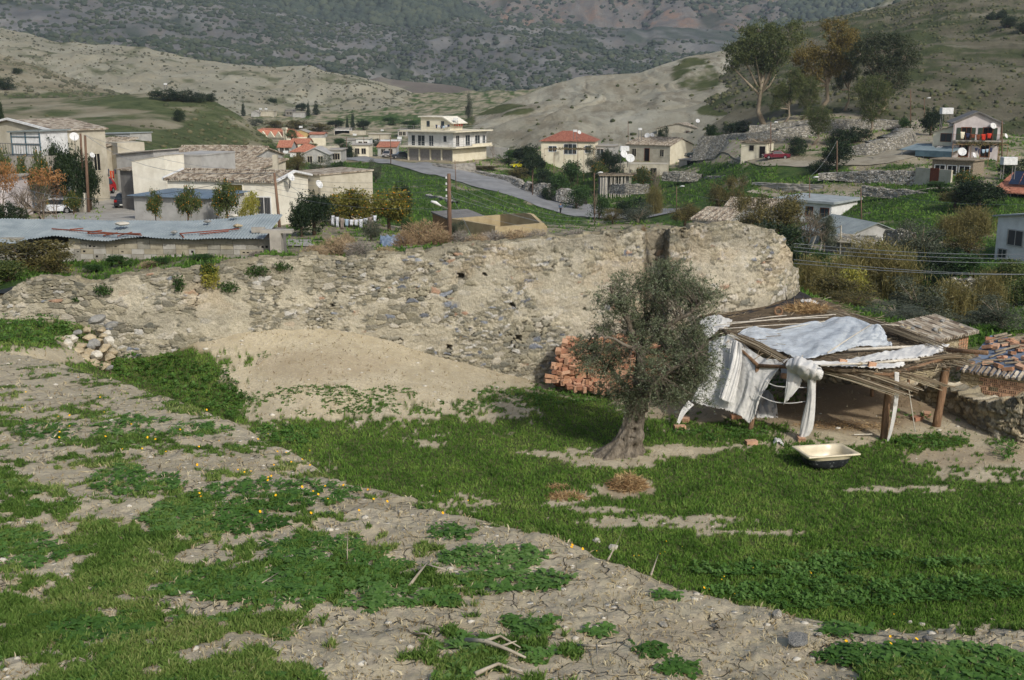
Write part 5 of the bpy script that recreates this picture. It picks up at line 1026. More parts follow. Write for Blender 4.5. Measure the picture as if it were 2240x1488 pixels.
# ================================================================== TREES AND SHRUBS OF THE MIDDLE GROUND
M_bark = M_plain('brown_bark', C(104, 88, 70), C(66, 54, 42), 5, .95, .03); M_barkp = M_plain('pale_bark', C(150, 138, 118), C(104, 92, 76), 5, .9, .03)
LM = {'citrus': M_leaf('citrus_leaves', [C(40, 56, 26), C(64, 80, 36), C(92, 102, 50), C(118, 118, 62)]), 'dark': M_leaf('dark_evergreen_leaves', [C(22, 36, 18), C(36, 54, 26), C(58, 74, 34)]),
      'gold': M_leaf('citrus_gold_leaves', [C(60, 66, 24), C(92, 94, 34), C(124, 118, 46), C(150, 138, 60)]),
      'euc': M_leaf('eucalyptus_leaves', [C(44, 56, 32), C(68, 80, 42), C(96, 104, 56), C(122, 122, 68)]), 'eucg': M_leaf('eucalyptus_gold_leaves', [C(52, 54, 28), C(92, 86, 40), C(128, 110, 50), C(146, 128, 64)]),
      'eucd': M_leaf('eucalyptus_dark_leaves', [C(38, 48, 30), C(58, 68, 40), C(86, 90, 54)]), 'olive': M_leaf('grey_olive_leaves', [C(44, 50, 38), C(70, 76, 58), C(98, 104, 82), C(128, 132, 110)]),
      'autumn': M_leaf('orange_autumn_leaves', [C(120, 84, 50), C(160, 114, 68), C(180, 138, 88)]), 'mixed': M_leaf('mixed_shrub_leaves', [C(48, 50, 30), C(80, 78, 44), C(112, 102, 56), C(134, 122, 66)]),
      'green': M_leaf('fresh_green_leaves', [C(34, 58, 24), C(56, 84, 34), C(86, 112, 48)]), 'reed': M_leaf('reed_leaves', [C(84, 84, 46), C(118, 110, 62), C(150, 136, 86)]), 'pale': M_leaf('pale_yellow_green_leaves', [C(112, 118, 50), C(150, 148, 64), C(176, 160, 70)]),
      'twig': M_leaf('grey_brown_twigs', [C(86, 78, 68), C(118, 106, 90), C(148, 134, 114)], .9, 0), 'dryb': M_leaf('dry_tan_brush', [C(128, 108, 84), C(166, 144, 112), C(190, 170, 138)], .9, .05), 'dryg': M_leaf('dry_grey_brush', [C(112, 106, 98), C(146, 138, 126), C(172, 162, 148)], .9, .05), 'rust': M_leaf('dry_rust_brush', [C(112, 92, 68), C(150, 126, 94), C(176, 154, 118)], .9, .05)}
PROTO = {}
def crown(ells, nclump, per, leaf, R, aspect=.5, spread=.05, shell=.55):
 P = []; w = np.array([e[6] if len(e) > 6 else e[3] * e[4] * e[5] for e in ells]); w = w / w.sum(); ci = R.choice(len(ells), nclump, p=w); cs = []
 for i in ci:
  e = ells[i]; v = R.normal(size=3); v /= np.linalg.norm(v); v *= shell + (1 - shell) * R.random() ** .6; v *= 1 + .12 * R.normal()
  c = np.array([e[0] + v[0] * e[3], e[1] + v[1] * e[4], e[2] + v[2] * e[5]]); cs.append(c); sp = spread * (.5 + R.random())
  P.append(c + R.normal(size=(per, 3)) * [sp, sp, sp * .7])
 P = np.concatenate(P); n = len(P); D = R.normal(size=(n, 3)); D /= np.linalg.norm(D, axis=1)[:, None]
 V, Fc = leaf_quads(P, D, leaf * (.6 + .8 * R.random(n)), leaf * aspect * (.6 + .8 * R.random(n)), R); return V, Fc, cs
def proto(kind, var=0):
 k = (kind, var)
 if k in PROTO: return PROTO[k]
 R = np.random.default_rng(hash_(kind) + var * 13); tr = MB(); parts = []
 def trunk(pts, rad, n=7): tr.tube(pts, rad, n)
 if kind in ('citrus', 'gold'):
  E = [(0, 0, .60, .46, .46, .36)] + [(R.uniform(-.3, .3), R.uniform(-.3, .3), R.uniform(.4, .8), .2, .2, .16, .02) for _ in range(6)]
  V, Fc, cs = crown(E, 210, 26, .055, R, .5, .05, .6); trunk([(0, 0, -.03), (.02, 0, .2), (0, .01, .5)], [.04, .035, .02])
  for c in cs[:14]: trunk([(0, 0, .3), tuple(c * .5 + np.array([0, 0, .22])), tuple(c)], [.02, .012, .005], 4)
  parts.append(('foliage', V, Fc, LM[kind])); 
  P = []; 
  for c in cs[::2]: d = np.array([c[0], c[1] , (c[2] - .6)]); P.append(c + d / (np.linalg.norm(d) + 1e-6) * .05)
  P = np.array(P); r = .012; Vo = (_ico[None] * r + P[:, None, :]).reshape(-1, 3); parts.append(('oranges', Vo, (_icf[None] + (np.arange(len(P)) * 12)[:, None, None]).reshape(-1, 3), M_orange))
 elif kind == 'dark':
  E = [(0, 0, .52, .44, .44, .44)] + [(R.uniform(-.3, .3), R.uniform(-.3, .3), R.uniform(.35, .9), .18, .18, .16, .03) for _ in range(8)]
  V, Fc, cs = crown(E, 280, 26, .05, R, .5, .05, .6); trunk([(0, 0, -.03), (0, 0, .5)], [.05, .03]); parts.append(('foliage', V, Fc, LM['dark']))
 elif kind in ('olive', 'mixed', 'green'):
  E = [(0, 0, .55, .45, .45, .40)] + [(R.uniform(-.34, .34), R.uniform(-.34, .34), R.uniform(.3, .85), .18, .18, .15, .04) for _ in range(8)]
  V, Fc, cs = crown(E, 230, 30, .042, R, .34, .055, .4); trunk([(0, 0, -.03), (.03, 0, .2), (-.02, .02, .42)], [.05, .04, .025])
  for c in cs[:26]: trunk([(0, 0, .25), tuple(c * .5 + np.array([0, 0, .2])), tuple(c)], [.018, .010, .003], 4)
  parts.append(('foliage', V, Fc, LM[kind]))
 elif kind == 'bush':
  E = [(0, 0, .42, .45, .45, .46)] + [(R.uniform(-.3, .3), R.uniform(-.3, .3), R.uniform(.2, .75), .22, .22, .2, .05) for _ in range(6)]
  V, Fc, cs = crown(E, 150, 26, .055, R, .5, .06, .5); 
  for c in cs[:10]: trunk([(0, 0, 0), tuple(c)], [.02, .004], 4)
  parts.append(('foliage', V, Fc, LM[{0: 'dark', 1: 'olive', 2: 'mixed', 3: 'green', 4: 'citrus', 5: 'pale'}[var]]))
 elif kind in ('euc', 'eucg', 'eucd'):
  if var == 0: L = [(-.26, 0, .70, .20, .2, .12), (-.05, .05, .88, .22, .22, .10), (.12, -.05, .72, .2, .2, .13), (.28, 0, .84, .17, .17, .10), (.34, .05, .94, .10, .1, .05), (-.36, 0, .58, .11, .1, .06), (.02, 0, .60, .13, .15, .10), (-.06, 0, .40, .07, .08, .06), (.15, 0, .52, .08, .08, .06), (-.15, -.1, .78, .18, .18, .1)]
  elif var == 1: L = [(.14, 0, .86, .20, .2, .13), (.28, 0, .74, .18, .18, .10), (-.02, 0, .66, .24, .22, .12), (-.26, 0, .62, .18, .2, .10), (-.10, .05, .48, .24, .2, .10), (-.3, -.05, .36, .14, .15, .08), (.14, 0, .56, .18, .2, .12), (.05, 0, .97, .09, .09, .05)]
  else: L = [(0, 0, .76, .34, .3, .18), (.26, 0, .70, .2, .2, .16), (-.28, 0, .74, .18, .2, .14), (.02, 0, .55, .28, .25, .14), (-.05, 0, .36, .20, .2, .12), (.2, 0, .44, .16, .16, .10), (-.16, 0, .9, .14, .14, .07), (.14, .0, .92, .16, .16, .07)]
  V, Fc, cs = crown(L, 400, 56, .020, R, .45, .026, .45)
  lean = .06 if var else -.04; base = (lean * -2, 0, -.02); top = (0, 0, .5); trunk([base, (lean, 0, .18), (lean * .6, 0, .36), top], [.034, .026, .022, .016], 9)
  for e in L: trunk([(lean * .6, 0, .30 + .1 * R.random()), (e[0] * .5, e[1] * .5, e[2] * .55 + .12), (e[0], e[1], e[2])], [.014, .010, .004], 5)
  for c in cs[::5]:
   e = min(L, key=lambda q: (q[0] - c[0]) ** 2 + (q[1] - c[1]) ** 2 + (q[2] - c[2]) ** 2); trunk([e[:3], tuple(c)], [.005, .002], 3)
  parts.append(('foliage', V, Fc, LM[kind]))
 elif kind == 'cypress':
  E = [(0, 0, z, .30 * (1 - z) ** .7 + .05, .30 * (1 - z) ** .7 + .05, .09) for z in np.linspace(.15, .93, 9)]
  V, Fc, cs = crown(E, 200, 20, .05, R, .4, .035, .6); trunk([(0, 0, -.02), (0, 0, .8)], [.03, .01]); parts.append(('foliage', V, Fc, LM['dark']))
 elif kind == 'bare':
  segs = []
  def grow(p, d, L, r, dep):
   q = p + d * L; m = (p + q) / 2 + R.normal(size=3) * L * .06; tr.tube([tuple(p), tuple(m), tuple(q)], [r, r * .8, r * .6], 5 if dep < 2 else 3, cap=False)
   if dep >= 5: return
   for _ in range(3 if dep < 3 else 2):
    e = d + R.normal(size=3) * .55 + np.array([0, 0, .12]); e /= np.linalg.norm(e); grow(q, e, L * R.uniform(.62, .85), r * .6, dep + 1)
  for _ in range(1 + var): e = np.array([R.normal() * .15 * (1 + var), R.normal() * .15, 1.0]); e /= np.linalg.norm(e); grow(np.array([0., 0, -.02]), e, .27, .028, 0)
 elif kind in ('dryb', 'dryg', 'rust', 'twig'):
  n = 2600; th = R.random(n) * 2 * PI; el = np.arccos(R.random(n) ** .7); rr = R.random(n) ** .5 * .9
  D = np.stack([np.cos(th) * np.sin(el), np.sin(th) * np.sin(el), np.cos(el)], -1); P = D * (rr * .42)[:, None] * np.array([1.05, 1.05, 1.7]) * (.8 + .4 * vn(th * 1.5, el * 3, var + 5))[:, None]
  D2 = D + R.normal(size=(n, 3)) * .55; D2 /= np.linalg.norm(D2, axis=1)[:, None]; V, Fc = leaf_quads(P, D2, .11 * (.6 + R.random(n)), np.full(n, .011), R)
  parts.append(('foliage', V, Fc, LM[kind]))
  for q in range(26): tr.tube([(0, 0, 0), tuple(P[q * 50])], [.010, .003], 3)
 elif kind == 'reed':
  n = 900; x = R.normal(size=n) * .2; y = R.normal(size=n) * .2; h = .5 + .5 * R.random(n); an = R.random(n) * PI * 2; ln = .12 * R.random(n)
  V = []; F_ = []
  p0 = np.stack([x, y, 0 * x], -1); p1 = np.stack([x + np.cos(an) * ln, y + np.sin(an) * ln, h], -1); D = p1 - p0; L = np.linalg.norm(D, axis=1); V1, F1 = leaf_quads(p0, D / L[:, None], L, np.full(n, .008), R)
  m = 5; f = R.random((n, m)); Q = (p0[:, None] + D[:, None] * f[..., None]).reshape(-1, 3); D2 = R.normal(size=(n * m, 3)) * .6 + np.array([0, 0, .6]); D2 /= np.linalg.norm(D2, axis=1)[:, None]; V2, F2 = leaf_quads(Q, D2, .10 + .1 * R.random(n * m), np.full(n * m, .014), R)
  parts.append(('foliage', np.r_[V1, V2], np.r_[F1, F2 + len(V1)], LM['reed']))
 objs = []
 for nm, V, Fc, m in parts: o = np_mesh(nm, V, Fc, m); objs.append((nm, o.data)); bpy.data.objects.remove(o)
 if tr.v:
  nm = 'trunk' if kind not in ('bush', 'dryb', 'dryg', 'rust', 'twig') else 'stem'
  o = tr.build(nm, LM['twig'] if kind in ('bare', 'twig') else (M_barkp if kind.startswith('euc') or kind == 'olive' else M_bark), smooth=True); objs.append((nm, o.data)); bpy.data.objects.remove(o)
 PROTO[k] = objs; return objs
def hash_(s): return sum(ord(c) * (i + 3) * 7 for i, c in enumerate(s)) % 9973
M_orange = M_plain('orange_fruit', C(240, 158, 40), C(226, 134, 24), 8, .6)
NAMES = {'citrus': 'orange_tree', 'gold': 'orange_tree', 'dark': 'evergreen_tree', 'olive': 'olive_tree', 'mixed': 'shrub', 'green': 'shrub', 'bush': 'bush', 'euc': 'eucalyptus_tree', 'eucg': 'eucalyptus_tree', 'eucd': 'eucalyptus_tree', 'cypress': 'cypress_tree', 'bare': 'bare_tree', 'dryb': 'dry_bush', 'dryg': 'dry_bush', 'rust': 'dry_bush', 'twig': 'dry_bush', 'reed': 'reed_clump'}
CATS = {'orange_tree': 'tree', 'evergreen_tree': 'tree', 'olive_tree': 'tree', 'shrub': 'shrub', 'bush': 'bush', 'eucalyptus_tree': 'tree', 'cypress_tree': 'tree', 'bare_tree': 'tree', 'dry_bush': 'bush', 'reed_clump': 'reeds'}
def tree(kind, cx, top, D, w, label, var=0, base=None, group=None, name=None, surf=None, dz=0):
 """place by photo: column, top row, distance, width in photo pixels"""
 if surf is not None:       # stand on a hill sheet: base = photo row of the foot
  p = on_hill(surf, cx, base); D = p.y
 elif base is not None: p = gp(cx, base); D = p.y
 else: p = G(cx, D)
 p.z += dz
 zt = float(ray(cx, top)[1]) * D; h = max(zt - p.z, .3); wm = w / F * D
 nm = name or NAMES[kind]; o = empty(nm, p - Vector((0, 0, .03 * h)), rnd.uniform(0, 6.28) if not kind.startswith('euc') else 0, label, CATS.get(NAMES[kind], 'tree'), group); o.scale = (wm, wm, h * 1.03)
 for pn, me in proto(kind, var):
  c = bpy.data.objects.new(pn, me); COL.objects.link(c); c.parent = o
 return o
def on_hill(surf, px, py):
 X, Y, Z = surf; qx, qy = proj(X, Y, Z); col = np.argmin(abs(qx[qx.shape[0] // 2] - px))
 best = None
 d = (qx - px) ** 2 + (qy - py) ** 2; i, j = np.unravel_index(np.argmin(d), d.shape); return Vector((X[i, j], Y[i, j], Z[i, j]))

for a in [('dark', 165, 318, 99, 70, 'dark evergreen tree between the white panelled porch and the red van', 0), ('dark', 128, 304, 101, 66, 'dark evergreen tree beside the satellite dish mast', 0), ('dark', 200, 340, 101, 50, 'rounded dark tree right behind the two lamp posts', 0),
          ('citrus', 15, 318, 96, 40, 'orange tree at the left edge under the railing', 0), ('citrus', 95, 322, 97, 40, 'orange tree in front of the white panelled porch', 0), ('citrus', 60, 340, 97, 44, 'low green orange tree left of the dark evergreens', 1),
          ('bush', 14, 430, 74, 52, 'dark leafy bush at the left edge behind the tin roof', 0), ('bush', 40, 438, 76, 46, 'dark green bush by the white car bonnet', 0), ('citrus', 162, 418, 95, 34, 'small orange tree in front of the white hatchback', 1),
          ('citrus', 341, 412, 82, 34, 'small orange tree before the left end of the grey shed', 0), ('citrus', 412, 406, 81, 52, 'small orange tree before the right end of the grey shed', 1), ('citrus', 497, 392, 84, 56, 'orange tree covering the dark doorway of the cream house', 0), ('bush', 545, 415, 83, 46, 'thin leafy shrub by the barred window', 5),
          ('dark', 688, 420, 76, 100, 'big dense dark evergreen tree right of the cream house', 0), ('dark', 660, 440, 74, 60, 'lower dark evergreen tree leaning over the alley', 0),
          ('gold', 765, 412, 92, 110, 'orange tree full of fruit behind the clothes line', 0), ('gold', 852, 405, 88, 110, 'large fruiting orange tree at the right end of the clothes line', 1), ('dark', 880, 398, 96, 50, 'dark tree behind the fruiting orange tree', 0), ('gold', 735, 425, 96, 70, 'smaller fruiting orange tree behind the dark evergreen', 1),
          ('olive', 822, 349, 190, 34, 'round grey green tree beside the road bend', 0), ('olive', 806, 365, 176, 36, 'grey olive tree on the grass slope below the road bend', 1), ('olive', 790, 395, 120, 60, 'pale olive tree behind the fruiting orange trees', 1),
          ('olive', 700, 342, 160, 60, 'grey bushy tree behind the end of the cream house', 0), ('mixed', 650, 330, 170, 56, 'mixed shrub beside the red roofed houses', 0), ('green', 590, 312, 190, 44, 'green tree behind the long tiled roof', 0), ('mixed', 570, 330, 150, 50, 'yellow green shrub right of the long tiled roof', 1), ('bush', 735, 345, 165, 50, 'dark bush below the grey gabled house', 0),
          ('olive', 812, 478, 70, 60, 'grey green olive shrub below the clothes line', 0), ('bush', 893, 470, 72, 30, 'small bright green shrub beside the blue tarpaulin', 3), ('olive', 1000, 480, 66, 34, 'grey green shrub behind the wooden power pole', 1),
          ('dark', 5, 205, 180, 24, 'dark conifer cut by the left edge', 0)]:
 tree(a[0], a[1], a[2], a[3], a[4], a[5], a[6])
for a in [('bare', 92, 372, 80, 104, 'spreading autumn tree with orange leaves before the white hatchback', 1), ('bare', 50, 390, 78, 90, 'thin leaning autumn tree at the left edge', 1), ('bare', 1432, 350, 190, 56, 'leafless tree in front of the concrete garage', 1), ('bare', 1300, 395, 150, 40, 'pale pollarded trunk beside the end of the road', 0),
          ('bare', 1760, 430, 92, 90, 'tangled leafless tree beside the round end of the wall', 2), ('bare', 1080, 302, 240, 30, 'leafless tree behind the concrete yard wall', 0)]:
 tree(*a[:6], var=a[6])
def leaf_cluster(name, c, r, n, leaf, mat, label, cat='foliage', parent=None, seed=0):
 R = np.random.default_rng(seed); v = R.normal(size=(n, 3)); v /= np.linalg.norm(v, axis=1)[:, None]; v *= (R.random(n) ** .45)[:, None]; P = np.array(c) + v * np.array(r); D = R.normal(size=(n, 3)); D /= np.linalg.norm(D, axis=1)[:, None]
 V, Fc = leaf_quads(P, D, leaf * (.6 + .8 * R.random(n)), leaf * .5 * (.6 + .8 * R.random(n)), R); o = np_mesh(name, V, Fc, mat, parent); return tag(o, label, cat) if label else o
def autumn(cx, cy, D, rx, rz, n, label, seed):
 tree('bare', cx, cy - rz * 1.0, D, rx * 2.2, label, 1); o = bpy.context.scene.collection.objects[-1].parent
 c = at(cx, cy, D); P = Matrix.Diagonal((1 / o.scale[0], 1 / o.scale[1], 1 / o.scale[2])).to_3x3() @ (c - o.location); o.rotation_euler = (0, 0, 0)
 leaf_cluster('foliage', P, (rx / F * D / o.scale[0], rx / F * D / o.scale[1], rz / F * D / o.scale[2]), n, .045, LM['autumn'], None, parent=o, seed=seed)
autumn(10, 385, 77, 30, 34, 1500, 'orange leaved autumn tree cut by the left edge', 1); autumn(98, 388, 79, 46, 22, 900, 'autumn tree with sparse orange leaves over the parked white car', 2); autumn(125, 420, 80, 22, 20, 240, 'slim autumn tree beside the cream garden wall', 3)
for i, (k, cx, top, D, w, lab, v) in enumerate([('dryb', 735, 500, 44, 100, 'tan dry bush on the wall top below the dark evergreen', 0), ('dryg', 790, 510, 43, 90, 'grey dry bush behind the middle of the wall', 0), ('dryb', 690, 525, 42, 70, 'low tan dry bush at the alley end of the wall', 1), ('dryb', 845, 530, 41, 70, 'small tan dry bush on the wall top', 0), ('dryb', 760, 492, 46, 60, 'tall tan dry bush below the clothes line', 1),
          ('rust', 925, 462, 60, 130, 'big rust brown thicket left of the wooden power pole', 0), ('dryg', 1010, 494, 56, 70, 'grey dry bush in front of the left end of the ruin', 1), ('dryb', 1066, 500, 54, 80, 'tan dry bush in front of the ruin wall', 0), ('rust', 960, 488, 56, 90, 'rust brown bramble at the foot of the power pole', 1), ('rust', 885, 490, 58, 70, 'brown bramble beside the blue tarpaulin', 1), ('dryg', 1080, 492, 44, 110, 'grey dry bush on the wall behind the ruined earth house', 0), ('dryb', 1130, 488, 44, 100, 'pale dry bush on the middle of the wall top', 0), ('dryg', 1180, 492, 43, 80, 'pale grey dry bush right of the ruined house', 1), ('dryb', 1045, 500, 42, 70, 'low pale dry bush left of the ruined house front', 1),
          ('dryg', 1262, 492, 43, 80, 'grey brush on the wall top under the road end', 0), ('dryg', 1310, 492, 42, 50, 'small grey brush on the wall top near the pole', 1), ('bush', 1383, 494, 41, 34, 'grey green herb growing on the wall near the notch', 1), ('rust', 1408, 480, 39.3, 16, 'tall dry grass tuft left of the wall notch', 0), ('rust', 1438, 482, 39.6, 16, 'tall dry grass tuft in the wall notch', 1),
          ('bush', 1482, 496, 39.2, 18, 'small green plant right of the wall notch', 3), ('dryb', 1526, 478, 39.5, 26, 'dry tuft on the right wall section', 0), ('bush', 1532, 488, 39.2, 30, 'grey green cushion plant on the right wall section', 1), ('dryg', 1558, 468, 41, 40, 'grey round shrub behind the right wall section', 0), ('rust', 1573, 476, 39.3, 18, 'golden grass tuft on the right wall section', 0), ('bush', 1598, 488, 39.3, 18, 'small herb on the right wall section', 3), ('bush', 1658, 488, 39.5, 24, 'low green cushion on the curved end of the wall', 1),
          ('bush', 60, 520, 39.5, 190, 'wide dark bramble on the wall top at the left edge', 2), ('bush', 20, 560, 37, 110, 'dark green bramble hanging over the left end of the wall', 4), ('bush', 120, 545, 38.5, 90, 'bramble bush on the wall left of the block wall', 2), ('bush', 270, 556, 40.5, 70, 'leafy green weeds below the grey block wall', 3), ('bush', 350, 570, 40, 60, 'green weeds on the bank over the wall', 3), ('bush', 430, 565, 40, 80, 'low green weeds under the right part of the block wall', 3), ('bush', 210, 575, 39.5, 60, 'small green weeds on the bank near the left bramble', 3), ('dryg', 560, 545, 41.5, 40, 'grey dry weed at the corner of the block wall', 0), ('dryb', 330, 565, 40, 60, 'dry grass tuft under the block wall', 0)]):
 tree(k, cx, top, D, w, lab, v)
def hang(px, py, w, h, n, mat, label, seed):
 D = float(Dwall(AP(px))) - .12; c = at(px, py, D); leaf_cluster('creeper', c, (w / F * D, .12, h / F * D), n, .085, mat, label, 'plant', seed=seed)
hang(458, 602, 24, 30, 700, LM['pale'], 'yellow flowering creeper hanging over the wall', 1); hang(455, 585, 20, 20, 400, LM['green'], 'green creeper above the yellow flowers on the wall', 2); hang(500, 628, 26, 12, 300, LM['green'], 'green tuft growing out of the wall right of the yellow creeper', 3); hang(390, 620, 14, 18, 240, LM['green'], 'green plant hanging on the wall left of the yellow creeper', 4); hang(225, 636, 22, 14, 260, LM['green'], 'green weed growing from a crack near the left end of the wall', 5)
hang(560, 593, 30, 12, 300, LM['green'], 'green weeds along the top of the wall past the yellow creeper', 6); hang(620, 583, 24, 10, 200, LM['green'], 'low weeds on the top edge of the wall below the alley', 7); hang(165, 657, 8, 4, 60, LM['green'], 'tiny green tuft on the left part of the wall', 8)
for a in [('reed', 1900, 520, 72, 150, 'tall golden reed clump in front of the ruined shack', 0), ('reed', 1960, 545, 70, 110, 'golden reeds right of the ruined shack', 0), ('reed', 1840, 560, 66, 100, 'reeds between the fig tree and the ruined shack', 0), ('reed', 1770, 560, 62, 70, 'green brown reeds beside the end of the wall', 0), ('reed', 2080, 610, 60, 110, 'dry reed stalks in the green hollow', 0), ('reed', 2160, 590, 62, 80, 'tall dry reeds near the right edge', 0), ('reed', 2130, 450, 112, 90, 'reeds below the dark thicket at right', 0), ('reed', 2075, 470, 112, 60, 'pale reeds on the green slope', 0),
          ('mixed', 1835, 588, 52, 170, 'bushy fig tree with yellowing leaves behind the shed', 0), ('mixed', 1870, 640, 48, 120, 'lower yellow brown shrub behind the shed roof', 1), ('bush', 1845, 585, 53, 110, 'yellow green leafy sprays on the fig tree top', 5), ('olive', 2010, 612, 58, 150, 'large grey olive tree behind the ruined tiled hut', 0), ('olive', 1960, 672, 46, 170, 'wide low grey olive bush just behind the shed', 1), ('olive', 2185, 655, 44, 150, 'dark grey olive tree behind the fallen tiled roof', 0), ('olive', 2120, 690, 47, 90, 'grey olive bush behind the tiled hut', 1),
          ('olive', 2010, 478, 92, 140, 'dark olive tree right of the zinc roofed house', 0), ('bush', 2060, 530, 84, 110, 'dark tangled bush below the olive tree', 0), ('bush', 2130, 545, 80, 100, 'green bush under the white farm building', 3), ('bush', 2215, 555, 76, 110, 'green shrub beneath the right white building', 4), ('mixed', 2110, 490, 92, 90, 'brown thicket left of the white building', 0), ('bush', 2225, 600, 66, 120, 'dense green shrub at the right edge', 4), ('mixed', 2160, 630, 60, 80, 'dry brown shrub among the right hand reeds', 1), ('bush', 2030, 560, 70, 90, 'dark bush above the dry stone wall', 0),
          ('mixed', 1710, 412, 100, 130, 'big dark tangled tree in front of the white house with red windows', 0), ('mixed', 1640, 420, 102, 80, 'dark spreading tree left of the tangled tree', 1), ('bush', 1700, 470, 90, 110, 'dark undergrowth beneath the tangled tree', 0), ('olive', 1800, 460, 96, 60, 'dark spray of branches over the zinc roof corner', 1), ('bush', 1745, 520, 75, 60, 'dark shadowed bush beyond the end of the wall', 0), ('bush', 1800, 545, 78, 60, 'dark green bush in front of the grey shack', 3),
          ('dark', 2140, 392, 125, 110, 'dense dark tree beside the red roofed house at right', 0), ('mixed', 2090, 405, 128, 80, 'dark brown thicket left of the dense tree', 0), ('citrus', 2110, 370, 140, 50, 'yellow green tree by the courtyard gate', 0), ('bush', 2215, 340, 150, 60, 'green tree at the right edge above the solar panel', 0), ('bush', 2060, 395, 142, 60, 'dark bush under the courtyard wall', 3),
          ('olive', 1395, 448, 150, 80, 'round golden green bush at the end of the road', 0), ('mixed', 1500, 440, 140, 80, 'brown green bush above the right wall section', 0), ('mixed', 1340, 455, 148, 50, 'grey brown brush below the road end', 1), ('reed', 1430, 405, 170, 40, 'pale reeds on the green slope right of the road', 0), ('mixed', 1610, 380, 150, 50, 'yellow brown shrub beside the earth track', 1), ('mixed', 1570, 395, 150, 60, 'grey brown bare shrub left of the yellow brown shrub', 0), ('bush', 1260, 400, 190, 60, 'dark thicket above the roadside stone wall', 3), ('bush', 1310, 420, 170, 50, 'dark green shrub by the pollarded trunk', 3),
          ('dark', 1152, 316, 232, 66, 'dark green tree left of the hip roofed house', 0), ('dark', 1165, 335, 224, 60, 'rounded dark bush on the slope above the roadside wall', 0), ('bush', 1195, 362, 215, 56, 'dark bush at the foot of the hip roofed house', 0), ('bush', 1110, 325, 236, 50, 'leafy shrub beside the concrete yard wall', 3), ('bush', 1130, 365, 218, 60, 'brown green bush above the road', 2), ('olive', 1300, 318, 225, 44, 'grey tree right of the hip roofed house', 0), ('dark', 1330, 325, 224, 36, 'dark shrub between the two houses above the road', 0), ('citrus', 1310, 350, 218, 40, 'orange tree on the slope under the hip roofed house', 0), ('bush', 1350, 325, 222, 40, 'dark bush left of the grey farmhouse', 0), ('bush', 1250, 345, 218, 60, 'green hedge in front of the hip roofed house', 3), ('citrus', 1408, 364, 212, 50, 'bright green orange tree below the grey farmhouse', 1), ('bush', 1380, 420, 160, 70, 'dark bramble below the animal pen', 0),
          ('bush', 1060, 362, 224, 60, 'green brown shrubs on the bank above the road', 2), ('bush', 1200, 400, 200, 36, 'dark bush among the roadside stone piles', 0), ('bush', 1228, 375, 206, 60, 'green undergrowth above the roadside wall', 3)]:
 tree(a[0], a[1], a[2], a[3], a[4], a[5], a[6])
for a in [('euc', 1664, 40, 222, 190, 'tallest pale trunked eucalyptus at the left of the group on the hill', 0), ('eucg', 1798, 40, 232, 170, 'golden leaved eucalyptus in the middle of the hill group', 1), ('eucd', 1925, 62, 226, 170, 'broad dark eucalyptus at the right of the hill group', 2), ('eucd', 1850, 75, 238, 80, 'slender dark eucalyptus between the golden and the broad one', 1), ('euc', 1720, 150, 220, 90, 'leaning lower eucalyptus beside the tallest trunk', 1),
          ('euc', 1785, 228, 196, 84, 'small eucalyptus in front of the stone embankment', 2), ('euc', 1900, 160, 200, 110, 'weeping eucalyptus beside the hill road', 2), ('euc', 1760, 165, 225, 80, 'low eucalyptus crown behind the leaning trunk', 2)]:
 tree(a[0], a[1], a[2], a[3], a[4], a[5], a[6])
for a in [('dark', 1830, 308, 172, 76, 'round dark tree beside the wooden pole above the block wall', 0), ('bush', 1790, 345, 172, 60, 'dark bush left of the round dark tree', 0), ('bush', 1745, 290, 188, 50, 'dark bush behind the dark red car', 0), ('bush', 1842, 275, 196, 70, 'dark hedge under the small eucalyptus', 0), ('bush', 1880, 270, 196, 50, 'dark shrub beneath the weeping eucalyptus', 0), ('dark', 2035, 238, 200, 56, 'rounded pine left of the white water tank stand', 0), ('bush', 1985, 255, 204, 40, 'bush at the hill road bend', 3), ('bush', 1610, 258, 228, 60, 'dark scrub at the foot of the tallest eucalyptus', 0), ('bush', 1450, 268, 262, 26, 'small round bush behind the grey farmhouse', 0), ('olive', 1028, 202, 420, 22, 'lone tree on the saddle below the small ridge', 0), ('bush', 1970, 330, 182, 20, 'agave beside the hill road', 1), ('bush', 1560, 268, 240, 40, 'green bush above the stone embankment', 3)]:
 tree(a[0], a[1], a[2], a[3], a[4], a[5], a[6])
for i, (cx, top, b, w, lab) in enumerate([(2178, 24, 44, 34, 'dark bush at the left of the four high on the right hill'), (2205, 30, 62, 40, 'lowest dark bush of the four high on the right hill'), (2190, 18, 40, 26, 'rear dark bush of the four high on the right hill'), (2236, 40, 74, 34, 'dark bush at the right edge high on the hill'), (2166, 28, 44, 20, 'small bush left of the high hill bushes')]): tree('bush', cx, top, 0, w, lab, 0, base=b, surf=h_rh)
for i, (cx, top, b, w, lab, k, v) in enumerate([(393, 235, 265, 32, 'single round dark bush on the green hillside at left', 'bush', 0), (360, 190, 220, 60, 'left bush of the dark row on the hilltop', 'bush', 0), (400, 192, 222, 56, 'middle bush of the dark row on the hilltop', 'bush', 0), (438, 198, 224, 50, 'right bush of the dark row on the hilltop', 'bush', 0), (462, 200, 222, 26, 'small end bush of the dark row on the hilltop', 'bush', 0)]): tree(k, cx, top, 0, w, lab, v, base=b, surf=h_left)
for cx, top, b, w, lab in [(38, 146, 162, 24, 'small round bush on the brown slope at left'), (12, 164, 196, 42, 'larger dark bush on the brown slope at the left edge')]: tree('bush', cx, top, 0, w, lab, 0, base=b, surf=h_brown)
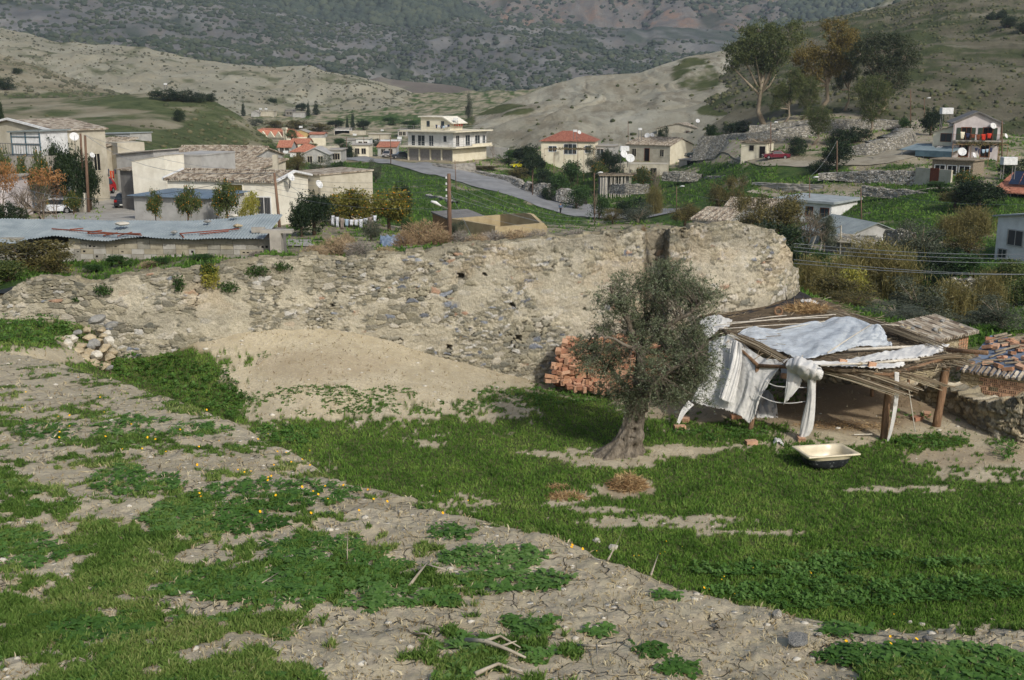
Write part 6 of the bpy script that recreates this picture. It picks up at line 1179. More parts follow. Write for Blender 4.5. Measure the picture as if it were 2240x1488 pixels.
for i, (k, cx, top, b, w, lab, v) in enumerate([('cypress', 533, 222, 256, 16, 'pointed cypress at the left of the far hamlet', 0), ('dark', 593, 213, 240, 18, 'left dark conifer of a pair behind the far hamlet', 0), ('dark', 602, 214, 240, 12, 'right dark conifer of a pair behind the far hamlet', 0), ('cypress', 692, 222, 254, 26, 'dark conifer right of the far hamlet', 0), ('cypress', 675, 220, 254, 14, 'thin conifer beside the far hamlet', 0), ('cypress', 772, 243, 285, 18, 'dark cypress in the middle of the valley', 0), ('cypress', 760, 252, 285, 12, 'smaller cypress beside the valley cypress', 0), ('dark', 735, 262, 282, 40, 'dark grove left of the valley cypresses', 0), ('dark', 795, 262, 284, 36, 'dark grove right of the valley cypresses', 0),
          ('green', 638, 280, 312, 26, 'green tree beside the church', 0), ('bush', 600, 262, 285, 50, 'thicket below the far hamlet', 2), ('bush', 560, 258, 276, 34, 'grey thicket under the pointed cypress', 1), ('bush', 650, 262, 284, 60, 'thicket in the valley behind the church', 2), ('bush', 700, 268, 288, 60, 'green thicket across the valley floor', 2), ('bush', 860, 255, 274, 50, 'green bank beside the valley road', 3), ('bush', 750, 300, 325, 40, 'green shrubs among the village houses', 3), ('bush', 765, 315, 345, 40, 'dark shrubs by the two storey village house', 0), ('bush', 680, 312, 330, 30, 'olive green shrub by the ruined wall', 2), ('dark', 660, 225, 245, 26, 'low trees behind the far hamlet', 0), ('bush', 820, 300, 320, 24, 'shrub between village houses', 0), ('bush', 905, 262, 282, 60, 'shrubs behind the white apartment house', 3)]):
 tree(k, cx, top, 0, w, lab, v, base=b)

_MT = MZ / MY; _MM = np.maximum.accumulate(_MT, axis=0)
def scatter_mid(n, box, R):
 px = box[0] + (box[2] - box[0]) * R.random(n); py = box[1] + (box[3] - box[1]) * R.random(n); a, t = ray(px, py); jf = np.interp(a, MA, np.arange(len(MA))); j = np.clip(jf.astype(int), 0, len(MA) - 2); i = np.zeros(n, int)
 for c in np.unique(j): k = j == c; i[k] = np.searchsorted(_MM[:, c], t[k])
 ok = (i > 0) & (i < MX.shape[0] - 1); a, j, i = a[ok], j[ok], i[ok]; r = R.random(len(i)); D = MDg[i - 1, j] * r + MDg[i, j] * (1 - r); return a * D, D, MZ[i, j] * (1 - r) + MZ[i - 1, j] * r, MG_[i, j]
R = np.random.default_rng(77); x, y, z, g = scatter_mid(90000, (-60, 250, 2300, 760), R); k = (R.random(len(x)) < .15 + .85 * g) & (y > 36.5) & (y < 330); x, y, z, g = x[k], y[k], Hmid(x[k], y[k]), g[k]
lane_ = (abs(x / y + .335) < .035) & (y > 70) & (y < 165); rp2 = np.array([tuple(p)[:2] for p in road_pts]); dr = np.min([np.hypot(x - q[0], y - q[1]) for a_, b_ in zip(rp2[:-1], rp2[1:]) for q in (a_ + (b_ - a_) * f_ for f_ in np.linspace(0, 1, 9))], axis=0); tr_ = (y > 172) & (y < 190) & (x / y > .24) & (x / y < .37)
k = ~lane_ & (dr > 7.6) & ~tr_; x, y, z, g = x[k], y[k], z[k], g[k]; tn = np.clip(.62 - .45 * g + .9 * (fbm(x * .12, y * .12, 91) - .5) + .3 * (fbm(x, y, 92) - .5), 0, 1)
tag(grass_mesh('rough_grass', x, y, z, (.06 + .0012 * y) * (.5 + 1.3 * R.random(len(x)) ** 2), .03 + .0010 * y, R, mat_grass, 3, 1.0, tn), 'rough grass and weeds over the village slopes', 'grass', kind='stuff')
# ================================================================== BUILDINGS
def MW(name, c1, c2, s=.9): return M_plain(name, c1, c2, s, .93, .012)
M_cream = MW('cream_render', C(230, 225, 208), C(208, 201, 182)); M_tanw = MW('tan_render', C(190, 183, 164), C(164, 156, 136)); M_greyw = MW('grey_render', C(176, 174, 168), C(148, 146, 140)); M_whitew = MW('white_render', C(222, 221, 216), C(196, 194, 188)); M_greyd = MW('dark_grey_render', C(124, 122, 118), C(98, 96, 92)); M_mud = MW('mud_plaster', C(172, 156, 122), C(146, 130, 98))
M_ylw = MW('pale_yellow_render', C(222, 214, 190), C(206, 196, 168)); M_pink = MW('pinkish_white_render', C(206, 198, 194), C(182, 172, 168)); M_ochre = MW('ochre_render', C(196, 170, 116), C(172, 146, 98))
def M_tiles(name, c1, c2, c3, sc=4.5):
 t = NT(name, .92, .1); co = t.co((sc, sc * .55, sc)); v = t.vor(1.0, 'F1', co, 'Color'); sx = t.n('ShaderNodeSeparateColor'); t.l(v, sx.inputs[0])
 c = t.ramp(sx.outputs[0], [(0, c1), (.4, c2), (.8, c3)]); w = t.n('ShaderNodeTexWave'); w.wave_type = 'BANDS'; w.bands_direction = 'X'; w.inputs['Scale'].default_value = 1.5; w.inputs['Distortion'].default_value = 1.0; t.l(t.co(), w.inputs['Vector'])
 t.col(t.mix(.5, c, t.ramp(t.noise(2.5, 5), [(.35, BW(.55)), (.65, BW(1.0))]), 'MULTIPLY')); t.bump(t.math('ADD', w.outputs['Fac'], t.vor(1.0, 'F1', co)), .05); return t.m
M_tile = M_tiles('old_mixed_tiles', C(122, 108, 94), C(162, 148, 128), C(192, 182, 164)); M_tiler = M_tiles('red_roof_tiles', C(156, 100, 82), C(174, 116, 94), C(148, 92, 76)); M_tileo = M_tiles('orange_roof_tiles', C(190, 126, 100), C(202, 142, 114), C(178, 114, 90))
def M_corr(name, c1, c2, sc=5.2, ax='X'):
 t = NT(name, .45, .5); t.b.inputs['Metallic'].default_value = .15; w = t.n('ShaderNodeTexWave'); w.bands_direction = ax; w.inputs['Scale'].default_value = sc; t.l(t.co(), w.inputs['Vector'])
 t.col(t.ramp(t.noise(.9, 5), [(.35, c2), (.65, c1)])); t.bump(w.outputs['Fac'], .03); return t.m
M_zinc = M_corr('zinc_sheet', C(152, 160, 156), C(126, 134, 132)); M_blue = M_corr('blue_grey_sheet', C(126, 144, 158), C(106, 124, 138)); M_turq = M_corr('turquoise_sheet', C(92, 122, 134), C(66, 94, 108))
M_slate = M_plain('grey_sheeting', C(160, 166, 164), C(132, 138, 138), .8, .8); M_glass = NT('window_glass', .15, .5); M_glass.col(C(52, 58, 62)); M_glass = M_glass.m
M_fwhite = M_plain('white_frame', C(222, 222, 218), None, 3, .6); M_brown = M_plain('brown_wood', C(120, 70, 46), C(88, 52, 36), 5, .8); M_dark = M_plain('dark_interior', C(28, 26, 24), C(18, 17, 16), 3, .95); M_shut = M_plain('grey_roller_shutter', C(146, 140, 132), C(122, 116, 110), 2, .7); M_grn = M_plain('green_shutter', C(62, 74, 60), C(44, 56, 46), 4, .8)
M_cslab = M_plain('concrete', C(172, 166, 154), C(138, 132, 122), 1.5, .9, .01)
def window(root, w, h, px, pz, W, Hh, side='front', depth=8, fm=None, gm=None, mull=1, name='window', shut=False, lab=None):
 """frame ring standing 4 cm proud of the wall, pane in it; px, pz = centre"""
 e = .10
 def face(mb, x0, z0, x1, z1, d0, d1):
  if side == 'front': mb.box(x0, -d1, z0, x1, -d0, z1)
  elif side == 'right': mb.box(w + d0, x0, z0, w + d1, x1, z1)
  else: mb.box(-d1, x0, z0, -d0, x1, z1)
 f = MB(); x0, x1, z0, z1 = px - W / 2, px + W / 2, pz - Hh / 2, pz + Hh / 2
 face(f, x0 - e, z0 - e, x0, z1 + e, -.02, .05); face(f, x1, z0 - e, x1 + e, z1 + e, -.02, .05); face(f, x0, z1, x1, z1 + e, -.02, .05); face(f, x0, z0 - e, x1, z0, -.02, .07)
 for k in range(mull): q = x0 + (k + 1) * W / (mull + 1); face(f, q - .03, z0, q + .03, z1, -.02, .04)
 o = f.build(name, fm or M_fwhite, root); 
 if lab: o['label'] = lab
 p = MB(); face(p, x0, z0, x1, z1, -.02, .012); p.build('pane', gm or M_glass, o)
 if shut:
  s = MB(); face(s, x0 - .5 * W - e, z0, x0 - e, z1, -.01, .06); face(s, x1 + e, z0, x1 + e + .45 * W, z1, -.01, .06); s.build('shutter', M_grn, o)
def house(name, label, L, R, top, dep, base=None, roof='flat', rise=1.0, wm=None, rm=None, wins=(), ov=.25, th=.14, cat='house', zoff=.0, rn='roof', group=None, verge=None):
 """L, R = (photo column, distance) of the near wall's corners, top = photo row of its eave over L"""
 a = at(L[0], top, L[1]); b = at(R[0], top, R[1]); a.z = b.z = 0; d = b - a; w = d.length; yaw = math.atan2(d.y, d.x)
 back = Vector((-d.y, d.x, 0)) / w * dep; cs = [a, b, a + back, b + back]
 zg = [H(c.x, c.y) for c in cs]; zb = float(ray(L[0], base)[1]) * L[1] if base else zg[0]; zt = float(ray(L[0], top)[1]) * L[1]; h = zt - zb; fz = min(min(zg) - zb, 0) - .4
 rt = empty(name, (a.x, a.y, zb), yaw, label, cat, group); wm = wm or M_cream; rm = rm or M_tile; m = MB()
 if roof == 'gx': m.prismx([(0, fz), (dep, fz), (dep, h), (dep / 2, h + rise), (0, h)], 0, w)
 elif roof == 'gy': m.prism([(0, fz), (w, fz), (w, h), (w / 2, h + rise), (0, h)][::-1], 0, dep)
 elif roof == 'mono': m.prismx([(0, fz), (dep, fz), (dep, h + rise), (0, h)], 0, w)
 elif roof == 'monox': m.prism([(0, fz), (w, fz), (w, h + rise), (0, h)][::-1], 0, dep)
 else: m.box(0, 0, fz, w, dep, h)
 wall = m.build('wall', wm, rt); r = MB(); e = ov
 if roof == 'flat': r.box(-e, -e, h, w + e, dep + e, h + th)
 elif roof == 'gx':
  s = rise / (dep / 2); ez = h - e * s; r.prismx([(-e, ez), (dep / 2, h + rise), (dep + e, ez), (dep + e, ez + th), (dep / 2, h + rise + th), (-e, ez + th)], -e, w + e)
 elif roof == 'gy':
  s = rise / (w / 2); ez = h - e * s; r.prism([(-e, ez), (w / 2, h + rise), (w + e, ez), (w + e, ez + th), (w / 2, h + rise + th), (-e, ez + th)][::-1], -e, dep + e)
 elif roof == 'mono':
  s = rise / dep; r.prismx([(-e, h - e * s), (dep + e, h + rise + e * s), (dep + e, h + rise + e * s + th), (-e, h - e * s + th)], -e, w + e)
 elif roof == 'monox':
  s = rise / w; r.prism([(-e, h - e * s), (w + e, h + rise + e * s), (w + e, h + rise + e * s + th), (-e, h - e * s + th)][::-1], -e, dep + e)
 elif roof == 'hip':
  i = min(w, dep) * .42; V = [(-e, -e, h), (w + e, -e, h), (w + e, dep + e, h), (-e, dep + e, h), (i, dep / 2, h + rise), (w - i, dep / 2, h + rise)]
  r.add(V, [(0, 1, 5, 4), (1, 2, 5), (2, 3, 4, 5), (3, 0, 4), (3, 2, 1, 0)])
 if roof != 'none':
  ro = r.build(rn, rm, rt)
  if roof in ('gx', 'gy', 'mono') and rm in (M_tile, M_tiler) and w > 3:       # rows of cap tiles along the front eave and ridge
   q = MB(); rr = random.Random(int(L[0])); n = int(w / .24)
   if roof in ('gx', 'mono'):
    sl = rise / (dep / 2 if roof == 'gx' else dep); run = dep / 2 if roof == 'gx' else dep
    for k in range(n):
     x = -e + .12 + k * (w + 2 * e) / n; j = rr.uniform(-.03, .03); q.tube([(x, -e - .05 + j, h - e * sl + th + .02), (x + j, run, h + rise + th + .02)], .075, 4)
    if roof == 'gx': q.tube([(-e, dep / 2, h + rise + th + .05), (w * .5, dep / 2, h + rise + th + .09 + rr.uniform(-.05, .05)), (w + e, dep / 2, h + rise + th + .05)], .13, 6)
   q.build('cap_tiles', rm, ro)
  if verge:
   q = MB()
   if roof == 'gy':
    for y in (-e, ): q.tube([(-e, y, h - e * rise / (w / 2) + th + .03), (w / 2, y, h + rise + th + .05), (w + e, y, h - e * rise / (w / 2) + th + .03)], .14, 4)
   else: q.tube([(w + e, -e, h + th), (w + e, dep / 2, h + rise + th + .05), (w + e, dep + e, h + th)], .14, 5); q.tube([(-e, -e, h + th), (-e, dep / 2, h + rise + th + .05)], .14, 5)
   q.build('verge', M_fwhite, ro)
 for q in wins:
  side, u, v, W, Hh = q[:5]; k = q[5] if len(q) > 5 else {}; k = dict(k); nm = k.pop('name', 'window'); span = w if side == 'front' else dep
  window(rt, w, h, u * span, v * h, W, Hh, side, dep, name=nm, **k)
 return rt, w, h
DK = {'gm': M_dark}; BR = {'fm': M_brown}; BD = {'fm': M_brown, 'gm': M_dark}; DOOR = {'name': 'door', 'mull': 0, 'fm': M_brown, 'gm': M_dark}
WD = lambda **k: {'fm': M_tanw, 'gm': M_dark, **k}
house('house', 'house with white edged gable and tiled roof at the left edge', (-60, 108), (108, 104), 284, 7, roof='gy', rise=.9, wm=M_tanw, rm=M_tile, wins=[('right', .35, .55, .9, 1.5, WD()), ('right', .8, .55, .8, 1.6, WD())], verge=True)
def panel_porch():
 rt, w, h = house('porch', 'white panelled porch cabin on blue posts under the gabled house', (24, 101), (86, 100), 290, 3.6, base=338, roof='monox', rise=.1, wm=M_fwhite, rm=M_zinc, cat='cabin')
 m = MB()
 for x in (0, w * .5, w): m.box(x - .05, -.07, -1.8, x + .05, -.01, h)
 for z in (.0, h * .45, h * .8): m.box(0, -.08, z, w, -.02, z + .07)
 m.build('frame', M_turq, rt); m = MB()
 for k in range(22): m.box(-2.2 + k * .28, -.9, -.05, -2.17 + k * .28, -.87, 1.0)
 m.box(-2.3, -.92, 1.0, 4, -.85, 1.06); m.box(-2.3, -.92, -.1, 4, -.85, -.02); m.build('railing', M_greyd, rt); m = MB(); m.box(-2.4, -1, -1.6, w + .4, 3.4, -.1); m.build('deck', M_cslab, rt)
panel_porch()
house('house', 'small tan house with tiled roof behind the twin lamp posts', (168, 122), (222, 121), 322, 6, roof='mono', rise=.7, wm=M_tanw)
house('wall', 'high tan wall beside the lane behind the lamp posts', (228, 124), (256, 121), 310, 3, roof='none', wm=M_tanw, cat='wall')
house('house', 'pale grey house with shallow roof at the top of the lane', (254, 108), (336, 106), 338, 3.5, roof='monox', rise=.45, wm=M_greyw, rm=M_cslab, th=.1)
house('house', 'dark grey lower wing with broken tiles beside the parked dark hatchback', (262, 102), (292, 101), 372, 5, roof='mono', rise=.3, wm=M_greyd)
house('house', 'cream house with sloping parapet beside the grey block', (288, 99), (360, 98), 354, 3, roof='monox', rise=.55, wm=M_cream, rm=M_tanw, ov=.03, th=.06)
house('house', 'grey plastered block with a small dark window and a white window', (362, 102), (440, 101), 340, 6, roof='flat', wm=M_greyw, rm=M_greyw, ov=.05, th=.12, wins=[('front', .36, .60, .5, 1.5, WD()), ('front', .86, .52, 1.1, 1.0)])
house('house', 'long house with mottled tiled roof behind the grey block', (362, 116), (548, 114), 345, 8, roof='gx', rise=.8, wm=M_greyw, verge=False)
house('house', 'low house with sagging tiled roof behind the cream house', (440, 108), (552, 106), 372, 6, roof='mono', rise=.75, wm=M_tanw)
def main_cream():
 rt, w, h = house('house', 'long cream house with tiled roof, barred window and leafy doorway', (366, 93.5), (603, 91), 394, 6.2, roof='gx', rise=.5, wm=M_cream, rm=M_tile, verge=True, wins=[('front', .885, .38, 1.15, 1.35, {'mull': 1}), ('front', .60, .42, 1.9, 3.1, {'name': 'door', 'mull': 0, 'fm': M_cream, 'gm': M_plain('olive_shade', C(96, 88, 40), C(70, 62, 30))})])
 m = MB()
 for k in range(9): m.box(w * .885 - .55 + k * .13, -.10, h * .38 - .7, w * .885 - .53 + k * .13, -.08, h * .38 + .7)
 m.build('window_bars', M_greyd, rt)
 m = MB(); m.box(w + .02, 2.4, h * .78, w + .05, 2.5, h + .3); m.build('slit', M_dark, rt)
main_cream()
house('house', 'tan square house with two satellite dishes right of the cream house', (634, 99), (700, 97), 378, 7, roof='monox', rise=-.1, wm=M_tanw, rm=M_tile, ov=.12, th=.12)
house('shed', 'grey shed with blue sheet roof behind the small orange trees', (292, 88), (452, 85.5), 428, 5, roof='mono', rise=.1, wm=M_greyw, rm=M_blue, ov=.35, th=.06, cat='shed')
house('pillar', 'square tan chimney pillar standing behind the cream house', (595, 104), (606, 104), 339, .5, roof='none', wm=M_tanw, cat='pillar')
house('shed', 'long low shed with patched sheet roof on the green hillside', (176, 232), (284, 226), 294, 6, roof='monox', rise=.4, wm=M_greyw, rm=M_slate, wins=[('front', .3, .6, 3, .9, DK), ('front', .62, .6, 4, .9, DK), ('front', .85, .6, 3, .9, DK)], cat='shed')
house('wall', 'cream garden wall beside the white hatchback', (118, 103), (182, 99), 414, .3, roof='none', wm=M_cream, cat='wall')
house('wall', 'buff garden wall behind the autumn trees', (28, 104), (117, 104), 404, .3, roof='none', wm=M_tanw, cat='wall')
house('house', 'grey walled building at the far left edge behind the autumn tree', (-60, 92), (8, 92), 392, 5, roof='flat', wm=M_pink, rm=M_cslab)
def tin_shed():
 a = at(-70, 560, 42.5); b = at(590, 560, 42.0); a.z = b.z = 0; d = b - a; w = d.length; yaw = math.atan2(d.y, d.x); zb = float(ray(200, 570)[1]) * 42 - .2
 rt = empty('block_shed', (a.x, a.y, zb), yaw, 'long low concrete block shed with wavy corrugated iron roof on the terrace', 'shed'); R = random.Random(9)
 def xa(px): return (at(px, 540, 42.3).x - a.x) / math.cos(yaw)
 mats = [MW('block_grey', C(152, 148, 136), C(128, 124, 112), 3), MW('block_buff', C(166, 158, 138), C(138, 130, 110), 3), MW('block_pale', C(176, 172, 162), C(150, 146, 136), 3)]
 mb = [MB(), MB(), MB()]; hol = MB()
 for row in range(5):
  x = R.uniform(-.4, 0)
  while x < w:
   L = .5 if R.random() < .75 else .25; z = row * .205
   px = -70 + 660 * x / w
   gap = (xa(48) < x < xa(150) and row >= 3) or (xa(55) < x < xa(120) and row == 2 and R.random() < .5)
   if not gap and row * .205 < 1.25 - .0:
    k = 0 if row >= 4 else R.choice([0, 1, 1, 2]); dy = R.uniform(-.012, .012); mb[k].box(x + .008, dy, z + .006, x + L - .008, .2 + dy, z + .199)
    if R.random() < .28 and row < 4:
     for q in range(R.choice([1, 2])): hol.box(x + .1 + q * .16, dy - .004, z + .07, x + .19 + q * .16, dy + .05, z + .13 + R.uniform(-.03, .03))
   x += L
 for m_, mm in zip(mb, mats): m_.build('block_wall', mm, rt)
 hol.build('block_holes', M_dark, rt); m = MB(); m.box(-.5, .03, -.6, w + .3, .17, .82); m.box(xa(150), .03, .8, w, .17, 1.0); m.build('mortar', M_tanw, rt); m = MB(); m.box(-.4, 2.6, -.5, w, 2.7, 1.15); m.build('back_wall', M_greyd, rt)
 nx = int(w / .022); nyy = 14; X = np.linspace(-.6, w - .1, nx)[None, :]; V_ = np.linspace(0, 1, nyy)[:, None]; pxx = -70 + 660 * X / w
 back = np.interp(pxx, [-70, 0, 300, 400, 470, 540, 590], [1.46, 1.44, 1.40, 1.42, 1.52, 1.72, 1.66]); front = np.interp(pxx, [-70, 0, 40, 80, 130, 190, 250, 330, 380, 440, 560, 600], [.98, .94, .86, 1.04, 1.12, 1.04, .96, 1.14, 1.10, 1.04, 1.12, 1.10])
 sag = .03 * np.sin(X * 2.1) * (1 - V_) + (fbm(X * .8, V_ * 2, 400) - .5) * .08
 Z = front + (back - front) * V_ + sag + .020 * np.sin(X * 2 * PI / .118); Y = -.35 + 3.0 * V_ + 0 * X + .12 * (vn(np.floor(X / .9), X * 0, 5) - .5) * (1 - V_) + 0.10 * np.maximum(pxx - 540, 0) / 50 * V_
 o = np_mesh('roof', np.stack([X + .12 * V_ * 0, Y, Z], -1).reshape(-1, 3), grid_faces(nyy, nx), M_plain('corrugated_iron', C(150, 158, 158), C(122, 132, 134), 1.2, .6, 0, 0, .3), rt, smooth=True)
 def rp(px, v): x = xa(px); j = min(int((x + .6) / (w + .5) * nx), nx - 1); i = min(int(v * (nyy - 1)), nyy - 1); return Matrix.Rotation(yaw, 3, 'Z') @ Vector((x, float(Y[i, j]), float(Z[i, j]) + .03)) + Vector((a.x, a.y, zb))
 return rp
rp_ = tin_shed()
M_rust = M_plain('rusty_steel', C(134, 74, 50), C(96, 54, 40), 8, .8)
def rods(label, L):
 m = MB()
 for p, q in L: m.tube([p, q], .028, 4)
 tag(m.build('rusty_frame', M_rust), label, 'metal frame')
up = Vector((0, 0, .05))
rods('rusty ladder like steel frame lying across the corrugated roof', [(rp_(95, .42) + up, rp_(320, .0) + up), (rp_(190, .2) + up, rp_(318, .02) + up * 2), (rp_(140, .34) + up, rp_(165, .46) + up), (rp_(185, .26) + up, rp_(206, .40) + up), (rp_(225, .2) + up, rp_(247, .33) + up), (rp_(262, .1) + up, rp_(290, .22) + up)])
rods('rusty angle irons on the right half of the corrugated roof', [(rp_(395, .16) + up, rp_(520, .34) + up), (rp_(395, .2) + up, rp_(412, .05) + up), (rp_(440, .22) + up, rp_(500, .24) + up)])
for px, v, s, k, lab, q in [(245, .55, .8, 2, 'long pale slab of rock resting on the corrugated roof', .35), (382, .2, .34, 1, 'grey stone at the front edge of the corrugated roof', 1), (428, .7, .42, 1, 'stone block at the back of the corrugated roof', .6), (482, .86, .5, 2, 'pale flat stone near the peak of the corrugated roof', .5), (513, .42, .5, 0, 'yellow brown stone block on the corrugated roof', .6)]:
 p = rp_(px, v); o = stone(p, s, lab, k, sq=q); o.rotation_euler = (0, 0, rnd.uniform(-.2, .2))
m = MB(); p = rp_(565, .25); m.obox(p + Vector((0, 0, .1)), (.5, .2, .2)); tag(m.build('block', M_cslab), 'hollow concrete block on the right end of the corrugated roof', 'block')
m = MB(); p = at(600, 530, 41.5); g_ = H(p.x, p.y); m.box(p.x - .15, p.y - .1, g_ - .3, p.x + .28, p.y + .3, float(ray(600, 510)[1]) * 41.5); m.box(p.x - .5, p.y - .1, float(ray(600, 510)[1]) * 41.5, p.x + .7, p.y + .3, float(ray(600, 503)[1]) * 41.5); tag(m.build('pillar', M_cslab), 'whitewashed concrete pillar at the right end of the block shed', 'pillar')
def church():
 rt, w, h = house('church', 'pale stone church with orange roof of four small gables and arches', (549, 352), (622, 342), 299, 9, base=352, roof='none', wm=M_ylw, cat='church')
 m = MB(); n = 4; s = w * .92 / n
 for k in range(n):
  x = w * .02 + k * s; m.prism([(x, h), (x + s, h), (x + s / 2, h + s * .5)][::-1], -.05, .4)
 m.build('gable', M_ylw, rt); m = MB()
 for k in range(n): x = w * .02 + k * s; m.prism([(x - .02, h + .05), (x + s / 2, h + s * .5 + .05), (x + s + .02, h + .05), (x + s + .02, h + .25), (x + s / 2, h + s * .5 + .3), (x - .02, h + .25)][::-1], .38, 5)
 m.prismx([(0, h), (4.5, h + 2.6), (9, h), (9, h - .1), (0, h - .1)], -.2, w * .95); m.build('roof', M_tileo, rt); m = MB()
 for k in range(n):
  cx = w * .05 + (k + .5) * s * .98; P = [(cx + s * .38 * math.cos(t_), -.06, h * .55 + s * .38 * math.sin(t_) * 1.1) for t_ in np.linspace(0, PI, 10)]; m.tube(P, .14, 4)
 m.tube([(0, -.08, h * .98), (w, -.08, h * .98)], .12, 4); m.build('arches', M_tanw, rt); window(rt, w, h, w * .33, h * .3, .6, 1.6, gm=M_dark, fm=M_ylw, mull=0); window(rt, w, h, w * .8, h * .3, .6, 1.6, gm=M_dark, fm=M_ylw, mull=0)
 m = MB()
 for x in (w * .96, w * 1.02): m.box(x, 0, h - .2, x + .35, .5, h + 2.6)
 m.box(w * .94, -.1, h + 2.5, w * 1.06, .6, h + 3.1); m.build('bell_tower', M_ylw, rt)
church()
house('hall', 'beige gabled building attached to the left of the church', (486, 350), (528, 348), 299, 9, base=350, roof='gy', rise=1.3, wm=M_tanw, rm=M_tanw, ov=.15, th=.1, wins=[('front', .25, .6, .8, 2.2, WD()), ('front', .75, .6, .8, 2.2, WD())], cat='building')
house('hall', 'flat beige wing between the gabled hall and the church', (528, 350), (550, 350), 294, 8, base=350, roof='flat', wm=M_tanw, rm=M_tanw, ov=.1, wins=[('front', .8, .6, .7, 2.0, WD())], cat='building')
for x0, x1, ev, bs, rf, rs, wm, rm, lab in [(608, 636, 322, 336, 'gx', 1.4, M_greyw, M_tileo, 'red roofed house just right of the church'), (636, 674, 314, 328, 'gx', 1.1, M_ylw, M_tileo, 'small red roofed house behind the others near the church'), (634, 698, 333, 348, 'hip', 1.6, M_whitew, M_tileo, 'largest red hip roofed house below the church'),
                                      (660, 718, 338, 360, 'gy', 1.2, M_greyw, M_greyw, 'grey gabled house in front of the red roofs'), (718, 746, 329, 356, 'flat', 0, M_greyw, M_cslab, 'grey flat building joined to the grey gabled house'), (643, 673, 290, 302, 'gy', .8, M_ochre, M_cslab, 'ochre gabled house up the valley'), (677, 708, 294, 304, 'gx', .5, M_greyw, M_tileo, 'low house with long red roof up the valley'),
                                      (681, 712, 302, 320, 'none', 0, M_ylw, M_ylw, 'roofless pale ruined walls in the village'), (690, 742, 319, 330, 'none', 0, M_tanw, M_tanw, 'long tan yard wall in the village'), (732, 764, 282, 292, 'flat', 0, M_whitew, M_cslab, 'small white house high in the valley'), (779, 808, 304, 326, 'flat', 0, M_whitew, M_tanw, 'white two storey village house'), (770, 806, 318, 344, 'flat', 0, M_ylw, M_cslab, 'cream house in front of the white two storey one'),
                                      (806, 850, 294, 306, 'flat', 0, M_tanw, M_tanw, 'long tan flat roofed building in the valley'), (826, 866, 322, 342, 'mono', .8, M_greyw, M_tileo, 'grey house with orange tiled roof left of the apartment block'), (756, 778, 306, 318, 'flat', 0, M_greyw, M_cslab, 'grey flat house in the village centre'), (818, 872, 309, 314, 'flat', 0, M_whitew, M_whitew, 'long white low roof behind the apartment block'), (870, 890, 285, 300, 'flat', 0, M_greyw, M_cslab, 'grey house directly behind the apartment block'),
                                      (549, 566, 246, 256, 'gy', .8, M_greyw, M_cslab, 'small grey gabled house in the far hamlet'), (566, 598, 243, 255, 'flat', 0, M_tanw, M_tanw, 'flat house with two white tanks in the far hamlet'), (624, 640, 240, 256, 'flat', 0, M_greyd, M_cslab, 'taller grey house in the far hamlet'), (640, 666, 246, 257, 'flat', 0, M_greyw, M_cslab, 'low grey long house in the far hamlet'), (730, 800, 286, 294, 'none', 0, M_tanw, M_tanw, 'low field wall above the village houses')]:
 p = gp((x0 + x1) / 2, bs); D = p.y; house('village_house' if 'wall' not in lab or 'ruined' in lab else 'wall', lab, (x0, D), (x1, D), ev, 7 if rf != 'none' else .4, base=bs, roof=rf, rise=rs, wm=wm, rm=rm, cat='house' if 'wall' not in lab or 'ruined' in lab else 'wall', ov=.3,
          wins=[('front', .3, .5, .9, 1.2, WD()), ('front', .7, .5, .9, 1.2, WD())] if bs - ev > 13 and rf != 'none' else ())
def tank(px, py, D, s, label, stand=1.5, ground=False):
 p = at(px, py, D); rt = empty('water_tank', p, 0, label, 'water tank'); m = MB(); m.box(-s, -s * .6, 0, s, s * .6, s * 1.1); m.build('tank', M_fwhite, rt, bevel=.05); m = MB()
 for x in (-s * .8, s * .8):
  for y in (-s * .4, s * .4): m.box(x - .04, y - .04, -stand, x + .04, y + .04, 0)
 m.build('stand', M_greyd, rt)
def dish(px, py, D, r, label, az=-.5, pole=1.6, tilt=.5):
 p = at(px, py, D); rt = empty('satellite_dish', p, 0, label, 'satellite dish'); d = Vector((math.sin(az), -math.cos(az), tilt)).normalized(); q = d.to_track_quat('Z', 'Y').to_matrix(); V = []; n = 18
 for k in range(5):
  rr = r * k / 4; V += [q @ Vector((rr * math.cos(t_), rr * math.sin(t_), .25 * rr * rr / r)) for t_ in np.linspace(0, 2 * PI, n, endpoint=False)]
 m = MB(); m.add(V, [(k * n + i, k * n + (i + 1) % n, (k + 1) * n + (i + 1) % n, (k + 1) * n + i) for k in range(4) for i in range(n)]); o = m.build('reflector', M_fwhite, rt, smooth=True); s = o.modifiers.new('s', 'SOLIDIFY'); s.thickness = .03
 m = MB(); m.tube([(0, .1, -pole), (0, .1, 0), tuple(d * -.02)], .035, 5); m.tube([tuple(q @ Vector((0, -r, .2 * r))), tuple(d * r * .9)], .015, 4); m.build('mast', M_greyd, rt)
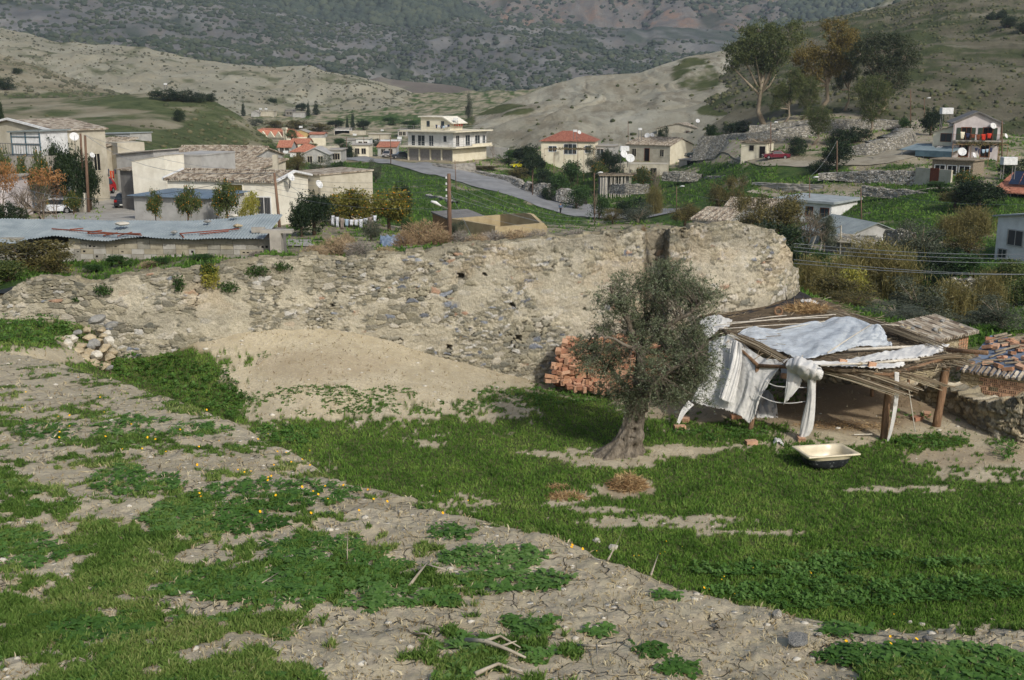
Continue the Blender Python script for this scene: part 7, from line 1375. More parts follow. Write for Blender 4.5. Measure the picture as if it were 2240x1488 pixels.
for a in [(162, 300, 103, .42, 'white satellite dish on a mast beside the gabled house', .5, 3.0), (201, 340, 108, .28, 'small dish above the dark trees by the lamp posts', 1.0, 1.5), (635, 388, 92, .38, 'white satellite dish on the gable end of the cream house', 1.0, .8), (697, 404, 94, .38, 'white satellite dish on the right side of the tan house', 1.0, .8), (1364, 338, 208, .75, 'right hand one of a big pair of dishes below the grey farmhouse', .5, 5), (1378, 347, 208, .85, 'larger front dish of the pair below the grey farmhouse', .1, 5.5),
          (1416, 297, 242, .6, 'left of two dishes over the grey farmhouse roof', -.4, 1.5), (1426, 296, 242, .5, 'right of two dishes over the grey farmhouse roof', .4, 1.5), (1526, 265, 262, .5, 'round dish above the rear gabled house', .1, 1.5), (1267, 290, 228, .4, 'small dish on the hip roofed house', .4, 1.2), (2172, 276, 171, .5, 'dish on the right part of the pink gable', .2, .5), (2104, 333, 160, .62, 'big dish in the yard of the pink gabled house', -.1, 1.6), (2130, 340, 160, .42, 'smaller tilted dish in the yard of the pink house', .7, 1.3), (2200, 298, 170, .4, 'dish right of the pink gabled house', .7, 1.2), (982, 270, 238, .4, 'small dish on the apartment terrace', -.4, .8)]: dish(*a)
for a in [(1258, 289, 226, .42, 'white water tank on the hip roofed house'), (1400, 285, 240, .42, 'white water tank on a stand behind the grey farmhouse', 2.6), (1366, 331, 209, .85, 'pair of white tanks on a stand above the big dishes', 3), (2070, 250, 186, .95, 'white water tank on a tall stand left of the pink gabled house', 4.0), (2206, 361, 128, .82, 'white water tank above the solar panels', 1.6), (997, 264, 236, .5, 'white water tank on the roof of the apartment block', .8), (362, 186, 322, .45, 'white water tank on the far green hilltop', 2), (570, 240, 440, .5, 'left white tank in the far hamlet', 1), (582, 240, 440, .5, 'right white tank in the far hamlet', 1), (658, 280, 400, .6, 'white tank above the ochre house', 2), (776, 297, 380, .6, 'white tank in the village centre', 2), (836, 287, 400, .5, 'white tank behind the tan building', 2), (874, 305, 300, .6, 'white tank on a green stand behind the apartment block', 2), (797, 332, 250, .7, 'white tank behind the road wall', 3), (625, 336, 270, .6, 'white tank on a stand below the red roofs', 3)]: tank(*a)
def apartments():
 rt, w, h = house('apartment_block', 'white two storey apartment block over four shuttered garages', (893, 239), (992, 232.5), 321, 12.2, base=356, roof='none', wm=M_ylw, cat='building')
 f2 = h + .25; f3 = f2 + 3.0; m = MB(); m.box(-1.2, -1.3, h, w + .4, 12.6, f2); m.box(-1.2, -1.3, f3, w + .4, 12.6, f3 + .25); m.build('floor_slab', M_ylw, rt); m = MB(); m.box(0, 0, f2, w, 12.2, f3); m.build('upper_wall', M_whitew, rt)
 m = MB()
 for k in range(5): x = .1 + k * (w - .2) / 4; m.box(x - .14, -.22, -.2, x + .14, -.01, h)
 m.build('column', M_ylw, rt)
 for k in range(4):
  x0 = .3 + k * (w - .2) / 4; x1 = x0 + (w - .2) / 4 - .42; m = MB(); m.box(x0, -.05, 0, x1, -.005, h * .88)
  for q in range(14): m.box(x0, -.075, h * .88 * q / 14, x1, -.05, h * .88 * q / 14 + .06)
  m.build('garage_door', M_shut, rt)
 for u, W, Hh in ((.12, .9, 2.1), (.30, 1.8, 2.1), (.52, 1.1, 2.1), (.82, .8, 1.2)): window(rt, w, h, u * w, f2 + (1.15 if Hh > 2 else 1.6), W, Hh, mull=1 if W > 1 else 0, gm=M_glass)
 for u, W, Hh in ((.12, 1.1, 2.1), (.42, 1.6, 2.1), (.72, 1.8, 1.8), (.92, 1.0, 1.6)): window(rt, w, h, u * 12.2, f2 + 1.2, W, Hh, 'right', 12.2, gm=M_dark if u < .2 else M_glass)
 m = MB()
 for z in (.5, 1.0): m.tube([(-1.1, -1.2, f2 + z), (w + 1.3, -1.2, f2 + z), (w + 1.3, 12.4, f2 + z)], .03, 4); m.tube([(-1.1, -1.2, f3 + .25 + z), (w + .3, -1.2, f3 + .25 + z), (w + .3, 12.4, f3 + .25 + z)], .025, 4)
 for k in range(9): x = -1.1 + k * (w + 2.4) / 8; m.tube([(x, -1.2, f2), (x, -1.2, f2 + 1)], .025, 4); m.tube([(x if x < w else w + .3, -1.2, f3 + .25), (x if x < w else w + .3, -1.2, f3 + 1.2)], .025, 4)
 for k in range(10): m.tube([(w + 1.3, -1.2 + k * 1.5, f2), (w + 1.3, -1.2 + k * 1.5, f2 + (1 if k % 2 else 3.0))], .03, 4)
 m.build('railing', M_greyw, rt); m = MB(); m.box(w, -1.3, h, w + 1.5, 12.6, f2); m.box(w, -1.3, f3, w + 1.5, 12.6, f3 + .25); m.box(w + 1.25, 5, f2 + .0, w + 1.32, 12.4, f2 + .45); m.build('balcony', M_ylw, rt)
 z = f3 + .25; m = MB(); m.prism([(1.6, z), (w * .78, z), (w * .78, z + 1.5), (w * .62, z + 2.7), (1.6, z + 2.7)][::-1], 2.5, 7); m.build('penthouse', M_ylw, rt); m = MB(); m.prism([(1.2, z + 2.7), (w * .63, z + 2.7), (w * .86, z + 1.3), (w * .88, z + 1.45), (w * .64, z + 2.9), (1.2, z + 2.9)][::-1], 2.1, 7.4); m.build('penthouse_roof', M_cream, rt)
 for u in (.30, .62): m = MB(); m.box(w * u - .4, 2.44, z + .7, w * u + .4, 2.5, z + 1.9); m.build('window', M_glass, rt)
apartments()
def cloths(pts, items, label, drop=.5, w=.5, ln=True):
 """washing hung on a sagging line between two world points"""
 a, b = pts; rt = empty('washing_line', a, 0, label, 'washing line'); P = [(a.lerp(b, k / 12) - a) + Vector((0, 0, -.35 * math.sin(PI * k / 12))) for k in range(13)]; m = MB(); m.tube(P, .012, 3); m.build('line', M_greyd, rt)
 R = random.Random(int(a.x * 10)); n = len(items); dirv = (b - a).normalized()
 for i, c in enumerate(items):
  f = (i + .5) / n; j = f * 12; k = min(int(j), 11); p = P[k].lerp(P[k + 1], j - k); ww = (b - a).length / n * R.uniform(.75, 1.0); hh = drop * R.uniform(.6, 1.3); nu = 6; V = []
  for r_ in range(5):
   for q in range(nu): V.append(tuple(p + dirv * (ww * (q / (nu - 1) - .5) * (1 - .1 * r_)) + Vector((0, .05 * math.sin(q * 1.9 + r_), -hh * r_ / 4))))
  me = MB(); me.add(V, [(r_ * nu + q, r_ * nu + q + 1, (r_ + 1) * nu + q + 1, (r_ + 1) * nu + q) for r_ in range(4) for q in range(nu - 1)]); o = me.build('garment', c, rt, smooth=True); s = o.modifiers.new('s', 'SOLIDIFY'); s.thickness = .02
M_cw = M_plain('white_linen', C(214, 216, 220), C(190, 194, 200), 3, .9); M_cb = M_plain('pale_blue_linen', C(170, 190, 206), None, 3, .9); M_cr = M_plain('red_cloth', C(196, 60, 40), None, 3, .9); M_cn = M_plain('navy_cloth', C(50, 56, 82), None, 3, .9); M_ct = M_plain('taupe_cloth', C(150, 138, 128), None, 3, .9); M_co = M_plain('orange_cloth', C(216, 92, 48), None, 3, .9)
cloths((at(722, 470, 78), at(825, 470, 77)), [M_cw, M_cw, M_ct, M_cb, M_cw, M_cw, M_cw, M_cw, M_ct, M_cw], 'washing line of white sheets and clothes below the orange trees', .62); cloths((at(234, 367, 120), at(254, 368, 120)), [M_cn, M_co, M_cr, M_cn], 'red and navy washing hanging at the top of the lane', .8)
cloths((at(992, 268, 236), at(1018, 265, 240)), [M_co, M_cr, M_co, M_cr, M_cn], 'red and orange washing on the apartment roof', .9); cloths((at(952, 272, 236), at(984, 272, 236)), [M_cn, M_cw, M_cn, M_cb, M_cw, M_cn], 'small dark and white washing on the penthouse terrace', .6); cloths((at(2100, 287, 170.5), at(2170, 291, 170)), [M_ylw, M_cn, M_brown, M_brown, M_cr, M_cr], 'dark and red washing on the balcony of the pink house', .9); cloths((at(2132, 322, 168), at(2172, 322, 168)), [M_cn, M_cn, M_cb, M_cb, M_cn], 'navy and blue washing under the balcony of the pink house', .7)
house('wall', 'concrete block yard wall right of the apartment block', (1060, 246), (1112, 243), 322, .3, base=346, roof='none', wm=M_greyw, cat='wall')
house('house', 'cream house with red hipped tile roof and vine covered porch', (1184, 232), (1298, 230), 309, 9, base=346, roof='hip', rise=2.0, wm=M_ylw, rm=M_tiler, ov=.5, wins=[('front', .22, .55, 1.6, 1.1), ('front', .56, .55, 2.6, 2.0, {'mull': 2}), ('front', .90, .55, 1.2, 1.4)])
def pergola(px0, px1, D, top, label):
 a = G(px0, D); b = G(px1, D); zt = float(ray(px0, top)[1]) * D; rt = empty('vine_pergola', a, 0, label, 'pergola'); m = MB(); n = 6
 for k in range(n + 1): p = a.lerp(b, k / n) - a; m.tube([(p.x, p.y, -.5), (p.x, p.y, zt - a.z)], .05, 4)
 m.tube([(0, 0, zt - a.z), (b.x - a.x, b.y - a.y, zt - a.z)], .06, 4); m.build('post', M_post, rt); leaf_cluster('vine', ((b.x - a.x) / 2, 0.3, zt - a.z), ((b - a).length / 2 * 1.05, 1.0, .22), 500, .3, LM['mixed'], None, parent=rt, seed=px0)
pergola(1190, 1320, 224, 326, 'leafless vine pergola in front of the hip roofed house'); pergola(2080, 2200, 164, 316, 'rusty brown vine pergola under the balcony of the pink house')
house('house', 'flat annex at the right of the hip roofed house', (1300, 234), (1344, 233), 320, 6, base=345, roof='flat', wm=M_greyw, rm=M_cslab, wins=[('front', .3, .5, 1.4, 1.4)])
rt, w, h = house('house', 'two storey farmhouse with grey front, cream end wall and tiled roof', (1371, 240), (1466, 233), 316, 9, base=352, roof='gx', rise=1.3, wm=M_tanw, rm=M_tile, wins=[('front', .18, .52, 1.0, 1.6, WD()), ('front', .48, .42, 1.1, 2.6, {**DOOR, 'lab': 'dark balcony door'}), ('front', .82, .56, .9, 1.4, WD())])
m = MB(); m.box(w + .01, .03, -.5, w + .05, 8.97, h - .1); m.prismx([(.03, h - .1), (8.97, h - .1), (4.5, h + 1.2)], w + .01, w + .05); m.build('end_wall', M_ylw, rt)
house('house', 'low lower storey with small windows under the farmhouse', (1345, 222), (1460, 220), 359, 5, roof='flat', wm=M_tanw, rm=M_tanw, ov=.05, th=.08, wins=[('front', .16, .5, .4, .7, WD()), ('front', .3, .5, .4, .7, WD()), ('front', .46, .45, .8, 1.3, WD()), ('front', .74, .45, 1.2, 1.6, {'fm': M_tanw, 'gm': M_dark, 'mull': 0})])
house('house', 'grey gabled house standing behind the farmhouse', (1437, 268), (1530, 264), 281, 8, base=304, roof='gy', rise=1.2, wm=M_tanw, rm=M_tile, wins=[('front', .78, .35, 1.6, 1.8, {'fm': M_brown, 'gm': M_dark, 'mull': 2})])
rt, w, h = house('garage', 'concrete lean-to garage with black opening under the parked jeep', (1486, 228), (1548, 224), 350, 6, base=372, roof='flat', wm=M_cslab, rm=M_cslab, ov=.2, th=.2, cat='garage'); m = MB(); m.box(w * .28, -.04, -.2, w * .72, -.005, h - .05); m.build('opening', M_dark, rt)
def pen():
 a = G(1314, 205); b = G(1380, 204); rt = empty('animal_pen', a, 0, 'rough pole animal pen with brushwood roof below the farmhouse', 'pen'); zt = float(ray(1314, 385)[1]) * 205 - a.z; L = b.x - a.x; R = random.Random(4); m = MB()
 for k in range(15): x = L * k / 14 + R.uniform(-.1, .1); m.tube([(x, R.uniform(-.1, .1), -.6), (x + R.uniform(-.2, .2), 0, zt)], R.uniform(.05, .1), 4)
 m.build('pole', M_pole, rt); m = MB(); m.box(-.4, -.4, zt, L + .4, 4, zt + .2); 
 for _ in range(60): x = R.uniform(-.5, L); m.tube([(x, R.uniform(-.6, 3), zt + .2), (x + R.uniform(.5, 1.5), R.uniform(-.6, 3), zt + R.uniform(.2, .5))], .05, 3)
 m.build('roof', M_barkp, rt); m = MB(); m.box(0, 3.2, -1, L, 3.4, zt); m.box(-.2, 0, -1.5, 1.3, 3, zt * .95); m.build('wall', M_greyd, rt)
pen()
rt, w, h = house('hut', 'small plastered hut with open doorway and collapsed roof beside the dark red car', (1622, 192), (1676, 190), 313, 5, base=346, roof='flat', wm=M_ylw, rm=M_barkp, ov=.2, th=.15, cat='hut', wins=[('front', .42, .68, .8, .9, {'fm': M_tanw, 'gm': M_dark, 'mull': 0}), ('front', .86, .42, 1.0, 2.0, {**DOOR, 'fm': M_tanw})])
m = MB(); R_ = random.Random(5)
for _ in range(46): x = R_.uniform(-.3, w + 1.2); y = R_.uniform(-.4, 4); m.tube([(x, y, h + .2), (x + R_.uniform(-1.5, 1.5), y + R_.uniform(-1, 1), h + R_.uniform(.2, .9))], .05, 3)
m.tube([(w + .2, 0, 0), (w - .4, .2, h + .8)], .06, 4); m.tube([(w + .8, 0, 0), (w + .3, .2, h + .6)], .06, 4); m.build('roof_debris', M_barkp, rt)
def pink_house():
 rt, w, h = house('house', 'pinkish white gabled two storey house with balcony on the right hillside', (2087, 173), (2190, 171), 268, 9, base=345, roof='gy', rise=1.55, wm=M_pink, rm=M_greyd, ov=.45, th=.18)
 for u in (.28, .74): window(rt, w, h, w * u, h * .66, 1.3, 2.1, fm=M_brown, gm=M_dark, mull=1, shut=True, name='balcony_door')
 for u in (.26, .72): window(rt, w, h, w * u, h * .22, 1.2, 1.9, fm=M_brown, gm=M_dark, mull=1)
 m = MB(); m.box(-.2, -1.4, h * .47, w + .3, 0, h * .47 + .18); m.build('balcony', M_cslab, rt); m = MB(); z = h * .47 + .18
 m.tube([(-.1, -1.3, z + .9), (w + .2, -1.3, z + .9)], .03, 4)
 for k in range(24): x = -.1 + k * (w + .3) / 23; m.tube([(x, -1.3, z), (x, -1.3, z + .9)], .015, 3)
 for x in (0, w): m.tube([(x, -1.3, -.5), (x, -1.3, h * .95)], .05, 4)
 m.build('railing', M_brown, rt)
pink_house()
house('house', 'cream wing with sloping tiled roof left of the pink gabled house', (2042, 176), (2088, 174), 289, 8, base=345, roof='monox', rise=1.0, wm=M_ylw, rm=M_tile, th=.12, wins=[('front', .62, .80, 1.5, 1.1, {'fm': M_brown, 'gm': M_glass})])
def carport():
 a = G(1972, 176); b = G(2080, 170); rt = empty('carport', a, math.atan2(b.y - a.y, b.x - a.x), 'carport with blue green sheet roof on thin posts beside the pink house', 'carport'); w = (b - a).length; zt = float(ray(1972, 328)[1]) * 176 - a.z; m = MB()
 for x in (.05, w * .45, w): m.tube([(x, 0, -.5), (x, 0, zt)], .06, 5); m.tube([(x, 5, -.5), (x, 5, zt + .5)], .06, 5)
 m.build('post', M_fwhite, rt); m = MB(); m.prismx([(-.3, zt), (5.3, zt + .75), (5.3, zt + .83), (-.3, zt + .08)], -.3, w + .3); m.build('roof', M_plain('carport_sheet', C(132, 146, 148), C(104, 120, 124), 1, .8), rt); m = MB(); m.box(w * .3, -.36, zt - .85, w + .3, -.31, zt + .05); m.build('valance', M_turq, rt); m = MB(); m.box(-.2, 5, -.5, w, 5.2, zt + .6); m.build('back_wall', M_dark, rt)  # near-black back wall paints in the shade below the carport roof
carport()
house('shed', 'low yard shed with board roof below the two dishes', (2040, 158), (2130, 154), 349, 4, roof='flat', wm=M_barkp, rm=M_barkp, ov=.3, th=.15, cat='shed', wins=[('front', .2, .5, 1.4, 1.2, DK), ('front', .5, .5, 1.2, 1.2, DK), ('front', .8, .5, 1.4, 1.2, DK)]); house('wall', 'plastered courtyard wall with a rusty gate', (2003, 156), (2082, 150), 366, .3, base=393, roof='none', wm=M_tanw, cat='wall', wins=[('front', .55, .5, 1.4, 1.7, {'name': 'gate', 'fm': M_rust, 'gm': M_rust, 'mull': 2})])
house('house', 'grey tiled cottage roof just above the right end of the old wall', (1515, 122), (1592, 120), 480, 5, roof='mono', rise=.8, wm=M_greyw, rm=M_tile); house('house', 'tiled house half hidden by the tangled trees', (1588, 138), (1702, 135), 452, 5, roof='gx', rise=.7, wm=M_greyw, rm=M_tile)
house('house', 'white house with flat grey roof and brown window frames', (1702, 148), (1820, 143), 437, 8, base=482, roof='monox', rise=-.1, wm=M_whitew, rm=M_slate, ov=.5, th=.3, wins=[('front', .60, .55, .9, 1.1, BR), ('front', .88, .50, 1.1, 1.3, BR), ('front', .25, .55, .9, 1.1, BR)])
rt, w, h = house('house', 'grey block house with zinc sheet roof and brown framed window', (1755, 120), (1846, 112), 499, 7.5, base=534, roof='gx', rise=1.35, wm=M_greyw, rm=M_zinc, ov=.3, th=.08, wins=[('right', .20, .45, 1.1, 1.1, BD), ('front', .5, .5, .8, 1.0, WD())]); m = MB(); m.box(w + .01, 4.4, -.3, w + .05, 7.4, h); m.build('plaster_panel', M_whitew, rt)
def shack():
 rt, w, h = house('shack', 'ruined grey shack heaped with loose poles in the reeds', (1806, 98), (1862, 96), 528, 4, base=556, roof='flat', wm=M_greyd, rm=M_barkp, ov=.1, th=.1, cat='shack'); R = random.Random(8); m = MB()
 for _ in range(40): x = R.uniform(-.6, w); y = R.uniform(-.5, 3); a_ = R.uniform(-.5, .3); L = R.uniform(1, 2.6); m.tube([(x, y, h + R.uniform(.15, .5)), (x + L * math.cos(a_), y + R.uniform(-.5, .5), h + .35 + L * math.sin(a_) * .5)], R.uniform(.04, .08), 4)
 m.tube([(-.5, -.2, -.2), (-.1, -.2, h + .9)], .09, 4); m.tube([(-1.6, -.2, -.2), (-.9, -.2, h + .5)], .09, 4); m.tube([(-1.3, -.2, h + .3), (w * .6, -.2, h + 1.5)], .06, 4); m.tube([(w * .62, -.2, h + 1.6), (w * .66, -.2, 0)], .06, 4); m.build('poles', M_pole, rt)
shack()
house('farm_building', 'off white farm building with dark side wall at the right edge', (2184, 96), (2330, 90), 473, 6, base=566, roof='monox', rise=.9, wm=M_whitew, rm=M_slate, ov=.35, th=.12, cat='building', wins=[('front', .30, .55, 1.5, 1.25, {'fm': M_greyw}), ('front', .12, .15, .8, .7, {'fm': M_greyw}), ('left', .5, .62, .8, 1.6, WD())])
rt, w, h = house('house', 'white house with orange tiled roof and solar panels at the right edge', (2188, 131), (2290, 127), 416, 9, base=452, roof='gx', rise=1.7, wm=M_whitew, rm=M_tileo, ov=.7, wins=[('front', .14, .5, .9, 1.6), ('front', .4, .45, 1.6, 2.0, DK)]); m = MB()
for k in range(2): m.add([(w * .12 + k * 1.25, .6, h + .75), (w * .12 + k * 1.25 + 1.15, .6, h + .75), (w * .12 + k * 1.25 + 1.15, 1.9, h + 2.2), (w * .12 + k * 1.25, 1.9, h + 2.2)], [(0, 1, 2, 3)])
o = m.build('solar_panel', M_plain('solar_glass', C(44, 54, 74), C(34, 42, 60), 2, .2, spec=.6), rt); o.modifiers.new('s', 'SOLIDIFY').thickness = .08
def ruin():
 rt, w, h = house('ruined_house', 'roofless earth walled ruin behind the wooden power pole', (985, 106), (1083, 100), 478, .4, roof='none', wm=M_mud, cat='ruin'); m = MB(); m.box(w - .35, .4, -1, w, 5.7, h * .9); m.box(0, .4, -1, .35, 5.7, h); m.prism([(0, -1), (0, h), (w * .62, h + .55), (w * .72, h + .5), (w, h - .5), (w, -1)][::-1], 5.7, 6.05); m.build('gable', M_mud, rt)
 rt, w, h = house('outhouse', 'small brick walled outhouse with grey slab roof left of the power pole', (946, 110), (985, 107), 466, 4, roof='monox', rise=-.4, wm=M_plain('brown_brickwork', C(150, 122, 92), C(120, 94, 70), 5, .95, .03), rm=M_greyd, ov=.15, cat='shed')
ruin()
M_rub = M_rubble('rubble_stone', 3.2, [C(162, 157, 142), C(184, 178, 160), C(206, 201, 188), C(140, 138, 130), C(192, 184, 162)], C(122, 112, 92), .10, .12); M_dry = M_rubble('pale_dry_stone', 2.6, [C(196, 190, 176), C(170, 164, 150), C(214, 210, 200), C(148, 144, 136)], C(84, 78, 64), .09, .12, (1, 1, 2.0))
def embank(name, label, pts, mat, thick=.8, cat='wall', lean=.25, n=70, rag=.18):
 """rubble wall following (px, top, base, D)"""
 P = np.array(pts, float); t_ = np.linspace(0, len(P) - 1, n); px, tp_, bs, D = [np.interp(t_, range(len(P)), P[:, i]) for i in range(4)]; seed = int(P[0, 0])
 zt = ray(px, tp_)[1] * D + (fbm(t_ * 5, t_ * 0, seed, 4) - .5) * rag * 2; zb = ray(px, bs)[1] * D - .6; X = ray(px, tp_)[0] * D; rows = 14; V = []
 dx = np.gradient(X); dy = np.gradient(D); L = np.hypot(dx, dy); nx, ny = dy / L, -dx / L
 for r_ in range(rows): f = r_ / (rows - 1); o = lean * (1 - f) * (zt - zb) + (fbm(t_ * 9, t_ * 0 + f * 8, seed + 5, 3) - .5) * .35; V.append(np.stack([X + nx * o, D + ny * o, zb + (zt - zb) * f], -1))
 V.append(np.stack([X - nx * thick, D - ny * thick, zt + .05 * vn(t_ * 9, t_, seed)], -1)); V.append(np.stack([X - nx * thick * 1.05, D - ny * thick * 1.05, zb], -1)); V = np.array(V)
 return tag(np_mesh(name, V.reshape(-1, 3), grid_faces(V.shape[0], n), mat, smooth=False), label, cat)
embank('rubble_wall', 'long heap of grey rubble stones along the far side of the road', [(1000, 372, 378, 224), (1040, 374, 383, 221), (1070, 380, 392, 218), (1110, 386, 402, 213), (1135, 393, 411, 209), (1142, 404, 414, 208)], M_dry); embank('rubble_wall', 'short pile of pale stones in the gap of the roadside wall', [(1146, 402, 416, 207), (1152, 397, 416, 206), (1160, 402, 418, 205)], M_dry); embank('rubble_wall', 'middle block of pale rubble wall beside the road', [(1168, 405, 420, 204), (1180, 401, 422, 203), (1198, 403, 425, 201), (1202, 412, 426, 201)], M_dry)
embank('rubble_wall', 'right hand spread of pale stones beside the road', [(1216, 418, 431, 198), (1228, 412, 434, 197), (1244, 414, 436, 196), (1268, 426, 440, 194), (1276, 432, 441, 193)], M_dry)
embank('embankment', 'rubble stone embankment rising between the farmhouse and the hut', [(1530, 300, 345, 224), (1560, 298, 342, 221), (1600, 293, 340, 216), (1640, 290, 330, 209), (1700, 284, 312, 204), (1760, 276, 300, 204), (1790, 272, 296, 206)], M_rub, 3, lean=.5); embank('embankment', 'upper rubble embankment behind the eucalyptus trees', [(1640, 275, 296, 214), (1720, 268, 290, 212), (1800, 263, 284, 210), (1880, 262, 282, 208), (1980, 264, 272, 206)], M_rub, 3, lean=.5)
embank('embankment', 'stone faced bank curving beside the hill road', [(1850, 322, 338, 186), (1900, 312, 334, 184), (1950, 302, 328, 184), (1990, 290, 318, 188), (1998, 282, 302, 196)], M_rub, 3, lean=.45)
embank('stone_wall', 'long pale dry stone wall under the hill road', [(1790, 380, 386, 166), (1830, 377, 386, 165), (1900, 374, 392, 161), (1960, 374, 396, 158), (2004, 374, 398, 156)], M_dry, lean=.05, rag=.08); embank('stone_wall', 'low rubble wall behind the leafless tree below the farmhouse', [(1450, 376, 388, 205), (1490, 375, 390, 202), (1535, 382, 392, 200)], M_rub); embank('stone_wall', 'low tumbled stone wall on the green terrace', [(1540, 386, 396, 196), (1580, 384, 398, 190), (1640, 386, 396, 182)], M_rub)
embank('stone_wall', 'concrete kerb wall of the earth track above the white house', [(1645, 399, 405, 172), (1720, 402, 410, 166), (1800, 405, 414, 162)], M_cslab, .3, lean=0, rag=.02); embank('stone_wall', 'low stone edging of the earth track at right', [(1885, 408, 418, 150), (1950, 414, 424, 146), (2030, 422, 430, 141)], M_rub); embank('stone_wall', 'short stone wall right of the zinc roofed house', [(1936, 502, 522, 108), (1970, 503, 524, 106), (1995, 512, 524, 105)], M_rub); embank('stone_wall', 'low dry stone wall among the reeds at right', [(2040, 612, 620, 74), (2090, 611, 620, 73), (2160, 610, 618, 72)], M_rub, lean=.1)
embank('retaining_wall', 'concrete retaining wall in front of the garages', [(945, 358, 368, 226), (990, 360, 371, 222), (1040, 356, 370, 221)], M_cslab, .4, lean=0, rag=.02); embank('rubble_wall', 'heap of grey stones on the slope below the hip roofed house', [(1335, 404, 415, 190), (1370, 402, 418, 186), (1420, 404, 416, 184)], M_rub); embank('stone_wall', 'thin line of stones crossing the green slope below the road', [(930, 425, 430, 170), (965, 433, 438, 160), (990, 442, 448, 152)], M_dry, lean=.1)
m = sheet('blue_tarpaulin', [[G(830, 66, .35), G(860, 66, .5), G(900, 66, .4)], [G(832, 63, .1), G(862, 63, .4), G(905, 63, .15)], [G(838, 61, .0), G(864, 61, .05), G(902, 61, 0)]], M_plain('blue_grey_tarp', C(150, 164, 178), C(120, 134, 148), 2, .5), 'crumpled blue grey tarpaulin among the dry bushes behind the wall', 'tarpaulin', 30, 20, .12, (3, 2), 30)
M_bw = M_rubble('old_buff_masonry', 4.5, [C(160, 148, 118), C(176, 162, 130), C(190, 176, 146), C(142, 132, 108)], C(168, 152, 118), .05, .03, (1, 1, 1.6), C(178, 164, 132))
def side_hut():
 rt, w, h = house('ruined_hut', 'ruined masonry hut with stone weighted tile roof right of the reed shed', (1975, 36.2), (2116, 38.6), 762, 1.3, base=905, roof='none', wm=M_bw, cat='hut'); R = random.Random(6); m = MB()
 m.prismx([(-.25, h), (1.5, h + .3), (1.5, h + .4), (-.25, h + .1)], -.9, w + .25); ro = m.build('roof', M_tile, rt); m = MB(); n = int((w + 1.1) / .15)
 for k in range(n): x = -.85 + k * (w + 1.05) / n; m.tube([(x, -.32, h + .10 + R.uniform(-.015, .015)), (x + R.uniform(-.02, .02), 1.45, h + .42)], .065, 6)
 m.build('cap_tiles', M_tile, ro)
 m = MB()
 for j in range(9):
  for k in range(4): m.box(w - .62 + (k % 2) * .0 + .02 + k * .155, -.02, h - .25 - j * .13, w - .49 + k * .155, .0, h - .15 - j * .13)
 m.build('brick_patch', bpy.data.materials['fired_clay'], rt)
 for k in range(26):
  x = R.uniform(-.8, w + .1); y = R.uniform(-.05, 1.2); p = Matrix.Rotation(rt.rotation_euler.z, 3, 'Z') @ Vector((x, y, h + .16 + y * .16)) + rt.location; stone(p, R.uniform(.2, .36), 'grey stone weighing down the tiled roof of the ruined hut', R.choice([0, 1, 4, 5, 8]), 'stones on the ruined hut roof', sq=.9)
side_hut()
def low_wall(label, pts, seed, mat=M_bw, w=.5):
 P = np.array([tuple(at(p[0], p[1], p[3])) + (float(ray(p[0], p[2])[1]) * p[3],) for p in pts]); n = 160; t_ = np.linspace(0, len(P) - 1, n); X, Y, ZT, ZB = [np.interp(t_, range(len(P)), P[:, i]) for i in range(4)]
 ZT = ZT + (_h(np.floor(t_ * 14), t_ * 0, seed) - .5) * .14 + (fbm(t_ * 6, t_ * 0, seed) - .5) * .12; dx = np.gradient(X); dy = np.gradient(Y); L = np.hypot(dx, dy); nx, ny = dy / L, -dx / L; rows = 60; V = []; cc = []
 S = np.r_[0, np.cumsum(np.hypot(np.diff(X), np.diff(Y)))]; pal = np.array([C(150, 140, 116)[:3], C(176, 164, 136)[:3], C(196, 184, 158)[:3], C(128, 122, 106)[:3], C(186, 170, 138)[:3]])
 for r_ in range(rows): 
  f = r_ / (rows - 1); Z = ZB - .4 + (ZT - ZB + .4) * f; i_, _, e = worley(S / .26 + .4 * fbm(S * 3, Z * 3, seed), Z / .16, seed); st = sstep(.02, .12, e); o = .10 * st * (.4 + _h(np.floor(i_ * 9999), i_ * 0, 3)) + (fbm(S * 5, Z * 5, seed + 2) - .5) * .15 + .12 * (1 - f)
  V.append(np.stack([X + nx * o, Y + ny * o, Z], -1)); c = pal[(_h(np.floor(i_ * 9973), i_ * 0, 4) * 4.99).astype(int)]; cc.append(c * st[:, None] + np.array(C(150, 130, 98)[:3]) * (1 - st[:, None]))
 for q in range(1, 5): V.append(np.stack([X - nx * w * q / 4, Y - ny * w * q / 4, ZT + (vn(S * 5, S * 0 + q, seed) - .5) * .16], -1)); cc.append(cc[-1])
 V.append(np.stack([X - nx * w * 1.1, Y - ny * w * 1.1, ZB - .4], -1)); cc.append(cc[-1]); V = np.array(V)
 return tag(np_mesh('stone_wall', V.reshape(-1, 3), grid_faces(V.shape[0], n), bpy.data.materials['rubble_masonry'], attrs={'tint': np.array(cc).reshape(-1, 3)}), label, 'wall')
low_wall('dark rough stone wall closing the back of the reed shed', [(1750, 800, 868, 37.2), (1830, 815, 872, 36.6), (1940, 835, 886, 35.6), (2000, 838, 902, 34.8), (2060, 842, 925, 33.8)], 1)
low_wall('collapsed rubble wall running down to the right edge beside the shed', [(2058, 845, 925, 33.8), (2110, 864, 948, 32.9), (2160, 880, 985, 31.6), (2200, 872, 1000, 30.9), (2250, 866, 1010, 30.4), (2320, 866, 1020, 30)], 2, w=.8)
rt, w, h = house('brick_hut', 'low hollow brick hut with fallen roof at the right edge', (2102, 34.8), (2300, 33.2), 812, 3.6, base=880, roof='none', wm=M_bw, cat='hut')
m = MB(); R_ = random.Random(12)
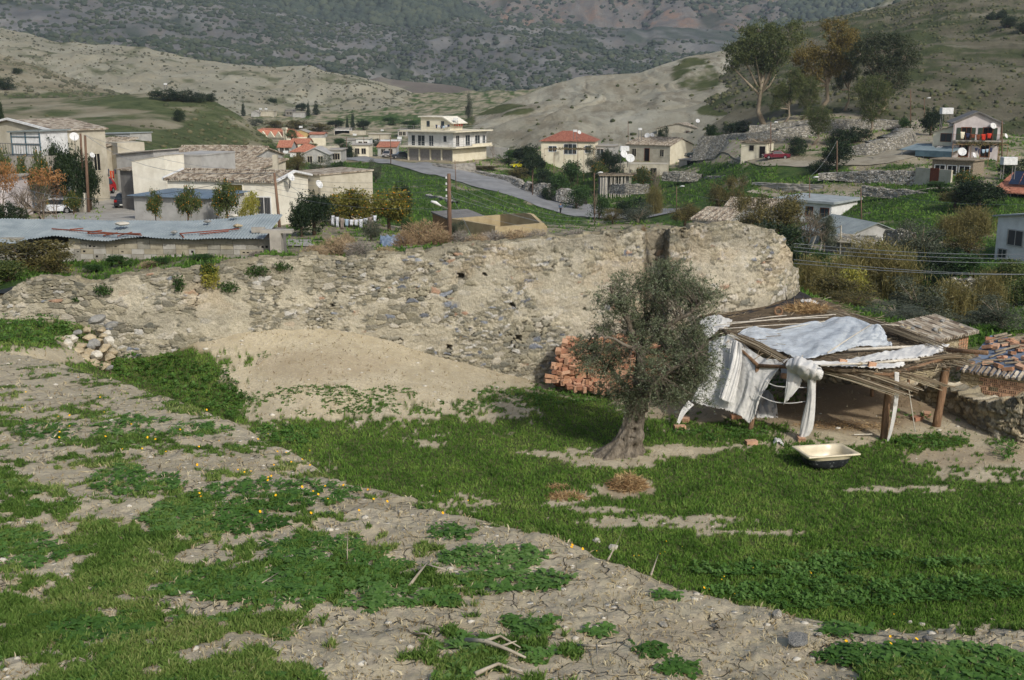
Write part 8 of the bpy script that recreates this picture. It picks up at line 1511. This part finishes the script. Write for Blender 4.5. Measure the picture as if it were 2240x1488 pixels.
for j in range(5):
 x = .6 + (j % 2) * .12
 while x < w - .1: L_ = .28; (m.box(x, -.025, h - .22 - j * .14, x + L_, 0, h - .10 - j * .14) if R_.random() < .9 else None); x += L_ + .02
m.build('brickwork', bpy.data.materials['fired_clay.001'], rt); m = MB()
for j in range(5):
 x = .6 + (j % 2) * .12
 while x < w - .1:
  if R_.random() < .75: [m.box(x + .03 + q * .055, -.029, h - .205 - j * .14 + r_ * .05, x + .065 + q * .055, -.024, h - .175 - j * .14 + r_ * .05) for q in range(4) for r_ in range(2)]
  x += .30
m.build('brick_holes', M_dark, rt); m = MB(); n = int(w / .17)
for k in range(n): m.tube([(k * .17 + .1, -.18, h + .06 + R_.uniform(-.02, .02)), (k * .17 + .1, .35, h + .14)], .07, 6)
m.build('eave_tiles', M_tile, rt); m = MB(); m.prismx([(-.1, h), (3.6, h + .5), (3.6, h + .56), (-.1, h + .08)], 0, w); m.build('roof', M_plain('blue_grey_tarp_roof', C(122, 134, 150), C(96, 106, 120), 1.5, .6), rt)
Mz = Matrix.Rotation(rt.rotation_euler.z, 3, 'Z')
for k in range(70):
 x = R_.uniform(.1, w - .3); y = R_.uniform(.2, 3.2); p = Mz @ Vector((x, y, h + .14 + y * .135)) + rt.location
 if k % 3: brick(p, (R_.uniform(-.3, .3), R_.uniform(-.3, .3), R_.uniform(0, 3)), 'loose clay brick among the debris on the fallen roof at the right edge', 'bricks on the fallen roof', s=R_.uniform(.6, 1))
 else: mm = MB(); d = Vector((R_.uniform(.4, 1.3), R_.uniform(-.3, .5), R_.uniform(0, .15))); mm.tube([p + Vector((0, 0, .06)), p + d + Vector((0, 0, .10))], R_.uniform(.03, .06), 5); tag(mm.build('stick', M_barkp), 'weathered stick among the debris on the fallen roof', 'stick', 'sticks on the fallen roof')
# ================================================================== VEHICLES
M_tyre = M_plain('tyre_rubber', C(34, 34, 34), None, 4, .9); M_rim = M_plain('wheel_rim', C(150, 150, 150), None, 4, .4, metal=.5); M_cgl = NT('car_glass', .08, .6); M_cgl.col(C(40, 46, 50)); M_cgl = M_cgl.m; M_lampw = M_plain('lamp_glass', C(220, 220, 214), None, 3, .2); M_lampr = M_plain('tail_lamp', C(150, 24, 20), None, 3, .3); M_plate = M_plain('number_plate', C(220, 220, 210), None, 3, .5); M_blk2 = M_plain('black_plastic', C(36, 37, 38), None, 3, .7)
def car(label, p, yaw, paint, prof, glass, L, W, wr, wx, name='parked_car', cat='car', lamp='white'):
 """prof: side outline (x,z) bottom rear -> round; glass: (x0,z0,x1,z0,x2,z1,x3,z1) side window quad"""
 rt = empty(name, p, yaw, label, cat); n = len(prof); V = []; hw = W / 2
 zmax = max(z for x, z in prof); zb_ = glass[1]
 def half(z): return hw if z <= zb_ else hw - (z - zb_) / (zmax - zb_) * W * .12
 m = MB(); V = [(x, -half(z), z) for x, z in prof] + [(x, half(z), z) for x, z in prof]
 m.add(V, [tuple(range(n)), tuple(reversed(range(n, 2 * n)))] + [(i, n + i, n + (i + 1) % n, (i + 1) % n) for i in range(n)]); b = m.build('body', paint, rt, bevel=.04)
 g = glass; m = MB()
 for s in (-1, 1):
  q = [(g[0], g[1]), (g[2], g[3]), (g[4], g[5]), (g[6], g[7])]; m.add([(x, s * (half(z) + .012), z) for x, z in q], [(0, 1, 2, 3) if s < 0 else (3, 2, 1, 0)])
 for (xa, za), (xb, zb2) in ((g[8], g[9]), (g[10], g[11])):
  dx, dz = xb - xa, zb2 - za; l = math.hypot(dx, dz); nx, nz = (-dz / l * .015, dx / l * .015); sgn = 1 if nx * (1 if xa > L / 2 * 0 and xa > 0 else -1) > 0 else -1
  m.add([(xa + nx * sgn, -half(za) * .88, za + nz * sgn), (xa + nx * sgn, half(za) * .88, za + nz * sgn), (xb + nx * sgn, half(zb2) * .88, zb2 + nz * sgn), (xb + nx * sgn, -half(zb2) * .88, zb2 + nz * sgn)], [(0, 1, 2, 3)])
 m.build('window', M_cgl, rt)
 for x in wx:
  for s in (-1, 1):
   m = MB(); m.tube([(x, s * (hw - .16), wr), (x, s * (hw + .02), wr)], wr, 16); o = m.build('wheel', M_tyre, rt); m = MB(); m.tube([(x, s * (hw + .0), wr), (x, s * (hw + .035), wr)], wr * .6, 12); m.build('rim', M_rim, o)
 for s in (-1, 1):
  m = MB(); m.box(L / 2 - .03, s * hw * .72 - .16, .58, L / 2 + .02, s * hw * .72 + .16, .74); m.build('headlight', M_lampw, rt); m = MB(); m.box(-L / 2 - .02, s * hw * .78 - .12, .62, -L / 2 + .03, s * hw * .78 + .12, .84); m.build('tail_light', M_lampr, rt)
 m = MB(); m.box(L / 2 - .05, -hw * .96, .28, L / 2 + .07, hw * .96, .46); m.box(-L / 2 - .07, -hw * .96, .30, -L / 2 + .05, hw * .96, .48); m.build('bumper', M_blk2, rt)
 m = MB(); m.box(L / 2 + .07, -.26, .32, L / 2 + .085, .26, .43); m.box(-L / 2 - .085, -.26, .34, -L / 2 - .07, .26, .45); m.build('number_plate', M_plate, rt)
 m = MB(); [m.box(g[8][0] - .25, s * (hw - .02), g[1], g[8][0] - .1, s * (hw + .16), g[1] + .12) for s in (-.0 + 1,)]; m.box(g[8][0] - .25, -hw - .16, g[1], g[8][0] - .1, -hw + .02, g[1] + .12); m.build('mirror', paint, rt)
 return rt
def hatchp(L, hh, hood=.86, belt=.9, cab=(.28, -.02), tail=.96):
 x1 = L / 2; return [(-x1, .25), (x1, .25), (x1, .62), (x1 - .15, .74), (x1 - 1.05, hood), (x1 - 1.75, hh - .04), (x1 - 2.1, hh), (-x1 + .7, hh - .02), (-x1 + .15, tail), (-x1, .8)], \
  (-x1 + .75, belt, x1 - 1.2, belt, x1 - 1.8, hh - .12, -x1 + .9, hh - .12, (x1 - 1.09, hood + .04), (x1 - 1.72, hh - .07), (-x1 + .2, tail + .03), (-x1 + .66, hh - .07))
Pm = lambda n, c: M_plain(n, c, tuple(x * .85 for x in c[:3]) + (1.,), 2, .3, spec=.5)
def cp(px, D): p = G(px, D, .04); return p
pr, gl = hatchp(4.1, 1.40); car('white five door hatchback parked behind the autumn trees', cp(121, 99.5), PI + .12, Pm('white_paint', C(214, 218, 222)), pr, gl, 4.1, 1.66, .30, (-1.25, 1.3))
pr, gl = hatchp(4.2, 1.72, .98, 1.05, tail=1.1); car('red van facing the camera in the lane', cp(219, 117), -PI / 2 - .12, Pm('red_paint', C(168, 28, 34)), pr, gl, 4.2, 1.70, .31, (-1.3, 1.35), name='parked_van', cat='van')
pr, gl = hatchp(3.8, 1.38); car('dark blue black hatchback seen from behind beside the grey wing', cp(280, 104), PI / 2 + .1, Pm('dark_navy_paint', C(36, 42, 50)), pr, gl, 3.8, 1.6, .29, (-1.2, 1.2))
pj = [(-2.2, .4), (2.2, .4), (2.2, .85), (1.95, 1.0), (1.0, 1.05), (.55, 1.72), (.3, 1.78), (-2.1, 1.76), (-2.2, 1.1)]; gj = (-2.0, 1.1, .75, 1.1, .42, 1.64, -1.95, 1.64, (.96, 1.1), (.58, 1.68), (-2.21, 1.12), (-2.12, 1.68))
car('dark green jeep parked at the cream end of the farmhouse', cp(1522, 232), PI + .1, Pm('dark_green_paint', C(44, 56, 56)), pj, gj, 4.4, 1.76, .38, (-1.4, 1.35), cat='jeep')
ps = [(-2.2, .28), (2.2, .28), (2.2, .7), (2.1, .8), (1.0, .88), (.5, 1.36), (-.7, 1.38), (-1.25, .92), (-2.15, .86), (-2.2, .6)]; gs = (-1.0, .92, .85, .92, .46, 1.3, -.66, 1.3, (.95, .92), (.54, 1.34), (-1.2, .95), (-.76, 1.36))
car('old dark red saloon parked beside the plastered hut', cp(1697, 187), PI, Pm('maroon_paint', C(104, 28, 42)), ps, gs, 4.4, 1.68, .31, (-1.35, 1.4)); car('black saloon parked left of the garage shutters', cp(878, 241), PI + .3, Pm('black_paint', C(36, 44, 52)), ps, gs, 4.2, 1.68, .31, (-1.35, 1.4)); pr, gl = hatchp(3.9, 1.4); car('grey car parked by the dark village doorway', cp(846, 250), -PI / 2, Pm('grey_paint', C(136, 128, 122)), pr, gl, 3.9, 1.6, .3, (-1.2, 1.2)); car('yellow wrecked car in the bushes left of the hip roofed house', cp(1136, 232), PI + .5, Pm('yellow_paint', C(206, 194, 40)), pr, gl, 3.9, 1.6, .3, (-1.2, 1.2))
pr, gl = hatchp(4.1, 1.40); car('dark car in the shade under the blue green carport', G(2050, 175, .04), PI, Pm('charcoal_paint', C(52, 56, 60)), pr, gl, 4.1, 1.66, .30, (-1.25, 1.3))
# ================================================================== POLES, LAMPS, WIRES
M_pw = M_plain('creosoted_pole', C(122, 98, 80), C(88, 70, 58), 3, .9, stretch=(3, 3, .4)); M_wire = M_plain('power_cable', C(140, 144, 148), None, 2, .6)
TOPS = {}
def pole(key, px, top, D, label, r=.11, arm=False, lamp=0, lean=0, name='power_pole', m=None):
 p = G(px, D); t_ = at(px + lean, top, D) - p; rt = empty(name, p, 0, label, 'street lamp' if lamp else 'utility pole'); mb = MB(); mb.tube([(0, 0, -.5), tuple(t_ * .5), tuple(t_)], [r, r * .85, r * .7], 8); mb.build('mast', m or M_pw, rt, smooth=True); TOPS[key] = p + t_
 if arm:
  for k in range(4): mb = MB(); mb.tube([(t_.x - .16, t_.y, t_.z - .25 - k * .34), (t_.x - .03, t_.y, t_.z - .25 - k * .34)], .02, 4); mb.tube([(t_.x - .16, t_.y, t_.z - .28 - k * .34), (t_.x - .16, t_.y, t_.z - .16 - k * .34)], .045, 6); mb.build('insulator', M_fwhite, rt)
 if lamp:
  z = t_.z - (abs(lamp) if abs(lamp) > 1 else 0); s = 1 if lamp > 0 else -1; mb = MB(); mb.tube([(t_.x, t_.y, z - .3), (t_.x + s * .5, t_.y - .1, z)], .03, 4); o = mb.build('arm', M_greyd, rt); mb = MB(); mb.tube([(t_.x + s * .45, t_.y - .1, z), (t_.x + s * .8, t_.y - .15, z + .06), (t_.x + s * 1.15, t_.y - .2, z + .05)], [.06, .11, .07], 8); mb.build('lamp_head', M_fwhite, o, smooth=True)
for a in [('a', 184, 292, 100, 'left one of two poles standing together beside the lane', .14, 0, 0, -8), ('b', 194, 296, 98.5, 'right one of two poles standing together beside the lane', .15, 0, 0, -8), ('c', 234, 276, 128, 'wooden pole farther up the lane', .11, 0, 0, -7), ('d', 617, 378, 47, 'leaning wooden pole at the right end of the block shed', .075, 0, 0, -17), ('e', 984, 380, 62, 'wooden power pole with insulators behind the old wall', .14, 1, 0, -2), ('f', 998, 350, 200, 'thin pole beside the road bend', .08, 0, 0, -3), ('g', 1165, 384, 202, 'thin pole beside the road', .09, 0, 0), ('h', 855, 300, 225, 'pole at the road bend below the apartment block', .1, 0, 0, -1), ('i', 796, 298, 262, 'pole at the start of the visible road', .1, 0, 0), ('j', 758, 300, 262, 'pole left of the road start', .1, 0, 0), ('k', 831, 295, 280, 'pole behind the road bend', .1, 0, 0),
          ('l', 1300, 378, 150, 'pole standing behind the pollarded trunk', .07, 0, .9), ('m', 1480, 408, 165, 'slim pole on the green slope below the farmhouse', .07, 0, .5), ('n', 1686, 268, 188, 'street lamp beside the plastered hut', .1, 0, .9), ('o', 1831, 308, 166, 'wooden pole over the pale dry stone wall', .11, 0, 0), ('p', 1771, 388, 148, 'slim wooden pole with lamp above the white house', .08, 0, .8), ('q', 1885, 412, 126, 'twin leaning pole behind the zinc roof', .09, 0, 0, -2), ('r', 1992, 196, 212, 'tall pole on the hillside by the pine', .12, 0, 0), ('s', 2022, 215, 216, 'second pole on the hillside with small lamp', .1, 0, .6), ('t', 1374, 264, 250, 'pole behind the grey farmhouse', .08, 0, 0), ('u', 1264, 300, 216, 'pole in front of the hip roofed house', .07, 0, 0), ('v', 2192, 264, 168, 'wooden post at the right corner of the pink house', .12, 0, 0)]:
 pole(a[0], a[1], a[2], a[3], a[4], a[5], a[6], a[7], a[8] if len(a) > 8 else 0)
rt = empty('street_lamp', TOPS['e'] - Vector((0, 0, 2.0)), 0, 'white street lamp head mounted on the wooden power pole', 'street lamp'); m = MB(); m.tube([(0, 0, 0), (-.5, -.3, .28)], .04, 4); o = m.build('bracket', M_greyd, rt); m = MB(); m.tube([(-.45, -.3, .22), (-.75, -.4, .42), (-1.0, -.45, .5)], [.05, .10, .05], 8); m.build('lamp_head', M_fwhite, rt, smooth=True)
def wire(a, b, sag, r, label, group=None):
 m = MB(); m.tube([a.lerp(b, k / 14) - Vector((0, 0, sag * math.sin(PI * k / 14))) for k in range(15)], r, 3); tag(m.build('power_cable', M_wire), label, 'cable', group)
e = TOPS['e']; nm = ['topmost', 'second', 'third', 'fourth', 'lowest']
for k in range(5): z = Vector((0, 0, -.22 - .36 * k - (.3 if k == 4 else 0))); wire(e + z, at(560, 378 + 9 * k, 80), .5, .009, nm[k] + ' of five cables from the power pole left to the cream house'); wire(e + z, at(1310, 474 + 7 * k, 100) if k < 3 else at(1500, 500 + 5 * k, 90), .8, .008, nm[k] + ' of five cables running right and down from the power pole')
for k, (y0, y1) in enumerate([(535, 549), (543, 558), (551, 569), (570, 596), (578, 594)]): wire(at(1736, y0 - 2, 46), at(2420, y1 + 3, 47), .25, .013, nm[k] + ' of five cables crossing behind the right end of the old wall')
wire(TOPS['b'], at(640, 372, 92), 1.0, .014, 'cable from the twin poles to the cream house'); wire(TOPS['d'], TOPS['b'], 1.2, .014, 'long cable from the leaning pole to the twin poles'); wire(TOPS['c'], TOPS['b'], .8, .014, 'cable between the lane poles'); wire(TOPS['d'], at(700, 425, 96), .5, .012, 'cable from the leaning pole to the tan house'); wire(TOPS['d'], at(-100, 352, 90), 2, .014, 'cable from the leaning pole past the cream wall'); wire(TOPS['p'], at(2300, 448, 110), 1.2, .014, 'cable from the slim lamp pole to the right edge'); wire(TOPS['o'], TOPS['p'], .6, .014, 'cable joining the two right hand poles'); wire(at(1500, 425, 150), at(2300, 470, 120), 1.5, .013, 'long lower cable over the green slope at right')
wire(e + Vector((0, 0, -.9)), G(1040, 58, 0), 0, .012, 'stay wire bracing the wooden power pole')
# ================================================================== PERSON ON THE ROAD
def person():
 p = gp(1226, 468); rt = empty('person', p, .3, 'person in grey blue jacket and black trousers walking on the road', 'person')
 J = {'pel': (0, 0, .93), 'sp': (0, .02, 1.2), 'ch': (0, .02, 1.38), 'nk': (0, 0, 1.5), 'hd': (0, -.03, 1.63), 'ht': (0, -.02, 1.72), 'ls': (-.19, 0, 1.40), 'le': (-.25, .06, 1.13), 'lw': (-.24, -.08, .90), 'lh': (-.24, -.11, .82), 'rs': (.19, 0, 1.40), 're': (.25, -.06, 1.13), 'rw': (.24, -.2, .94), 'rh': (.24, -.25, .88), 'lp': (-.1, 0, .9), 'lk': (-.11, -.16, .50), 'la': (-.10, -.10, .09), 'lf': (-.10, -.26, .04), 'rp': (.1, 0, .9), 'rk': (.11, .08, .49), 'ra': (.11, .26, .12), 'rf': (.11, .14, .04)}
 E = [('pel', 'sp'), ('sp', 'ch'), ('ch', 'nk'), ('nk', 'hd'), ('hd', 'ht'), ('ch', 'ls'), ('ls', 'le'), ('le', 'lw'), ('lw', 'lh'), ('ch', 'rs'), ('rs', 're'), ('re', 'rw'), ('rw', 'rh'), ('pel', 'lp'), ('lp', 'lk'), ('lk', 'la'), ('la', 'lf'), ('pel', 'rp'), ('rp', 'rk'), ('rk', 'ra'), ('ra', 'rf')]
 Rd = {'pel': .14, 'sp': .13, 'ch': .15, 'nk': .055, 'hd': .095, 'ht': .08, 'ls': .07, 'le': .05, 'lw': .035, 'lh': .035, 'rs': .07, 're': .05, 'rw': .035, 'rh': .035, 'lp': .09, 'lk': .065, 'la': .045, 'lf': .035, 'rp': .09, 'rk': .065, 'ra': .045, 'rf': .035}
 def skin(name, keys, edges, grow, mat, root):
  me = bpy.data.meshes.new(name); ks = list(keys); me.from_pydata([J[k] for k in ks], [(ks.index(a), ks.index(b)) for a, b in edges], []); o = bpy.data.objects.new(name, me); COL.objects.link(o); o.parent = rt; o.modifiers.new('skin', 'SKIN'); sk = me.skin_vertices[0].data
  for i, k in enumerate(ks): sk[i].radius = (Rd[k] * grow, Rd[k] * grow); sk[i].use_root = k == root
  s = o.modifiers.new('sub', 'SUBSURF'); s.levels = 1; s.render_levels = 2; me.materials.append(mat); return o
 skin('body', J.keys(), E, 1.0, M_plain('skin', C(176, 132, 104), None, 3, .7), 'pel')
 ek = ['pel', 'sp', 'ch', 'ls', 'le', 'lw', 'rs', 're', 'rw']; skin('jacket', ek, [x for x in E if x[0] in ek and x[1] in ek], 1.16, M_plain('jacket_cloth', C(96, 116, 140), C(76, 92, 112), 6, .9), 'pel')
 ek = ['pel', 'lp', 'lk', 'la', 'rp', 'rk', 'ra']; skin('trousers', ek, [x for x in E if x[0] in ek and x[1] in ek], 1.14, M_plain('trouser_cloth', C(30, 32, 38), None, 6, .9), 'pel')
 ek = ['hd', 'ht']; J['hd'] = (0, .0, 1.66); J['ht'] = (0, .01, 1.74); skin('hair', ek, [('hd', 'ht')], 1.08, M_plain('dark_hair', C(34, 28, 26), None, 6, .8), 'hd')
 for sx, y in ((-.1, -.18), (.11, .2)): m = MB(); m.box(sx - .045, y - .13, 0, sx + .045, y + .12, .09); m.build('shoe', M_blk2, rt, bevel=.02)
 b = empty('shopping_bag', p + Vector((-.27, -.16, .42)), 0, 'white plastic bag carried by the person on the road', 'bag'); m = MB(); m.box(-.04, -.12, 0, .04, .12, .30); m.build('bag_body', M_fwhite, b, bevel=.03); m = MB(); m.tube([(0, -.08, .3), (0, 0, .40), (0, .08, .3)], .008, 4); m.build('handle', M_fwhite, b)
person()
bpy.data.objects['camera'].select_set(False)
# ================================================================== HAZE
mb = MB(); mb.box(-4800, -250, -1200, 4800, 3700, 640); hz = NT('haze', 1, 0); hz.t.nodes.remove(hz.b); v = hz.n('ShaderNodeVolumePrincipled'); v.inputs['Color'].default_value = (.74, .86, 1.0, 1); v.inputs['Density'].default_value = .00011; v.inputs['Anisotropy'].default_value = 0.0
hz.l(v.outputs[0], hz.t.nodes['Material Output'].inputs['Volume']); tag(mb.build('haze', hz.m), 'thin blue haze filling the valley', 'haze', kind='stuff')
